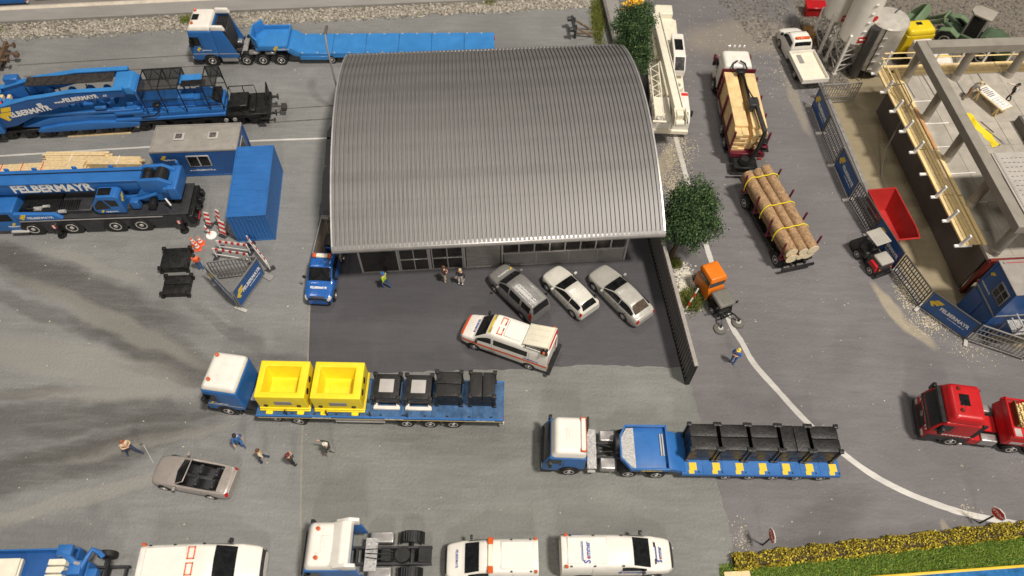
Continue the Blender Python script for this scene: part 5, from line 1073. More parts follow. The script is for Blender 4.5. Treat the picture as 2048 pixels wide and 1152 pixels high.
def container():
    t = T('shipping_container', 'plain blue corrugated shipping container beside the office', 'container', (-19.04, 30.33), 6.0)
    L, W, H = 6.35, 2.6, 2.75
    box('shell', BLUE, t, .04, W-.04, .04, L-.04, .04, H-.04, .01)
    for x in (.07, W-.07):
        for y in (.07, L-.07): box('corner_post', BLUE, t, x-.07, x+.07, y-.07, y+.07, 0, H, .01)
    for q in ((0.14, W-.14, 0, .1), (.14, W-.14, L-.1, L), (0, .1, .14, L-.14), (W-.1, W, .14, L-.14)):
        for z in (0, H-.12): box('rail', BLUE, t, *q, z, z+.12, .01)
    m1 = MB().pr([(-.09, 0), (-.05, -.045), (.05, -.045), (.09, 0)], 'z', .1, H-.1).mesh('corrugation')
    for i in range(9): link('corrugation', m1, BLUE, t, (.3+i*.25, .05, 0)); o = link('corrugation', m1, BLUE, t, (.3+i*.25, L-.05, 0)); o.rotation_euler = (0, 0, math.pi)
    for i in range(22):
        for x, a in ((W-.05, 90), (.05, -90)): o = link('corrugation', m1, BLUE, t, (x, .3+i*.275, 0)); o.rotation_euler = (0, 0, R(a))
    for i in range(12): box('roof_rib', BLUE, t, .12, W-.12, .35+i*.5, .6+i*.5, H-.05, H-.02, .008)
    MB().cy((W*.55, 0, 2.35), (W*.55, -.04, 2.35), .1, n=10).build('vent', BLUE, t)
container()
# ---------------------------------------------------------------- timber and sticks
def planks(name, label, loc, rz, n, L, wd, th, layers, ties, tiem, jit=.1, group=None):
    t = T(name, label, 'timber', loc, rz, group)
    for k in range(layers):
        for i in range(n): x0 = rnd.uniform(-jit, jit); box('board', WOOD, t, x0, x0+L, (i-n/2)*wd+.006, (i-n/2+1)*wd-.006, k*th+.002, (k+1)*th-.004, .008)
    for x in ties: W = n*wd/2+.02; H = layers*th+.015; MB().tube([(x, -W, 0), (x, -W, H), (x+.05, W, H), (x+.05, W, 0)], .03).build('tie', tiem, t)
    return t
planks('timber_bundle', 'long pale timber bundle with three red ties behind the crane', (-40.5, 35.5), 6.2, 5, 9.2, .17, .16, 5, (3.3, 4.75, 6.2), PRR); planks('timber_bundle', 'short pale timber bundle with two white ties at the office container', (-34.6, 37.0), 1.0, 5, 7.0, .16, .16, 4, (1.9, 5.4), PRW, .25)
planks('timber_bundle', 'loose pale boards lying askew behind the white-tied bundle', (-34.9, 37.75), 2, 2, 4.6, .2, .12, 4, (), None, .3)
tag(box('wood_stick', WOOD, None, 0, 4.7, -.08, .08, 0, .1, .01), 'thin pale wooden stick lying beside the rail wagon', 'wood'); o = bpy.data.objects['wood_stick']; o.location = (-34.1, 39.95, 0); o.rotation_euler = (0, 0, R(6.5))
# ---------------------------------------------------------------- blue pickup by the hall
def pickup():
    t = T('blue_pickup', 'blue pickup with amber light bar parked at the left corner of the hall', 'pickup truck', (-12.42, 28.95), -92)
    st = [(3.75, .36, .66, .72, .6, .8, .44, .83), (3.6, .28, .86, .88, .8, .95, .6, .98), (3.05, .22, .93, 1.0, .88, 1.1, .66, 1.14), (2.55, .22, .95, 1.08, .9, 1.2, .76, 1.25), (1.75, .22, .95, 1.15, .91, 1.72, .72, 1.8), (1.1, .22, .95, 1.15, .91, 1.76, .74, 1.85), (.72, .22, .95, 1.15, .91, 1.74, .74, 1.83), (.6, .3, .93, 1.1, .89, 1.6, .72, 1.66)]
    lf = Loft(st); lf.body().build('body', BLUEC, t, ang=50); arches(t, lf, (3.0,), .36, .94); wheels(t, (0, 3.0), .88, .36, .22)
    lf.patch(3.05, 3.92, 3.1, 6.9, 6, 14, .012).build('windscreen', GLASS, t, fixn=False)
    for mi in (False, True): lf.patch(3.3, 6.2, 2.15, 2.8, 8, 4, .012, mir=mi).build('side_window', GLASS, t, fixn=False); lf.patch(.35, 1.3, 1.6, 2.5, 4, 4, .014, mir=mi).build('headlamp', HEADL, t, fixn=False)
    lf.patch(.05, .7, .1, 9.9, 3, 20, .014).build('bumper_trim', BLACK, t, fixn=False); lf.patch(.75, 1.1, 3.4, 6.6, 3, 10, .014).build('grille', DARK, t, fixn=False)
    text('FELBERMAYR', .22, PRW, t, frame((3.0, 0, 1.16), (0, 1, 0), (-1, 0, .15)), bold=.03, sx=.85)
    box('light_bar', CREAM, t, .85, 1.15, -.38, .38, 1.86, 2.02, .04)
    for s in (1, -1): box('light_bar_lens', AMB, t, .84, 1.16, s*.5-.11, s*.5+.11, 1.86, 2.02, .03)
    MB().tube([(1.5, .1, 1.8), (1.7, .1, 2.3)], .015).build('antenna', BLACK, t); mirror(t, 2.3, .95, 1.2, BLACK, h=.2)
    MB().b(-2.9, .55, -.95, .95, .6, .72).build('load_floor', mat('bed_brown', (.1, .07, .05), .7, var=.3), t)
    for q in ((-2.9, .5, .9, .97), (-2.9, .5, -.97, -.9), (-2.95, -2.88, -.97, .97)): box('side_board', GREY, t, *q, .6, 1.15, .01)
    box('chassis', DARK, t, -2.8, .6, -.5, .5, .35, .6, .02)
    g = T('road_sweeper_machine', 'small blue and black machine with handle on the pickup bed', 'machine', (-12.5, 29.3, .722), -92)
    MB().pr([(-.9, .0), (-1.0, .4), (-.75, .75), (.05, .7), (.15, .4), (.1, 0)], 'y', -.15, .62).build('housing', BLACK, g, .08, 3); MB().pr([(-.92, .1), (-.95, .4), (-.7, .72), (-.55, .72), (-.55, .1)], 'y', -.17, .64).build('cover', BLUE2, g, .05, 2); box('front_cover', BLUE2, g, .0, .2, -.12, .6, .05, .5, .05); MB().tube([(-.9, 0, .5), (-1.7, -.25, 1.3)], .05).build('handle', BLACK, g); MB().tube([(-1.7, -.45, 1.3), (-1.7, -.05, 1.3)], .05).build('handle_bar', GREY, g)
pickup()
# lamp post
t = T('lamp_post', 'slim curved street lamp at the left rear of the hall', 'street lamp', (-13.55, 43.0))
MB().tube([(0, 0, 0), (0, 0, 3), (-.02, .05, 5.2), (-.1, .35, 6.2), (-.22, 1.0, 6.75)], .07, 8).build('pole', GREY, t); MB().pr([(-.12, 0), (.12, 0), (.09, .95), (-.09, .95)], 'z', -.06, .06).xf(Matrix.Translation((-.22, .95, 6.75))).build('lamp_head', mat('lamp_head_brown', (.12, .1, .085), .5), t, .03); MB().cy((0, 0, 0), (0, 0, .3), .14, .1, 10).build('base', GREY, t)
# ---------------------------------------------------------------- white crane beside the hall
def white_crane():
    t = T('white_crane', 'cream white truck crane with lattice jib squeezed between hall and road', 'crane', (12.0, 50.2), -91.5)
    wheels(t, (0, 1.7, 5.6, 7.2), 1.08, .58, .4); box('carrier', CREAM, t, -3.2, 6.0, -1.3, 1.3, .7, 1.55, .06, 2); box('chassis', DARK, t, -3, 8, -1.0, 1.0, .45, .9, .03)
    MB().pr([(6.0, .5), (6.0, 1.95), (8.2, 1.95), (8.9, 1.45), (8.95, .5)], 'y', .15, 1.45).build('driver_cab', WHITE, t, .12, 3); MB().pr([(8.22, 1.9), (8.92, 1.42), (8.94, 1.46), (8.26, 1.94)], 'y', .3, 1.3).build('windscreen', GLASS, t)
    MB().pr([(6.9, 1.25), (6.9, 1.75), (8.1, 1.75), (8.5, 1.25)], 'y', 1.44, 1.47).build('cab_window', GLASS, t); box('front_box', WHITE, t, 6.2, 8.9, -1.4, .1, .5, 1.5, .08, 2); MB().b(7.3, 8.2, -1.43, -1.38, .9, 1.4).build('box_window', GLASS, t); box('bumper', CREAM, t, 8.85, 9.1, -1.4, 1.45, .4, .75, .04)
    box('blue_stripe', PRB, t, 6.1, 8.8, 1.45, 1.458, 1.05, 1.12, 0); box('red_mark', PRR, t, 6.2, 6.5, .9, 1.4, 1.95, 1.97, 0)
    for s in (1.62,): MB().b(7.9, 8.1, s-.12, s+.08, 1.3, 1.8).build('mirror', BLACK, t, .03); MB().cy((8.0, 1.4, 1.6), (8.0, 1.55, 1.6), .03).build('mirror_arm', BLACK, t)
    MB().cy((1.0, 0, 1.55), (1.0, 0, 1.85), .95, n=24).build('turntable', CREAM, t, .03); box('slew_platform', CREAM, t, -2.4, 2.2, -1.0, .9, 1.85, 2.25, .05, 2)
    MB().pr([(.6, 1.85), (.6, 3.1), (3.3, 3.1), (4.2, 2.4), (4.2, 1.85)], 'y', .35, 1.3).build('operator_cab', WHITE, t, .09, 3); box('cab_roof_window', GLASS, t, 1.3, 2.6, .5, 1.15, 3.09, 3.12, .01); MB().pr([(3.36, 3.05), (4.18, 2.42), (4.2, 2.45), (3.4, 3.08)], 'y', .48, 1.2).build('cab_window', GLASS, t); MB().pr([(1.2, 2.3), (1.2, 2.9), (3.1, 2.9), (3.7, 2.35)], 'y', 1.29, 1.32).build('cab_window', GLASS, t); MB().pr([(1.0, 2.2), (1.0, 2.9), (3.1, 2.9), (3.7, 2.3)], 'y', .32, .355).build('cab_window', GLASS, t)
    box('counterweight', CREAM, t, -3.6, -2.4, -.7, .8, 1.7, 2.7, .12, 3)
    BR_ = Matrix.Translation((5.4, -.12, 0)) @ Matrix.Rotation(R(5.2), 4, 'Z') @ Matrix.Translation((-5.4, .2, .25))
    MB().pr([(-.55, 2.45), (.12, 2.45), (.18, 2.7), (.12, 3.15), (-.55, 3.15), (-.6, 2.7)], 'x', -1.6, 9.6).xf(BR_).build('boom', CREAM, t, .05, 2); MB().tube([(-1.5, .0, 3.2), (9.4, .0, 3.2)], .03).xf(BR_).build('hoist_rope', GREY, t)
    MB().pr([(-.45, 2.55), (.03, 2.55), (.03, 3.05), (-.45, 3.05)], 'x', 9.6, 10.1).xf(BR_).build('boom_section', CREAM, t, .03)
    for y in (-.62, .22): MB().pr([(9.5, 2.2), (9.5, 3.25), (10.3, 3.1), (10.5, 2.3)], 'y', y-.04, y+.04).xf(BR_).build('head_plate', CREAM, t, .02)
    for x in (9.8, 10.2): MB().cy((x, -.5, 2.4), (x, .1, 2.4), .24, n=16).xf(BR_).build('sheave', CREAM, t, .02)
    MB().cy((5.4, .75, 1.6), (5.4, .75, 2.0), .42, n=22).build('rope_drum', CREAM, t, .04); MB().cy((5.4, .75, 2.0), (5.4, .75, 2.06), .16, n=14).build('drum_hub', GREY, t)
    # lattice jib
    J = [(-1.55, 2.75), (-.85, 2.75), (-.85, 2.15), (-1.55, 2.15)]
    for y, z in J: MB().tube([(3.8, y, z), (9.9, y*.85-.1, z)], .055).build('jib_chord', CREAM, t)
    for i in range(9):
        for (ya, za), (yb, zb) in ((J[0], J[1]), (J[1], J[2]), (J[3], J[0])):
            x0, x1 = 3.9+i*.55, 4.45+i*.55; f0, f1 = (ya, yb) if i % 2 else (yb, ya); z0, z1 = (za, zb) if i % 2 else (zb, za); MB().tube([(x0, f0*.97-.03, z0), (x1, f1*.95-.05, z1)], .033).build('jib_lacing', CREAM, t)
    box('jib_plate', CREAM, t, 7.6, 9.6, -1.5, -.85, 2.62, 2.76, .03); MB().tube([(9.9, -1.6, 2.45), (9.9, -.6, 2.45)], .09, 10).build('jib_head', CREAM, t); MB().tube([(9.0, -1.5, 2.3), (9.0, -.6, 2.3)], .08, 10).build('jib_head', CREAM, t)
white_crane()
# ---------------------------------------------------------------- timber truck
SAWN = mat('sawn_timber', (.8, .58, .28), .6, var=.18, vs=1.2, bump=.1)
def timber_truck():
    t = T('timber_truck', 'timber truck with white cab, maroon stakes and black loader arm', 'truck', (17.14, 40.26), 90.2)
    cab(t, 7.75, 5.35, 3.3, WHITE, WHITE, w=1.15, zl=2.7, zw0=1.6, zw1=2.6, sl=.3, ax=6.37, lower=MAROON); chassis(t, -1.4, 7.3, (0, 1.4, 6.37), fend=(0, 1.4), tank=(3.0, 4.4))
    for k in range(4): MB().sph((7.35, -.62+k*.38, 3.55), .09, .13, .13).build('roof_lamp', mat('lamp_chrome', (.8, .8, .78), .15, .6), t); MB().cy((7.33, -.62+k*.38, 3.1), (7.33, -.62+k*.38, 3.5), .025).build('lamp_stalk', LGREY, t)
    for s in (1, -1): box('mirror_guard', MAROON, t, 7.2, 7.6, s*1.35-.1, s*1.35+.1, 2.1, 2.6, .04)
    box('bed_frame', MAROON, t, -1.8, 5.2, -1.25, 1.25, 1.0, 1.2, .03); box('headboard', MAROON, t, 5.1, 5.22, -1.3, 1.3, 1.2, 3.15, .02); box('tail_beam', MAROON, t, -1.95, -1.8, -1.28, 1.25, .95, 1.35, .03)
    for x in (-1.5, .4, 2.3, 4.3):
        for s in (1, -1): box('stake', MAROON, t, x-.08, x+.08, s*1.26-.07, s*1.26+.07, 1.1, 3.1, .02)
    box('rear_platform', BLACK, t, -3.0, -1.95, -.7, 1.0, .75, .95, .04); box('rear_bumper', BLACK, t, -3.3, -3.1, -1.1, 1.3, .5, .65, .03); MB().cy((-2.5, .3, .9), (-2.5, .3, 1.5), .42, .3, 16).build('crane_base', BLACK, t, .04)
    box('rear_lamp', REDL, t, -2.0, -1.96, -1.15, -.8, .75, .95, .01)
    # loader
    MB().tube([(-2.4, -.2, 1.3), (-2.2, -.5, 2.4), (-1.7, -.75, 3.3)], .16, 8).build('loader_column', BLACK, t); MB().pr([(-.14, -.13), (.14, -.13), (.12, .15), (-.12, .15)], 'x', -1.9, 1.2).xf(Matrix.Translation((0, -.55, 3.5)) @ Matrix.Rotation(R(3), 4, 'Z')).build('loader_boom', DARK, t, .03)
    MB().pr([(-.1, -.1), (.1, -.1), (.1, .12), (-.1, .12)], 'x', .4, 4.6).xf(Matrix.Translation((0, -.14, 3.35)) @ Matrix.Rotation(R(1), 4, 'Z')).build('loader_jib', BLACK, t, .02); box('loader_joint', DARK, t, .6, 1.5, -.65, .1, 3.3, 3.75, .06)
    MB().tube([(1.2, -.3, 3.75), (2.5, -.1, 3.6), (4.2, .0, 3.55)], .05).build('hose', BLACK, t)
    for s in (1, -1): MB().tube([(4.6, .05+s*.1, 3.3), (5.0, .05+s*.55, 3.35), (5.45, .05+s*.45, 3.45), (5.7, .05+s*.1, 3.5)], .07, 8).build('grapple_claw', BLACK, t)
    box('grapple_head', BLACK, t, 4.4, 4.9, -.3, .35, 3.2, 3.5, .05)
    for k in range(3): box('control_seat', BLACK if k != 1 else MAROON, t, -2.4+k*.1, -1.9+k*.1, -1.25+.1*k, -.7, 2.0+k*.3, 2.12+k*.3, .03)
    p = T('sawn_timber_stack', 'pale sawn boards stacked in two rows on the timber truck', 'timber', (17.14, 40.26, 1.205), 90.2)
    for y0, y1, n in ((.2, 1.16, 9), (-1.16, -.1, 9)):
        for k in range(n):
            x0, x1 = -1.35-rnd.uniform(-.1, .15), 5.0-rnd.uniform(0, .15); z = k*.2
            if y0 > 0 and k == n-1: x0 = -.75
            if y0 < 0 and k == n-1: x0 = -.9
            if k < n-1 and k % 3 == 1:
                m_ = (y0+y1)/2; box('board', SAWN, p, x0, x1, y0, m_-.01, z+.002, z+.195, .015); box('board', SAWN, p, x0-.1, x1, m_+.01, y1, z+.002, z+.195, .015)
            else: box('board', SAWN, p, x0, x1, y0, y1, z+.002, z+.195, .015)
    for k in range(4): box('board', SAWN, p, -1.3, 4.9, -.09, .18, k*.2+.002, k*.2+.19, .015)
timber_truck()
BARKL = mat('log_bark', (.4, .25, .13), .8, var=.35, vs=5, bump=.5, bs=16); LOGE = mat('log_end', (.85, .73, .5), .7, var=.15, vs=8)
def log_trailer():
    t = T('log_trailer', 'black log trailer with maroon stakes behind the timber truck', 'trailer', (18.96, 29.69), 105.3)
    wheels(t, (0, 5.12), 1.0, .5, .34); b = MB()
    for s in (1, -1): b.b(-.9, 6.3, s*.5-.08, s*.5+.08, .7, .95)
    for x in (-.6, 1.0, 2.6, 4.2, 5.9): b.b(x, x+.15, -.9, .9, .72, .9)
    for x in (0, 5.12): b.cy((x, -.9, .5), (x, .9, .5), .09, n=8)
    b.build('chassis', BLACK, t, .015, 1); box('rear_bumper', BLACK, t, -1.05, -.9, -1.2, 1.2, .5, .72, .03); box('side_tray', BLACK, t, .7, 4.3, .75, 1.15, .55, .75, .04)
    for s in (1, -1):
        for x in (0, 5.12): MB().pr([(x+math.cos(a)*.66, .5+math.sin(a)*.6) for a in [R(20+140*i/8) for i in range(9)]]+[(x+math.cos(a)*.6, .5+math.sin(a)*.55) for a in [R(160-140*i/8) for i in range(9)]], 'y', s*.78, s*1.2).build('mudguard', BLACK, t)
    MB().tube([(6.2, 0, .75), (7.6, 0, .7)], .09, 8).build('drawbar', BLACK, t)
    for x in (-.3, 1.75, 3.8, 5.75):
        box('bolster', MAROON, t, x-.12, x+.12, -1.25, 1.25, .95, 1.12, .02)
        for s in (1, -1): MB().tube([(x, s*1.18, 1.0), (x, s*1.27, 2.75)], .075, 8).build('stake', MAROON, t)
    names = ['upper left log', 'upper middle log', 'upper right log', 'thin middle log', 'lower left log', 'lower right log']
    spots = [(.78, 2.03, .42), (.02, 2.1, .33), (-.72, 2.05, .4), (.06, 1.52, .26), (.62, 1.46, .44), (-.55, 1.5, .44)]
    lb = ['left upper log on the trailer, nearest the tree', 'slim middle upper log on the trailer', 'right upper log on the trailer, nearest the fence', 'thinnest log wedged in the middle of the load', 'left lower log of the trailer load', 'right lower log of the trailer load']
    for (y, z, r), l in zip(spots, lb):
        g = T('log', l, 'log', (18.96, 29.69), 105.3, 'logs on the trailer'); g.location.z = z
        L0, L1 = -.75+rnd.uniform(-.15, .12), 6.5+rnd.uniform(-.1, .2); rows = []
        for i in range(15):
            x = L0+(L1-L0)*i/14; rr = r*(1+.03*math.sin(x*2+y*9)+rnd.uniform(-.012, .012))*(1-.08*i/14); rows.append([(x, y+rr*math.cos(a), rr*math.sin(a)) for a in [2*math.pi*k/16 for k in range(17)]])
        MB().grid(rows).build('bark', BARKL, g, fixn=True, ang=60)
        for x, rr, d in ((L0, r, -.012), (L1, r*.92, .012)): MB().lathe([(rr*.985, -.01), (rr*.97, .012), (rr*.3, .014)], 18, 'z').xf(Matrix.Translation((x, y, 0)) @ Matrix.Rotation(R(90 if d > 0 else -90), 4, 'Y')).build('cut_end', LOGE, g)
    YR = mat('yellow_strap', (.85, .7, .02), .5, var=0)
    for x in (1.0, 3.0, 5.6):
        P = [(x, 1.2, 1.35), (x, 1.26, 1.8), (x+.05, 1.15, 2.3), (x+.1, .8, 2.52), (x+.12, .4, 2.4), (x+.1, .02, 2.49), (x+.12, -.4, 2.42), (x+.1, -.75, 2.5), (x+.05, -1.12, 2.3), (x, -1.2, 1.9), (x, -1.05, 1.3)]
        o = MB().tube([cr(P, k/3) for k in range(31)], .035).build('load_strap', YR, None); o.location = (18.96, 29.69, 0); o.rotation_euler = (0, 0, R(105.3)); tag(o, {1.0: 'yellow strap round the logs nearest the cut ends', 3.0: 'yellow strap round the middle of the logs', 5.6: 'yellow strap round the logs nearest the truck'}[x], 'strap', 'straps on the logs')
log_trailer()
# ---------------------------------------------------------------- white pickup
def white_pickup():
    t = T('white_flatbed_pickup', 'white flatbed pickup with orange roof light bar beside the silos', 'pickup truck', (23.75, 48.35), 98)
    st = [(5.05, .4, .66, .75, .6, .84, .44, .88), (4.9, .32, .88, .95, .82, 1.03, .6, 1.06), (4.4, .25, .95, 1.12, .9, 1.22, .66, 1.26), (4.0, .25, .97, 1.2, .92, 1.32, .78, 1.36), (3.3, .25, .97, 1.25, .93, 1.85, .74, 1.93), (2.6, .25, .97, 1.25, .93, 1.9, .76, 1.98), (2.15, .25, .97, 1.25, .93, 1.86, .76, 1.94), (1.95, .35, .95, 1.2, .9, 1.5, .78, 1.56)]
    lf = Loft(st); lf.body().build('body', WHITE, t, ang=50); arches(t, lf, (3.9,), .38, .95); wheels(t, (0, 3.9), .88, .38, .24)
    lf.patch(3.05, 3.92, 3.1, 6.9, 6, 14, .012).build('windscreen', GLASS, t, fixn=False); lf.patch(6.2, 6.9, 3.3, 6.7, 5, 12, .014).build('rear_window', GLASS, t, fixn=False)
    for mi in (False, True): lf.patch(3.3, 6.0, 2.15, 2.75, 8, 4, .012, mir=mi).build('side_window', GLASS, t, fixn=False)
    box('light_bar', AMB, t, 2.25, 2.5, -.6, .6, 1.97, 2.12, .04); mirror(t, 3.8, .97, 1.3, BLACK, h=.25)
    b = MB().b(-1.65, 1.8, -1.08, 1.08, .85, .98); b.build('load_floor', CREAM, t, .02); box('chassis', DARK, t, -1.5, 2.2, -.45, .45, .45, .85, .02)
    for q in ((-1.65, 1.8, 1.04, 1.1), (-1.65, 1.8, -1.1, -1.04), (-1.7, -1.63, -1.1, 1.1), (1.75, 1.82, -1.1, 1.1)): box('side_board', WHITE, t, *q, .85, 1.25, .012)
    b = MB().b(.55, 1.6, .1, .5, .98, 1.0)
    b.build('floor_grate', GREY, t)
white_pickup()
# ---------------------------------------------------------------- silos and tank
def silo(loc, label, sc=1):
    t = T('silo', label, 'silo', (*loc, -.395), 12, 'white silos by the site'); r, H = 1.12, 7.6
    MB().lathe([(.12, 2.0), (.2, 2.1), (r, 3.15), (r, 3.2)], 24, 'z').build('cone', WHITE, t); MB().lathe([(r, 3.15), (r, H), (r*.6, H+.35), (.1, H+.4)], 28, 'z').build('body', WHITE, t)
    for sx in (1, -1):
        for sy in (1, -1): box('leg', WHITE, t, sx*.85-.1, sx*.85+.1, sy*.85-.1, sy*.85+.1, .18, 3.9 if sx*sy > 0 else 3.3, .01); box('foot', LGREY, t, sx*.85-.2, sx*.85+.2, sy*.85-.2, sy*.85+.2, 0, .2, .02)
    for s in (1, -1):
        for z in (.9, 1.9, 2.9):
            box('cross_bar', LGREY, t, -.8, .8, s*.85-.04, s*.85+.04, z, z+.09, .01); box('cross_bar', LGREY, t, s*.85-.04, s*.85+.04, -.8, .8, z+.003, z+.087, .01)
        for z in (.3, 1.3, 2.2):
            MB().tube([(-.8, s*.85, z), (.8, s*.85, z+.9)], .035).build('brace', LGREY, t); MB().tube([(s*.85, -.8, z), (s*.85, .8, z+.9)], .035).build('brace', LGREY, t)
    for k in range(5): box('rung', WHITE, t, -.25, .05, -r-.1, -r-.02, 3.6+k*.8, 3.68+k*.8, .02)
    box('label_plate', PRR, t, -.3, .38, -r-.012, -r+.1, 3.3, 3.85, .0); text('Putz', .3, PRW, t, frame((.04, -r-.014, 3.58), (1, 0, 0), (0, 0, 1)), bold=.01)
    MB().lathe([(.26, 0), (.26, .012)], 16, 'z').xf(frame((.3, -r+.03, 5.5), (1, 0, .0), (0, 0, 1))).build('round_mark', PRR, t)
silo((27.15, 50.2), 'white silo with red label nearest the pickup and the steel tank'); silo((26.5, 52.9), 'white silo with red label farther back behind the pickup')
def tank():
    t = T('steel_tank', 'round stainless steel tank beside the scaffold corner', 'tank', (29.3, 49.9, -.395)); m = mat('stainless', (.66, .62, .55), .3, .3, var=.1, vs=2)
    MB().lathe([(1.45, .9), (1.45, 5.0)], 36, 'z').build('shell', m, t); MB().lathe([(1.48, 4.98), (1.38, 5.1), (.6, 5.25), (.05, 5.3)], 36, 'z').build('lid', m, t); MB().cy((.3, .4, 5.25), (.75, .7, 5.6), .05).build('lid_pipe', DARK, t)
    for a in (.5, 2.1, 3.7, 5.2): MB().cy((1.05*math.cos(a), 1.05*math.sin(a), 0), (1.05*math.cos(a), 1.05*math.sin(a), 1), .08).build('leg', DARK, t)
    MB().cy((-1.3, -.95, .3), (-1.3, -.95, 4.9), .38, n=20).build('side_pipe', mat('pipe_dark_steel', (.1, .095, .09), .35, .6), t); MB().tube([(-.75, -1.48, .2), (-.75, -1.48, 5.1)], .05).build('ladder_rail', DARK, t)
    for k in range(5): box('rung', LGREY, t, -.75, -.3, -1.48, -1.4, 1.2+k*.75, 1.28+k*.75, .01)
tank()
t = T('pallet_stack', 'brown and ochre stack of sacks behind the far silo', 'sacks', (24.9, 53.6, -.39)); box('pallet', RUST, t, -.9, .9, -.8, .8, 0, .25, .03)
for k in range(3): box('sack', mat('sack_ochre', (.3, .16, .05), .8, var=.2, bump=.3), t, -.3+k*.02, .6, -.6, .7, .26+k*.25, .5+k*.25, .1, 3)
t = T('red_bin', 'red box cut by the top edge above the silos', 'box', (26.4, 57.2, -.39)); box('tub', RED, t, -.8, .8, -.5, .5, 0, .9, .08, 2); box('rim', RED, t, -.9, .9, -.6, .6, .85, 1.0, .04)
# ---------------------------------------------------------------- yellow mixer and green loader
def mixer():
    t = T('yellow_mixer_truck', 'yellow concrete mixer truck with white drum behind the steel tank', 'truck', (33.7, 47.9, -.395), 99)
    YT = mat('mixer_yellow', (.78, .58, .02), .35, var=.08)
    cab(t, 5.2, 3.2, 3.1, YT, YT, zl=2.6, zw0=1.6, zw1=2.5); box('roof_window', GLASS, t, 3.9, 4.3, -.2, .3, 3.09, 3.14, .02); chassis(t, -3, 5, (0, -1.4, 4.1), fend=(0, -1.4)); box('water_tank', WHITE, t, 2.0, 2.9, -.7, .9, 1.1, 2.6, .2, 3)
    b = MB().lathe([(.5, 1.9), (.95, 1.2), (1.15, .2), (1.0, -1.4), (.5, -2.6), (.42, -2.7)], 24, 'z').xf(Matrix.Translation((-.2, 0, 2.1)) @ Matrix.Rotation(R(78), 4, 'Y')); b.build('drum', WHITE, t)
    for k in (-.9, .3): MB().lathe([(1.12, -.14), (1.17, 0), (1.12, .14)], 24, 'z').xf(Matrix.Translation((-.2, 0, 2.1)) @ Matrix.Rotation(R(78), 4, 'Y') @ Matrix.Translation((0, 0, k))).build('drum_band', YT, t)
    box('chute', YT, t, -3.4, -2.6, -.35, .35, 1.0, 2.4, .05)
mixer()
def loader():
    t = T('green_wheel_loader', 'olive green wheel loader with grey cab roof among the gravel', 'loader', (38.6, 52.9, -.395), 141)
    for x in (-1.6, 1.6):
        for s in (1, -1): wheel(t, x, s*1.15, .8, .6)
    MB().pr([(-3.4, .7), (-3.3, 1.9), (-1.0, 2.2), (-.6, 2.0), (-.6, .7)], 'y', -.85, .85).build('engine_cover', GRN, t, .1, 3)
    box('cover_vent', DARK, t, -3.0, -2.5, -.5, .5, 1.98, 2.06, .02); MB().pr([(-2.3, 1.55), (-2.3, 1.75), (-1.4, 1.85), (-1.4, 1.65)], 'y', .84, .858).build('red_print', PRR, t)
    MB().tube([(-3.4, -.8, 2.0), (-3.4, -.8, 2.35), (-3.4, .8, 2.35), (-3.4, .8, 2.0)], .05).build('rear_rail', GRN, t)
    for sx in (-.45, .75):
        for sy in (-.65, .65): MB().tube([(sx, sy, 1.4), (sx*.95, sy*.95, 3.4)], .06).build('cab_post', GREY, t)
    box('cab_base', GRN, t, -.6, 1.0, -.8, .8, .9, 1.5, .05); box('cab_window', GLASS, t, -.42, .72, -.6, .6, 1.5, 3.3, .04); MB().pr([(-.75, -.75), (.7, -.75), (1.05, -.35), (1.05, .35), (.7, .75), (-.75, .75)], 'z', 3.4, 3.56).build('cab_roof', mat('cab_roof_grey', (.36, .33, .28), .6), t, .05, 2)
    box('front_frame', GRN, t, 1.0, 2.2, -.55, .55, .6, 1.4, .08)
    for s in (1, -1):
        MB().pr([(.8, 1.5), (1.6, 1.85), (2.4, 1.5), (2.45, 1.4), (1.6, 1.7), (.8, 1.35)], 'y', s*.85, s*1.45).build('mudguard', mat('pale_green', (.17, .25, .14), .5, var=.1), t, .03)
        MB().pr([(1.2, 1.5), (2.6, 2.0), (4.3, .7), (4.3, .4), (2.5, 1.6), (1.2, 1.2)], 'y', s*.5-.08, s*.5+.08).build('lift_arm', GRN, t, .03); MB().pr([(-2.6, 1.65), (-1.6, 1.95), (-.7, 1.6), (-.7, 1.5), (-1.6, 1.8), (-2.6, 1.5)], 'y', s*.85, s*1.45).build('mudguard', GRN, t, .03)
    MB().tube([(2.4, -.6, 1.8), (2.6, -.6, 2.2), (2.6, .6, 2.2), (2.4, .6, 1.8)], .1, 8).build('arm_frame', MT['pale_green'], t)
    P = [(4.2, .1), (4.0, .9), (4.4, 1.5), (4.6, 1.5), (4.3, .9), (4.45, .2), (5.6, .1), (5.6, .02), (4.3, .02)]
    MB().pr(P, 'y', -1.5, 1.5).build('bucket', MT['pale_green'], t, .02)
    for y in (-1.5, 1.44): MB().pr([(4.3, .05), (4.3, .9), (4.6, 1.45), (5.0, 1.2), (5.6, .1)], 'y', y, y+.06).build('bucket_side', MT['pale_green'], t)
loader()
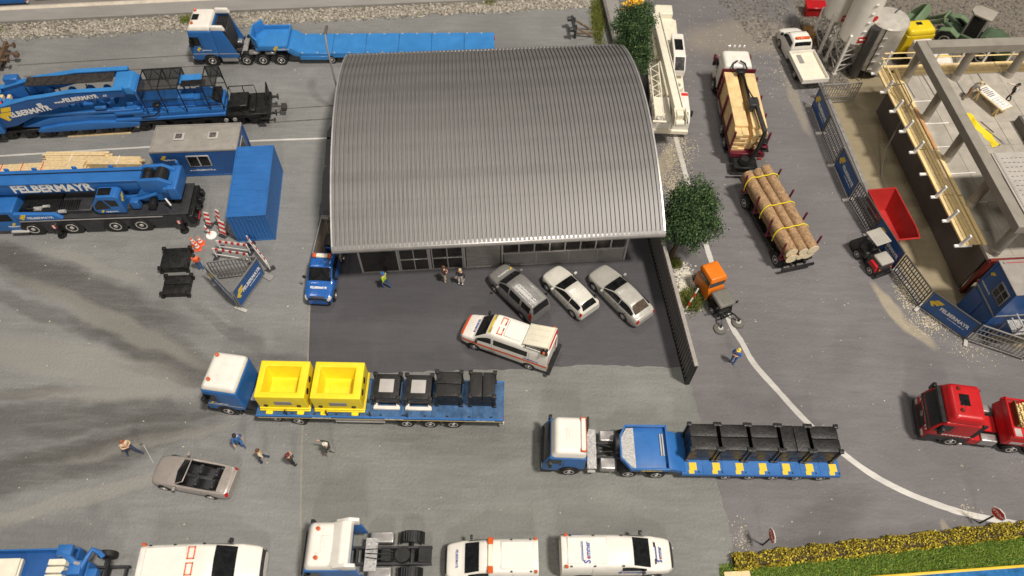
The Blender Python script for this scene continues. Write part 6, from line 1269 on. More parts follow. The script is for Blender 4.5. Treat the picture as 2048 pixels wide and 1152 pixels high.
# ---------------------------------------------------------------- building under construction
def shell():
    t = T('concrete_building_shell', 'grey concrete building shell with round columns and roof beams', 'building', (29.43, 44.29, -.398), 4.6)
    CON = mat('shell_concrete', (.42, .385, .325), .7, var=.12, vs=1.2, bump=.15); CB = mat('beam_concrete', (.28, .255, .215), .65, var=.1, vs=1, bump=.12); WL = mat('basement_wall', (.16, .135, .12), .75, var=.1)
    S = 3.7; F_ = []
    # local: x right, y back, origin at the rear left column
    box('basement_wall', WL, t, -.42, -.22, -16.3, .6, 0, S-.25, .01); box('basement_wall', WL, t, -.2, 14, .4, .6, 0, S-.25, .01)
    box('floor_slab', CON, t, -.45, 14, -16.5, .6, S-.26, S-.005, .02)
    # slab boards with joints
    xs = [-.4, 1.2, 3.1, 5.2, 7.4, 9.6, 13.9]; ys = [.55, -2.3, -4.6, -6.9, -9.4, -12, -14.3, -16.4]
    for i in range(6):
        for j in range(7): box('slab_panel', CON, t, xs[i]+.03, xs[i+1]-.03, ys[j+1]+.03, ys[j]-.03, S-.012, S+.02+.008*((i*3+j) % 3), .01)
    for j, y in enumerate((-2.3, -4.6, -6.9, -9.4, -12.0)): MB().tube([(-.35, y, S+.05), (1.3+.3*(j % 2), y+.02, S+.05)], .045).build('pipe_run', PRW, t)
    for x in (.0, 1.6, 3.9, 5.9): MB().tube([(x, .5, S+.05), (x+.1, -1.9, S+.05)], .04).build('pipe_run', GREY, t)
    H = S+2.75
    for (x, y) in [(0, 0), (.0, -4.1), (.02, -8.1), (.05, -12.2), (.05, -16.1), (3.9, 0), (8.1, .1), (12, .1), (8.3, -6.5)]: MB().cy((x, y, S), (x, y, H+.02), .3, n=20).build('column', CB, t); MB().cy((x, y, S+.02), (x, y, S+.5), .315, n=20).build('column_foot', CON, t)
    box('beam', CB, t, -.52, .18, -16.6, .46, H, H+.62, .02); box('beam', CB, t, .2, 13, -.36, .46, H+.004, H+.63, .02); box('beam', CB, t, .44, 13, -16.6, -15.9, H+.004, H+.7, .02)
    # steel deck
    DK_ = mat('deck_sheet', (.5, .47, .43), .5, .2, var=.06); d = box('steel_deck', DK_, t, .3, 9, -16.4, -10.6, H+.5, H+.6, .01)
    for k in range(15): box('deck_rib', DK_, d, .5, 9, -16.3+k*.38, -16.16+k*.38, H+.59, H+.64, .01)
    for k in range(14):
        b = MB(); 
        for i in range(26): b.b(.75+i*.3, .93+i*.3, -16.06+k*.38, -16.02+k*.38, H+.602, H+.61)
        o = b.build('perforation', DARK, d); o['kind'] = 'stuff'
    for k in range(42): box('edge_comb', DK_, d, .42, .56, -16.35+k*.138, -16.28+k*.138, H+.6, H+.66, 0)
    # steel frame at the front
    for x in (.0,): MB().tube([(x-.3, -16.5, 0), (x-.3, -16.5, S-.25)], .12, 4).build('steel_post', mat('red_steel', (.2, .022, .015), .5, var=.15), t)
    RS = MT['red_steel']; MB().b(-.45, -.15, -16.75, -16.5, 0, S-.1).build('steel_post', RS, t, .02); box('steel_beam', RS, t, -.4, 13, -16.75, -16.52, S-.28, S+.03, .02); box('steel_beam', RS, t, -.14, 3, -16.7, -16.55, 1.2, 1.3, .01)
    return S
shell()
# scaffold along the slab edge
def scaffold():
    t = T('scaffold', 'yellow timber scaffold walkway with white brackets along the slab edge', 'scaffold', (29.43, 44.29, -.398), 4.6); S = 3.7
    def run(n, L, ax, mk):
        for i in range(n):
            for j in range(3):
                a = L*j/3+.02; mk(i, a, L/3-.04)
    for i in range(5):
        off = -1.62+i*.24
        for j in range(4):
            y1 = 1.4-4.2*j; box('plank', WOODY if (i+j) % 3 else WOOD, t, off+.01, off+.215, y1-4.15+rnd.uniform(-.03, .03), y1, S-.1+.012*((i+j) % 3), S-.02+.012*((i+j) % 3), .01)
    for j in range(4): box('edge_board', WOODY, t, -1.7, -1.64, 1.4-4.2*j-4.18, 1.4-4.2*j, S-.08, S+.06, .01)
    for j in range(4): box('inner_board', WOODY if j != 1 else mat('reddish_board', (.55, .3, .13), .6, var=.15), t, -.42+.0, -.18, 1.2-4.2*j-4.1, 1.2-4.2*j, S+.035, S+.12, .01)
    for z in (S+.55, S+1.05):
        o = MB().tube([(-1.66, 1.5, z), (-1.66, -1.3, z)], .045); o.build('guard_rail', WOODY, t)
    for j in range(9):
        y = 1.1-2.05*j; b = MB(); b.b(-2.15, -1.0, y-.09, y+.09, S-.22, S-.11); b.build('bracket', PRW, t); 
        if j != 5: MB().b(-1.85, -1.72, y-.09, y+.09, S-.11, S+.9, Matrix.Translation((-1.78, y, S)) @ Matrix.Rotation(R(12), 4, 'Y') @ Matrix.Translation((1.78, -y, -S))).build('rail_post', PRW, t)
    # back run
    for i in range(4):
        off = .62+i*.3
        for j in range(3): box('plank', WOODY if (i+j) % 2 else WOOD, t, -1.0+4.4*j, 3.35+4.4*j, off+.01, off+.285, S-.1+.012*((i+j) % 3), S-.02+.012*((i+j) % 3), .01)
    for z in (S+.6, S+1.1): MB().tube([(-1.4, 1.85, z), (12.5, 1.85, z)], .05).build('guard_rail', WOODY, t)
    for j in range(7): x = -.9+j*1.95; b = MB(); b.b(x-.05, x+.05, 1.78, 1.9, S-.3, S+1.25); b.build('rail_post', PRW, t)
    for j in range(7): x = -.9+j*1.95; MB().b(x-.05, x+.05, .62, 1.8, S-.2, S-.11).build('bracket', PRW, t)
    MB().tube([(-1.7, -1.0, S+.5), (-1.2, -1.6, S+1.2), (-.9, -3.0, S+.8), (-1.6, -4.2, .6), (-2.4, -6.4, 0.03)], .05).build('hose', mat('hose_grey', (.3, .27, .23), .5), t)
scaffold()
t = T('yellow_tarpaulin', 'crumpled yellow tarpaulin with tools lying on the slab', 'tarpaulin', (33.6, 39.15, 3.33), -70)
b = MB(); rows = []
for i in range(13):
    x = -1.7+i*.28; wv = .28+.1*math.sin(i*1.7)+rnd.uniform(-.08, .08); rows.append([(x+rnd.uniform(-.06, .06), y*wv+.05*math.sin(i), .02+(.16+.1*rnd.random())*(1-abs(y))) for y in (-1, -.6, -.2, .2, .6, 1)])
b.grid(rows); rows2 = [[(p[0], p[1], 0) for p in r] for r in rows]; b.build('sheet', YEL, t, fixn=False, ang=15)
MB().tube([(-.6, .15, .3), (.6, .35, .28)], .04).build('tool_handle', RUST, t); MB().tube([(0, .3, .06), (1.4, .6, .06)], .04).build('tool_handle', GREY, t); box('tool_blade', GREY, t, 1.3, 1.6, .5, .72, .02, .06, .01)
t = T('work_table', 'wooden trestle table with a building plan on the slab', 'table', (34.9, 41.7, 3.33), -63)
box('table_top', WOOD, t, -1.3, 1.25, -.55, .55, .78, .85, .01)
for x in (-.95, .9):
    for y in (-.4, .4): MB().tube([(x-.12, y, 0), (x, y, .78)], .05, 4).build('leg', WOODY, t); MB().tube([(x+.12, y, 0), (x, y, .78)], .05, 4).build('leg', WOODY, t)
t = T('plan_sheet', 'white building plan lying on the trestle table', 'plan', (34.9, 41.7, 4.183), -63); box('paper', PRW, t, -1.2, 1.2, -.48, .48, 0, .012, 0)
for q in ((.1, 1.05, -.4, -.38), (.1, 1.05, .38, .4), (.1, .12, -.4, .4), (1.03, 1.05, -.4, .4), (.3, .32, -.35, .35), (.55, .57, -.35, .35), (.8, .82, -.35, .2), (.2, .95, -.02, 0)): box('plan_line', PRK, t, *q, .011, .016, 0)
for k in range(6): box('plan_line', GREY, t, -1.1+.17*k, -1.0+.17*k, -.38+.05*(k % 2), .35-.07*(k % 3), .011, .016, 0)
t = T('concrete_hatch', 'dark grey slab opening surround at the right edge', 'hatch', (37.4, 38.9, 3.325), 4.6); box('curb', mat('hatch_dark', (.12, .11, .1), .7), t, -1.2, 1.8, -1.9, 1.2, 0, .75, .02); box('cover', GREY, t, -1.1, 1.7, -1.8, 1.1, .75, .8, .01)
# ---------------------------------------------------------------- site fence
NODE = [(23.62, 44.9), (23.8, 41.86), (24.02, 38.54), (24.37, 35.23), (25.12, 32.06), (25.92, 28.98), (26.88, 26.1), (29.2, 23.65), (32.45, 22.3)]
FR = mat('fence_frame_grey', (.1, .095, .09), .45, .4, var=.12); FLG = mat('fence_mesh_pale', (.3, .285, .26), .45, .4, var=.1)
def panel(p0, p1, kind, label, h=2.0, fm=None, group='site fence panels', foot=True, mid=None):
    p0, p1 = Vector(p0), Vector(p1); d = p1-p0; L = d.length-.12; fm = fm or FR
    t = T('mobile_fence', label, 'fence', (*(p0+d.normalized()*.06), 0), math.degrees(math.atan2(d.y, d.x)), group); z0 = .14
    for x in (.03, L-.03): box('post', fm, t, x-.04, x+.04, -.04, .04, z0-.02, h, .01)
    for z in (z0, h-.05): box('rail', fm, t, .0, L, -.045, .045, z, z+.09, .01)
    if kind == 'mesh':
        n = 14
        for i in range(1, n): box('bar', fm, t, L*i/n-.03, L*i/n+.03, -.015, .015, z0+.08, h-.04, 0)
        for z in (z0+(h-z0)*.27, z0+(h-z0)*.5, z0+(h-z0)*.74): box('cross_bar', fm, t, .05, L-.05, -.028, .028, z-.025, z+.025, 0)
    else:
        box('banner', BLUE2, t, .08, L-.08, -.02, .02, z0+.08, h-.05, .004); side = -1
        emblem(t, frame((L*.17, side*.028, h*.62), (1, 0, 0), (0, 0, 1)), .72)
        text('FELBERMAYR', .44, PRW, t, frame((L*.6, side*.026, h*.55), (1, 0, 0), (0, 0, 1)), bold=.03, sx=.78); text('www.felbermayr.cc', .15, PRW, t, frame((L*.68, side*.026, h*.38), (1, 0, 0), (0, 0, 1)), bold=.01)
    if foot: b = MB(); b.b(-.12-.06, .12-.06, -.5, .4, 0, .15); b.build('foot', LGREY, t, .03)
    return t
kinds = [('banner', 'blue banner fence panel at the far end by the white pickup'), ('mesh', 'mesh fence panel second from the far end of the site fence'), ('banner', 'blue banner fence panel opposite the log truck, third from the far end'), ('mesh', 'mesh fence panel with the red skip showing through'), ('banner', 'blue banner fence panel behind the small red and black roller'), ('mesh', 'mesh fence panel with sand showing through beside the roller'), ('banner', 'blue banner fence panel at the bend, lettering facing the camera'), ('mesh', 'pale mesh fence panel at the right edge beside the site containers')]
for i, (k, l) in enumerate(kinds): panel(NODE[i], NODE[i+1], k, l, fm=FLG if i == 7 else None)
panel((24.2, 45.6), (27.4, 45.95), 'mesh', 'mesh fence panel standing across the pit below the silos', fm=FLG, foot=False); bpy.data.objects['mobile_fence.008'].location.z = -.4
# left yard fence triangle
panel((-19.85, 27.15), (-16.7, 27.75), 'mesh', 'grey mesh fence panel forming the back of the fence triangle', fm=mat('yard_fence_grey', (.22, .215, .2), .5, .3, var=.1), group='fence panels in the yard'); panel((-20.0, 27.05), (-17.72, 24.9), 'banner', 'blue banner panel on the left side of the yard fence triangle', fm=MT['yard_fence_grey'], group='fence panels in the yard', foot=False); panel((-17.66, 24.88), (-16.6, 27.7), 'banner', 'blue banner panel on the right side of the yard fence triangle', fm=MT['yard_fence_grey'], group='fence panels in the yard')
# ---------------------------------------------------------------- skip, roller, sweeper
def skip():
    t = T('red_skip', 'red steel skip standing behind the site fence', 'skip', (26.55, 33.2, -.398), 98); m = mat('skip_red', (.42, .025, .022), .38, var=.12, bump=.1)
    o = [(-2.5, -.9), (-1.6, -1.05), (2.1, -1.05), (2.1, 1.05), (-1.6, 1.05), (-2.5, .9)]; fl = [(-1.5, -.6), (-1.2, -.65), (1.3, -.65), (1.3, .65), (-1.2, .65), (-1.5, .6)]
    b = MB(); n = 6; ins = [(x*.95, y*.93) for x, y in o]
    b.v = [(*p, .05) for p in fl]+[(*p, 1.7) for p in o]+[(*p, 1.7) for p in ins]+[(*p, .15) for p in fl]
    for k in range(n): j = (k+1) % n; b.f += [(k, j, n+j, n+k), (n+k, n+j, 2*n+j, 2*n+k), (2*n+k, 2*n+j, 3*n+j, 3*n+k)]
    b.f += [tuple(range(n)), tuple(range(3*n, 4*n))]; b.build('tub', m, t)
    for s in (1, -1): box('lifting_lug', m, t, -.2, .2, s*1.0-.08, s*1.0+.08, 1.2, 1.45, .03)
    box('runner', m, t, -1.4, 1.2, -.5, -.4, 0, .06, .01); box('runner', m, t, -1.4, 1.2, .4, .5, 0, .06, .01)
skip()
def roller():
    t = T('small_roller', 'small black and red machine with pale canopy beside the fence', 'machine', (24.55, 29.7), 112)
    DG = mat('machine_dark', (.045, .043, .042), .45, var=.2); CAN = mat('canopy_grey', (.4, .375, .33), .5, var=.08)
    for x, r in ((-.75, .38), (.7, .38)):
        for s in (1, -1): wheel(t, x, s*.62, r, .25, rimm=None)
    MB().pr([(-1.15, .35), (-1.15, 1.0), (-.95, 1.2), (-.1, 1.2), (.0, .9), (.0, .35)], 'y', -.55, .55).build('engine_body', DG, t, .06, 2); box('hood', CAN, t, -1.15, -.2, -.5, .5, 1.2, 1.42, .1, 3); box('bumper', BLACK, t, -1.4, -1.15, -.65, .65, .25, .45, .05)
    for s in (1, -1): MB().pr([(-1.1, .55), (-1.0, 1.1), (-.35, 1.1), (-.25, .75)], 'y', s*.52, s*.72).build('side_panel', RED, t, .04); box('lamp', AMB, t, -1.2, -1.14, s*.45-.06, s*.45+.06, .75, .85, .01)
    MB().pr([(.1, .35), (.2, .95), (1.2, .9), (1.35, .5), (1.2, .3)], 'y', -.5, .5).build('front_body', DG, t, .1, 3); MB().cy((1.35, -.6, .45), (1.35, .6, .45), .42, n=20).build('drum', DG, t, .03); box('seat', BLACK, t, .1, .55, -.25, .25, .95, 1.4, .06); MB().tube([(.8, 0, .9), (.7, 0, 1.4)], .04).build('steering_column', BLACK, t)
    for s in (1, -1): MB().tube([(.0, s*.5, 1.1), (.15, s*.5, 2.2)], .045).build('canopy_post', BLACK, t); MB().tube([(1.0, s*.5, .9), (.95, s*.48, 2.2)], .045).build('canopy_post', BLACK, t)
    c = box('canopy', CAN, t, -.1, 1.15, -.58, .58, 2.2, 2.28, .05, 2)
    for k in range(5): box('canopy_rib', CAN, c, -.0, .6, -.42+k*.18, -.34+k*.18, 2.275, 2.3, .01)
roller()
def sweeper():
    t = T('street_sweeper', 'orange street sweeper with grey front canopy and two round brushes', 'sweeper', (13.2, 26.6), -68)
    GRC = mat('sweeper_grey', (.17, .165, .14), .55, var=.12)
    for x, y in ((-.7, .5), (1.1, .5)):
        for s in (1, -1): wheel(t, x, s*y, .3, .22)
    MB().pr([(-1.35, .3), (-1.35, 1.5), (.1, 1.5), (.25, 1.1), (.25, .3)], 'y', -.6, .6).build('lower_body', ORG, t, .07, 2); MB().pr([(-1.2, 1.48), (-1.15, 2.05), (.0, 2.05), (.14, 1.48)], 'y', -.57, .57).build('cabin_glass', mat('cabin_glass_grey', (.07, .085, .09), .15), t, .04); frustum(-1.3, .2, .64, 2.03, -1.2, .08, .54, 2.38).build('cabin_roof', ORG, t, .1, 3)
    for x in (-1.18, .08):
        for s in (1, -1): MB().tube([(x, s*.58, 1.45), (x*.97, s*.56, 2.1)], .04).build('cabin_pillar', ORG, t)
    box('front_frame', BLACK, t, .2, 1.7, -.5, .5, .3, .75, .05); frustum(.35, 1.7, .6, 1.3, .45, 1.65, .52, 1.5).build('front_canopy', GRC, t, .08, 2); box('canopy_hatch', GRC, t, 1.1, 1.55, -.25, .25, 1.49, 1.53, .04)
    for s in (1, -1):
        MB().tube([(1.5, s*.45, 1.3), (1.6, s*.45, .5)], .05).build('canopy_post', BLACK, t); MB().tube([(1.6, s*.3, .5), (2.1, s*.5, .6), (2.35, s*.62, .45)], .05).build('brush_arm', BLACK, t); MB().lathe([(.44, 0), (.4, .14), (.2, .2), (.1, .22)], 22, 'z', (2.4, s*.66, 0)).build('brush', mat('brush_grey', (.13, .125, .11), .8, bump=.5), t); MB().lathe([(.19, .2), (.17, .25), (.06, .26)], 16, 'z', (2.4, s*.66, 0)).build('brush_plate', LGREY, t); MB().cy((2.4, s*.66, .25), (2.4, s*.66, .5), .07, n=10).build('brush_motor', BLACK, t)
        MB().b(1.5, 1.6, s*.72-.08, s*.72+.08, 1.2, 1.4).build('mirror', BLACK, t, .02)
    MB().tube([(1.9, -.5, .5), (1.9, .5, .5)], .05).build('cross_bar', BLACK, t); MB().tube([(.3, .3, .9), (1.0, .1, .8), (1.9, .1, .3)], .1, 8).build('suction_hose', BLACK, t)
sweeper()
# ---------------------------------------------------------------- stacked site containers at the right
def site_boxes():
    t = T('site_container', 'lower blue site container at the right edge behind the fence', 'container', (30.0, 24.15, -.398), 5, 'stacked site containers'); 
    box('wall', BLUE2, t, .03, 6, .03, 2.5, .03, 2.5, .02); box('base_rail', BLUE2, t, 0, 6, 0, 2.53, 0, .12, .01); box('wall_panel', BLUE2, t, -.012, .05, .15, 1.2, .25, 2.3, .01); box('wall_panel', BLUE2, t, -.012, .05, 1.3, 2.4, .25, 2.3, .01)
    t = T('site_container', 'upper blue site container with window and lettering at the right edge', 'container', (30.0, 24.15, 2.112), 5, 'stacked site containers'); gr = MT['office_roof_grey']
    box('wall', BLUE2, t, .03, 6, .03, 2.5, .08, 2.5, .02); box('floor_rail', GREY, t, -.01, 6, -.01, 2.54, 0, .12, .01); box('roof', gr, t, -.02, 6, -.02, 2.55, 2.5, 2.58, .02); 
    for y in (.04, 2.48): box('corner_post', BLUE2, t, -.02, .1, y-.06, y+.06, .12, 2.5, .01)
    box('window_frame', GREY, t, -.03, .05, .25, 1.35, .85, 2.05, .02)
    for y0 in (.33, .84): box('window_pane', GLASS, t, -.045, 0, y0, y0+.42, .95, 1.95, .01)
    MB().b(-.048, -.02, .3, 1.3, 1.5, 1.55).build('window_bar', GREY, t)
    emblem(t, frame((.022, 2.15, 1.6), (0, -1, 0), (0, 0, 1)), .36); text('FELBERMAYR', .2, PRW, t, frame((.022, 1.9, .55), (0, -1, 0), (0, 0, 1)))
    emblem(t, frame((1.2, .022, 1.9), (1, 0, 0), (0, 0, 1)), .5); MB().tube([(.3, 2.3, 2.62), (5, 2.3, 2.62)], .02).build('roof_cable', PRR, t)
    for p in ((.25, 2.3), (1.1, .3)): MB().cy((*p, 2.58), (*p, 2.64), .08, n=10).build('roof_bolt', GREY, t)
    t = T('steel_landing', 'grey steel landing with railings in front of the site containers', 'landing', (30.9, 22.95, -.398), 5); 
    box('floor_grate', CHEQ, t, 0, 4, 0, 1.05, 2.4, 2.48, .01)
    for x in (.05, 1.9, 3.9):
        for y in (.06, .98): MB().tube([(x, y, 0), (x, y, 3.4 if y < .5 else 2.45)], .05).build('post', GREY, t)
    for z in (2.9, 3.4): MB().tube([(0, .06, z), (4, .06, z)], .045).build('hand_rail', LGREY, t); MB().tube([(.05, .06, z), (.05, .95, z)], .045).build('hand_rail', LGREY, t)
    t = T('tool_boxes', 'dark blue equipment on the steel landing', 'equipment', (31.9, 23.35, 2.086), 5); box('case', BLUE2, t, 0, .9, 0, .5, 0, .5, .04); box('case', DARK, t, .1, .7, .05, .45, .503, .75, .04); MB().cy((1.3, .3, .0), (1.3, .3, .7), .22, n=14).build('canister', BLACK, t, .04); MB().tube([(1.3, .3, .65), (1.7, .1, .5), (1.9, .2, .1)], .05).build('hose', BLACK, t)
site_boxes()
# ---------------------------------------------------------------- people
def person(label, loc, rz, shirt, legs, hair, J=None, cap=None, shoes=None, vest=None, z=0):
    sh = mat('cloth_%s' % str(shirt), shirt, .7, var=.12, vs=6); lg = mat('cloth_%s' % str(legs), legs, .7, var=.12, vs=6); hr = mat('hair_%s' % str(hair), hair, .7, var=.15, vs=8)
    P = dict(pel=(0, 0, .97), chest=(0, 0, 1.28), neck=(0, 0, 1.47), head=(.015, 0, 1.62), top=(.01, 0, 1.71), nose=(.135, 0, 1.6),
             shL=(0, .19, 1.41), elL=(-.03, .27, 1.13), wrL=(.08, .27, .9), haL=(.11, .27, .82), shR=(0, -.19, 1.41), elR=(-.03, -.27, 1.13), wrR=(.08, -.27, .9), haR=(.11, -.27, .82),
             hiL=(0, .1, .92), knL=(.04, .11, .5), anL=(0, .12, .09), toL=(.17, .13, .04), hiR=(0, -.1, .92), knR=(.04, -.11, .5), anR=(0, -.12, .09), toR=(.17, -.13, .04))
    P.update(J or {})
    Rr = dict(pel=.155, chest=.16, neck=.065, head=.105, top=.085, nose=.018, shL=.085, elL=.055, wrL=.04, haL=.04, hiL=.1, knL=.07, anL=.05, toL=.045)
    for k in ('sh', 'el', 'wr', 'ha', 'hi', 'kn', 'an', 'to'): Rr[k+'R'] = Rr[k+'L']
    E = [('pel', 'chest'), ('chest', 'neck'), ('neck', 'head'), ('head', 'top'), ('head', 'nose')]
    for s in 'LR': E += [('chest', 'sh'+s), ('sh'+s, 'el'+s), ('el'+s, 'wr'+s), ('wr'+s, 'ha'+s), ('pel', 'hi'+s), ('hi'+s, 'kn'+s), ('kn'+s, 'an'+s), ('an'+s, 'to'+s)]
    names = list(P)
    for s in 'LR':                                   # fingers and thumb
        h, w_ = Vector(P['ha'+s]), Vector(P['wr'+s]); d = (h-w_).normalized(); sd = d.cross(Vector((0, 1, 0))).normalized() if abs(d.y) < .9 else Vector((0, 0, 1))
        for k, (o, l) in enumerate(((-.03, .075), (-.01, .09), (.01, .085), (.03, .07))):
            n = 'f%d%s' % (k, s); P[n] = tuple(h+d*l+sd*o+Vector((.01, 0, 0))); Rr[n] = .011; E.append(('ha'+s, n))
        n = 'th'+s; P[n] = tuple(h+d*.03+sd*.06); Rr[n] = .012; E.append(('ha'+s, n))
    names = list(P); me = bpy.data.meshes.new('body'); me.from_pydata([P[n] for n in names], [(names.index(a), names.index(b)) for a, b in E], [])
    o = bpy.data.objects.new('tmp', me); COL.objects.link(o)
    sk = o.modifiers.new('s', 'SKIN'); sk.use_smooth_shade = True; o.modifiers.new('d', 'SUBSURF').levels = 1
    for i, n in enumerate(names): me.skin_vertices[0].data[i].radius = (Rr[n], Rr[n]); me.skin_vertices[0].data[i].use_root = n == 'pel'
    bpy.context.view_layer.update(); out = bpy.data.meshes.new_from_object(o.evaluated_get(bpy.context.evaluated_depsgraph_get())); bpy.data.objects.remove(o)
    out.materials.clear(); sm = shoes or (.03, .025, .02); so = mat('shoe_%s' % str(sm), sm, .6)
    for m in (SKIN, sh, lg, so): out.materials.append(m)
    cl = {'pel': 2, 'chest': 1, 'neck': 0, 'head': 0, 'top': 0, 'nose': 0, 'sh': 1, 'el': 1, 'wr': 0, 'ha': 0, 'hi': 2, 'kn': 2, 'an': 2, 'to': 3}
    segs = []
    for a, b in E:
        for t in (.15, .4, .6, .85):
            k = a if t < .5 else b; k = k if k in cl else k[:2]; c = cl.get(k, 0)
            if {a, b} == {'pel', 'chest'}: c = 1 if t > .25 else 2
            if a[:2] == 'el' and b[:2] == 'wr': c = 1 if t < .8 else 0
            segs.append((Vector(P[a]).lerp(Vector(P[b]), t), c))
    for f in out.polygons:
        f.use_smooth = True; c = f.center; f.material_index = min(segs, key=lambda s: (s[0]-c).length_squared)[1]
    t = T('person', label, 'person', (loc[0], loc[1], z), rz, 'model figures'); link('body', out, None, t)
    hd = Vector(P['head']); b = MB().lathe2((hd.x-.02, hd.y, hd.z+.03), [(math.sin(a), math.cos(a)) for a in [R(x) for x in (100, 75, 50, 25, 5)]], .125, .115, .125, 14)
    b.build('hair' if cap is None else cap, hr, t)
    for s in (1, -1): MB().sph((hd.x+.095, hd.y+s*.04, hd.z+.02), .014, .014, .012, 6, 4).build('eye', PRK, t); MB().sph((hd.x, hd.y+s*.115, hd.z-.01), .02, .014, .03, 6, 4).build('ear', SKIN, t)
    if cap in ('cap', 'helmet'): MB().lathe2((hd.x+.03, hd.y, hd.z+.02), [(1, 0), (1, .1)], .15, .12, .1, 14).build('brim', hr, t)
    if vest: MB().pr([(-.15, -.19), (.15, -.17), (.16, .17), (-.15, .19)], 'z', 1.0, 1.42).build('vest', mat('vest_%s' % str(vest), vest, .6), t, .08, 3)
    # ground plate clue is left out: figures stand on their own feet
    return t
WALK = dict(knL=(.2, .11, .52), anL=(.12, .12, .13), toL=(.28, .13, .06), knR=(-.05, -.11, .5), anR=(-.3, -.12, .12), toR=(-.15, -.13, .03), elL=(-.12, .26, 1.15), wrL=(-.05, .25, .92), haL=(-.02, .25, .85), elR=(.08, -.26, 1.15), wrR=(.25, -.24, 1.0), haR=(.31, -.23, .95))
POINT = dict(elR=(.28, -.25, 1.38), wrR=(.52, -.25, 1.38), haR=(.6, -.25, 1.38), knL=(.18, .1, .52), anL=(.15, .12, .1), toL=(.3, .13, .04), anR=(-.25, -.12, .1), toR=(-.1, -.13, .03), knR=(-.06, -.11, .5))
PHOTO = dict(elR=(.2, -.2, 1.3), wrR=(.2, -.1, 1.55), haR=(.2, -.06, 1.61), elL=(.18, .22, 1.25), wrL=(.22, .1, 1.5), haL=(.22, .06, 1.57))
LEAN = dict(chest=(.2, 0, 1.2), neck=(.33, 0, 1.36), head=(.4, 0, 1.5), top=(.41, 0, 1.59), nose=(.53, 0, 1.48), shL=(.27, .19, 1.3), shR=(.27, -.19, 1.3), elL=(.38, .25, 1.05), wrL=(.55, .22, .95), haL=(.62, .2, .92), elR=(.38, -.25, 1.05), wrR=(.55, -.22, .95), haR=(.62, -.2, .92), anR=(-.3, -.12, .1), toR=(-.15, -.12, .03), knR=(-.08, -.11, .5))
FOLD = dict(elL=(.05, .28, 1.14), wrL=(.2, .08, 1.16), haL=(.22, 0, 1.17), elR=(.05, -.28, 1.12), wrR=(.2, -.08, 1.1), haR=(.22, 0, 1.1))
DN, BR, JN = (.025, .022, .02), (.12, .055, .025), (.03, .05, .12)
person('worker in a lime jacket and blue cap in front of the hall', (-8.37, 26.83), 150, (.42, .6, .03), (.03, .09, .28), (.04, .16, .4), WALK, 'cap', (.2, .12, .03))
person('person in a dark jacket and beige trousers at the hall door', (-4.51, 27.44), 0, (.03, .025, .025), (.55, .45, .3), BR, FOLD)
person('fair-haired person in white trousers and dark top near the parked cars', (-3.42, 27.23), -100, (.04, .04, .05), (.72, .7, .64), (.65, .5, .28), dict(elL=(.1, .32, 1.14), wrL=(.2, .3, .95), haL=(.24, .29, .88)))
person('person in a pale shirt and jeans leaning with a stick, left of the convertible', (-21.75, 15.1), -40, (.68, .5, .33), JN, (.3, .1, .05), dict(FOLD, knL=(.3, .2, .55), anL=(.45, .3, .1), toL=(.58, .32, .04), knR=(-.05, -.2, .5), anR=(-.1, -.3, .1), toR=(.02, -.36, .03)))
person('worker in blue overalls and black cap above the convertible', (-15.55, 15.6), -60, (.05, .16, .42), (.05, .16, .42), DN, WALK, 'cap')
person('brown-haired person in a cream shirt and jeans', (-14.05, 14.75), 200, (.7, .62, .42), JN, BR, WALK)
person('person in a dark brown jacket and maroon cap raising a camera', (-12.35, 14.5), 60, (.06, .045, .035), (.025, .03, .035), (.16, .03, .03), PHOTO, 'cap')
person('person with a white cap and dark jacket pointing left', (-10.3, 15.2), 175, (.05, .055, .05), (.35, .33, .3), (.75, .72, .6), POINT, 'cap')
person('worker in blue overalls and yellow helmet beside the white road line', (13.95, 21.75), 230, (.05, .15, .42), (.05, .15, .42), (.8, .62, .12), FOLD, 'helmet')
person('worker in an orange vest and blue trousers beside the traffic cones', (-20.95, 27.95), 100, (.8, .16, .06), (.04, .14, .36), DN, FOLD, None, None, (.8, .13, .04))
person('worker in a grey shirt and helmet leaning over the trestle table', (33.45, 42.45), 5, (.2, .2, .18), (.3, .18, .09), (.6, .5, .25), LEAN, 'helmet', None, None, 3.34)
person('person in a white shirt with dark vest at the right of the trestle table', (36.4, 42.2), 165, (.72, .7, .66), DN, DN, POINT, None, None, DN, 3.34)
t = T('walking_stick', 'thin pale stick on the ground beside the leaning person', 'stick', (-20.75, 15.0)); MB().tube([(-.55, .55, .03), (.35, -.55, .03)], .025).build('shaft', LGREY, t); MB().tube([(-.55, .55, .03), (-.7, .6, .03), (-.78, .5, .03)], .025).build('handle', RUST, t)
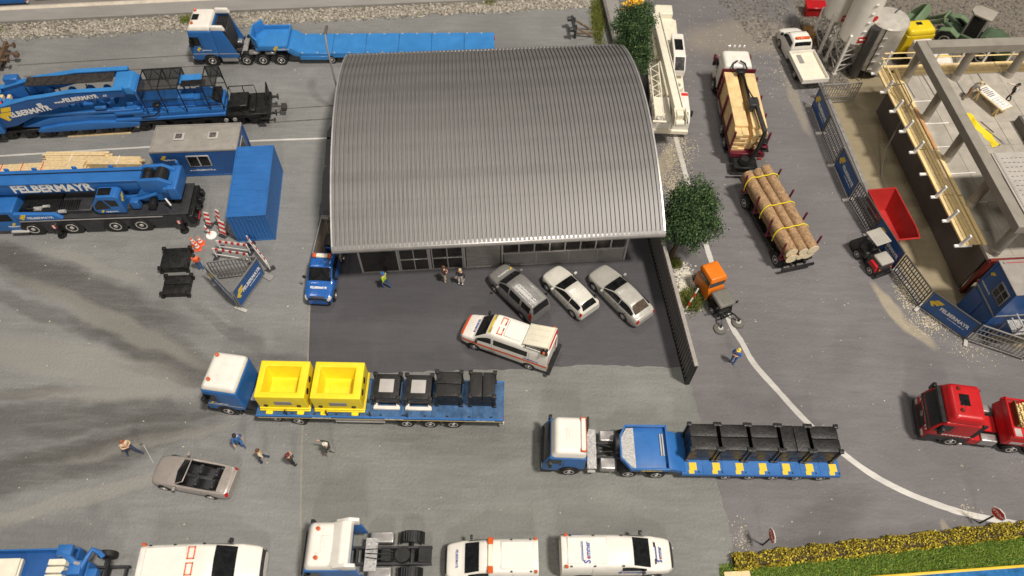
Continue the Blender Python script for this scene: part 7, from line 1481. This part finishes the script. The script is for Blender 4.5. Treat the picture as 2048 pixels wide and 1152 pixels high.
# ---------------------------------------------------------------- traffic gear in the yard
CONE = mat('cone_orange', (.85, .14, .05), .4, var=.06)
for (x, y), l in zip(((-21.98, 30.04), (-21.52, 30.14), (-21.62, 29.68)), ('left traffic cone of the three near the black weights', 'right traffic cone of the three beside the striped boards', 'nearest traffic cone, right behind the orange-vested worker')):
    t = T('traffic_cone', l, 'cone', (x, y), 10, 'orange traffic cones'); box('base', CONE, t, -.24, .24, -.24, .24, 0, .06, .04); MB().lathe([(.2, .05), (.05, .75), (.03, .76)], 18, 'z').build('body', CONE, t)
    for z in (.26, .5): r = .2-.15*(z-.05)/.7; MB().lathe([(r+.006, z), (r-.02, z+.12)], 18, 'z').build('band', PRW, t)
for (x, y), rz, l, w_, h in (((-21.35, 31.7), -15, 'left striped warning board between crane and container', .36, 1.1), ((-20.72, 31.95), -35, 'right striped warning board against the container', .34, 1.1), ((-20.15, 30.9), -25, 'large striped warning board in front of the container', .5, 1.2)):
    t = T('warning_board', l, 'warning board', (x, y), rz, 'red and white warning boards'); box('foot', DARK, t, -.3, .3, -.25, .25, 0, .1, .03); m = Matrix.Translation((0, 0, .1)) @ Matrix.Rotation(R(-14), 4, 'X')
    MB().b(-w_/2, w_/2, -.02, .02, 0, h, m).build('board', PRW, t)
    for k in range(3): z0 = .06+k*h*.34; MB().b(-w_/2-.004, w_/2+.004, -.026, .026, z0, z0+h*.17, m).build('stripe', PRR, t)
t = T('post_sign', 'white round base with a short striped post', 'post', (-20.99, 30.85)); MB().lathe([(.36, 0), (.36, .05), (.33, .06)], 24, 'z').build('base', PRW, t); MB().cy((0, 0, .05), (-.2, .1, .95), .06, n=10).build('post', PRW, t)
for f in (.25, .65): MB().cy((-.2*f, .1*f, .05+.9*f), (-.2*(f+.18), .1*(f+.18), .05+.9*(f+.18)), .066, n=10).build('band', PRR, t)
for a, c, l in (((-20.05, 29.65), (-17.95, 29.35), 'rear red and white barrier behind the yard fence'), ((-20.15, 29.0), (-17.75, 28.6), 'front red and white barrier behind the yard fence'), ((-18.1, 30.1), (-16.35, 28.05), 'slanting white barrier beside the container')):
    a, c = Vector(a), Vector(c); d = c-a; L = d.length; t = T('barrier', l, 'barrier', (*a, 0), math.degrees(math.atan2(d.y, d.x)), 'striped barriers')
    for x in (0, L): MB().tube([(x, 0, .1), (x, 0, 1.05)], .045).build('post', PRW, t); box('foot', DARK, t, x-.16, x+.16, -.35, .35, 0, .12, .03)
    for z, h in ((.85, .24), (.3, .12)): 
        box('rail', PRW, t, 0, L, -.02, .02, z, z+h, .006)
        if z > .5:
            for k in range(5): MB().pr([(.12+k*L/5, z-.003), (.12+k*L/5+.2, z-.003), (.2+k*L/5+.2, z+h+.003), (.2+k*L/5, z+h+.003)], 'y', -.026, .026).build('stripe', PRR, t)
for (x, y), rz, l in (((-16.4, 27.5), 60, 'grey concrete foot at the right corner of the fence triangle'),):
    o = box('concrete_block', GREY, None, -.24, .24, -.4, .4, 0, .13, .03); o.location = (x, y, 0); o.rotation_euler = (0, 0, R(rz)); tag(o, l, 'concrete block')
# ---------------------------------------------------------------- signs
def stop(loc, d, label, lean=0):
    t = T('stop_sign', label, 'sign', loc, math.degrees(math.atan2(d[1], d[0])), 'stop signs'); MB().cy((0, 0, 0), (0, 0, 2.0), .05, n=8).build('pole', DARK, t)
    oc = lambda r: [(r*math.cos(R(22.5+45*k)), 1.95+r*math.sin(R(22.5+45*k))) for k in range(8)]
    MB().pr(oc(.43), 'y', -.09, -.06).build('border', PRW, t); MB().pr(oc(.375), 'y', -.096, -.07).build('plate', PRR, t); text('STOP', .26, PRW, t, frame((0, -.1, 1.95), (1, 0, 0), (0, 0, 1)), bold=.02); box('clamp', GREY, t, -.06, .06, -.07, .06, 1.85, 2.0, .01)
stop((13.97, 10.55), (.1, -1), 'stop sign at the left end of the yellow hedge'); stop((26.3, 11.98), (.5, -.87), 'stop sign at the right end of the yellow hedge, beside the road line')
t = T('marker_post', 'short red and white marker post in the grass tuft by the fence', 'post', (11.42, 25.55), 0); 
for k in range(5): MB().cy((.1*k, .1*k, .36*k), (.1*(k+1), .1*(k+1), .36*(k+1)), .055, n=8).build('band', PRR if k % 2 else PRW, t)
# ---------------------------------------------------------------- front edge
t = T('tractor_truck', 'white-roofed tractor unit with bare black chassis at the front edge', 'truck', (-5.05, 9.45), 181.5)
cab(t, 5.45, 3.1, 3.35, BLUE, WHITE, zl=2.75, zw0=1.6, zw1=2.65, sl=.35, ax=4.0, beacons=((4.45, -.72), (4.4, .7)), w=1.2)
MB().pr([(2.45, 2.9), (3.1, 2.8), (3.6, 3.35), (2.9, 3.75), (2.4, 3.6)], 'y', -1.2, -1.02).build('air_deflector', WHITE, t, .05, 2); MB().pr([(2.45, 2.9), (3.1, 2.8), (3.6, 3.35), (2.9, 3.75), (2.4, 3.6)], 'y', 1.02, 1.2).build('air_deflector', WHITE, t, .05, 2); frustum(2.7, 3.9, 1.1, 3.2, 2.75, 3.2, 1.05, 3.7).build('roof_deflector', WHITE, t, .08, 3)
for s in (1, -1): MB().pr([(2.35, 1.0), (3.1, 1.0), (3.1, 2.85), (2.5, 2.9)], 'y', s*1.08, s*1.2).build('side_deflector', BLUE, t, .03); box('fuel_tank', ALU, t, .95, 2.2, min(s*.62, s*1.2), max(s*.62, s*1.2), .45, 1.02, .09, 3)
box('catwalk', CHEQ, t, 1.75, 2.4, -.85, .85, 1.02, 1.08, .01); chassis(t, -1.1, 5, (0, 4.0), fend=(), ym=1.0, w=.36)
for s in (1, -1):
    P = [(math.cos(a)*.66, .5+math.sin(a)*.62) for a in [R(5+170*i/12) for i in range(13)]]; Q = [(math.cos(a)*.6, .5+math.sin(a)*.57) for a in [R(175-170*i/12) for i in range(13)]]
    MB().pr(P+Q, 'y', s*.62, s*1.24).build('mudguard', BLACK, t)
    for k in range(7): MB().b(-.4+k*.13, -.36+k*.13, min(s*.66, s*1.2), max(s*.66, s*1.2), 1.06+.05*math.sin(k*.5), 1.12+.05*math.sin(k*.5)).build('guard_rib', DARK, t)
fifthwheel(t, .45); box('rear_plate', BLACK, t, -1.1, -.4, -.4, .4, .88, 1.0, .02); box('gear_block', BLACK, t, 1.0, 1.6, -.35, .35, .8, 1.02, .05)
for y in (-.2, 0, .2): MB().tube([(2.3, y, 1.3), (1.6, y*1.3, 1.15), (.9, y*.6, 1.05)], .03).build('air_line', BLACK, t)
# blue loader truck bottom left
t = T('blue_loader_truck', 'blue flatbed truck with loader arm at the lower left corner', 'truck', (-26.3, 7.9), 2.5)
box('bed', BLUE2, t, -2, 4.3, -1.15, 1.15, 1.05, 1.2, .02)
for q in ((-2, 4.3, 1.12, 1.2), (-2, 4.3, -1.2, -1.12), (4.24, 4.3, -1.12, 1.12)): box('side_board', BLUE, t, *q, 1.2, 1.75, .015)
chassis(t, -2, 6.6, (0, 1.4, 5.2)); box('loader_base', BLUE, t, 4.4, 5.0, -.5, .5, .9, 1.8, .05)
MB().tube([(4.7, .1, 1.7), (4.6, .3, 2.5), (4.0, .75, 2.75)], .17, 8).build('loader_column', BLUE, t); MB().tube([(4.9, .0, 2.3), (5.2, .55, 2.5), (5.35, .9, 2.5), (5.7, .75, 2.4), (5.9, .55, 2.3)], .13, 8).build('loader_arm', BLUE, t)
box('loader_block', BLUE, t, 3.75, 4.5, .55, 1.1, 2.55, 2.85, .08, 2); box('loader_block', BLUE, t, 4.35, 5.0, -.3, .4, 1.9, 2.5, .1, 2); box('loader_block', BLUE, t, 5.1, 5.6, -.6, .1, 1.5, 2.0, .08, 2); MB().cy((4.5, .3, 2.5), (4.9, .2, 2.6), .09, n=10).build('silver_pipe', RIM, t); box('support_beam', BLACK, t, 5.9, 6.05, -1.0, .6, 1.7, 1.85, .02); MB().tube([(3.7, .0, 1.6), (4.3, -.1, 1.9), (4.7, -.1, 2.2)], .12, 8).build('loader_strut', BLUE, t)
t = T('plank_pile', 'pale plank pile at the left end of the blue loader truck bed', 'timber', (-26.3, 7.9, 1.205), 2.5, 'wood on the blue truck')
for k in range(4): box('board', CREAM, t, -1.2, 1.5-rnd.random()*.15, -.6, .75, k*.13+.002, k*.13+.125, .015)
t = T('plank_pile', 'pale slotted pallets beside the loader arm of the blue truck', 'timber', (-26.3, 7.9, 1.205), 2.5, 'wood on the blue truck')
for k in range(3):
    for i in range(4): box('board', CREAM, t, 2.75+.03*k, 3.7, -.75+i*.38, -.45+i*.38, k*.15+.002, k*.15+.14, .02)
# painted board and timber at the lower right corner
o = MB().pr([(20.6, 9.02), (28, 9.72), (34, 10.25), (34, 5), (20.6, 5)], 'z', .0, .2).build('blue_board', mat('board_blue', (.02, .16, .42), .35, var=.35, vs=1.5, bump=.2), None, .02); tag(o, 'blue painted board with yellow edge at the lower right corner', 'board')
o = MB().pr([(19.4, 9.0), (28, 9.76), (34, 10.3), (34, 10.18), (28, 9.62), (19.4, 8.86)], 'z', .02, .25).build('yellow_edge', mat('edge_yellow', (.75, .5, .02), .45, var=.1), None, .02); tag(o, 'yellow edging strip between lawn and blue board', 'edging')
o = box('timber_strip', WOOD, None, 0, 1.4, -.3, .12, 0, .2, .02); o.location = (11.6, 8.95, .02); o.rotation_euler = (0, 0, R(4)); tag(o, 'pale timber offcut at the left end of the lawn', 'timber')
# ---------------------------------------------------------------- things cut by the top edge
def topbox(x, y, w_, d, h, label):
    t = T('blue_trailer', label, 'trailer', (x, y, .015), 6.5, 'blue vehicles behind the platform'); box('body', BLUE, t, 0, w_, 0, d, .2, h, .05, 2); box('underframe', DARK, t, .1, w_-.1, .1, d, 0, .25, .02); box('hazard_post', PRW, t, w_, w_+.1, -.05, .3, .2, h, .01); box('hazard_band', PRR, t, w_-.01, w_+.115, -.06, .31, h*.4, h*.7, .0)
topbox(-47, 55.2, 4.0, 3, 1.1, 'blue trailer cut by the upper left corner'); topbox(-42.5, 56.2, 2.0, 3, .9, 'blue trailer second from the upper left corner')
t = T('blue_tray', 'shallow blue tray behind the platform edge', 'tray', (-39.9, 56.7, .015), 6.5); box('floor', BLUE2, t, 0, 3.1, 0, 1.6, 0, .1, .01)
for q in ((0, 3.1, 0, .1), (0, 3.1, 1.5, 1.6), (0, .1, .1, 1.5), (3, 3.1, .1, 1.5)): box('side', BLUE, t, *q, .1, .5, .02)
t = T('white_pole', 'short white pole behind the platform', 'pole', (-35.0, 57.0, .015)); MB().tube([(0, 0, 0), (-.25, .7, 1.6)], .07).build('pole', PRW, t); MB().cy((0, 0, 0), (0, 0, .06), .15, n=12).build('base', PRW, t)
person('person in black trousers cut off by the top edge', (-36.6, 57.5), 30, DN, DN, BR, WALK, None, None, None, .015)
o = topbox(-30.4, 58.6, 3.0, 2, .8, 'blue trailer behind the platform near the blue tractor roof')
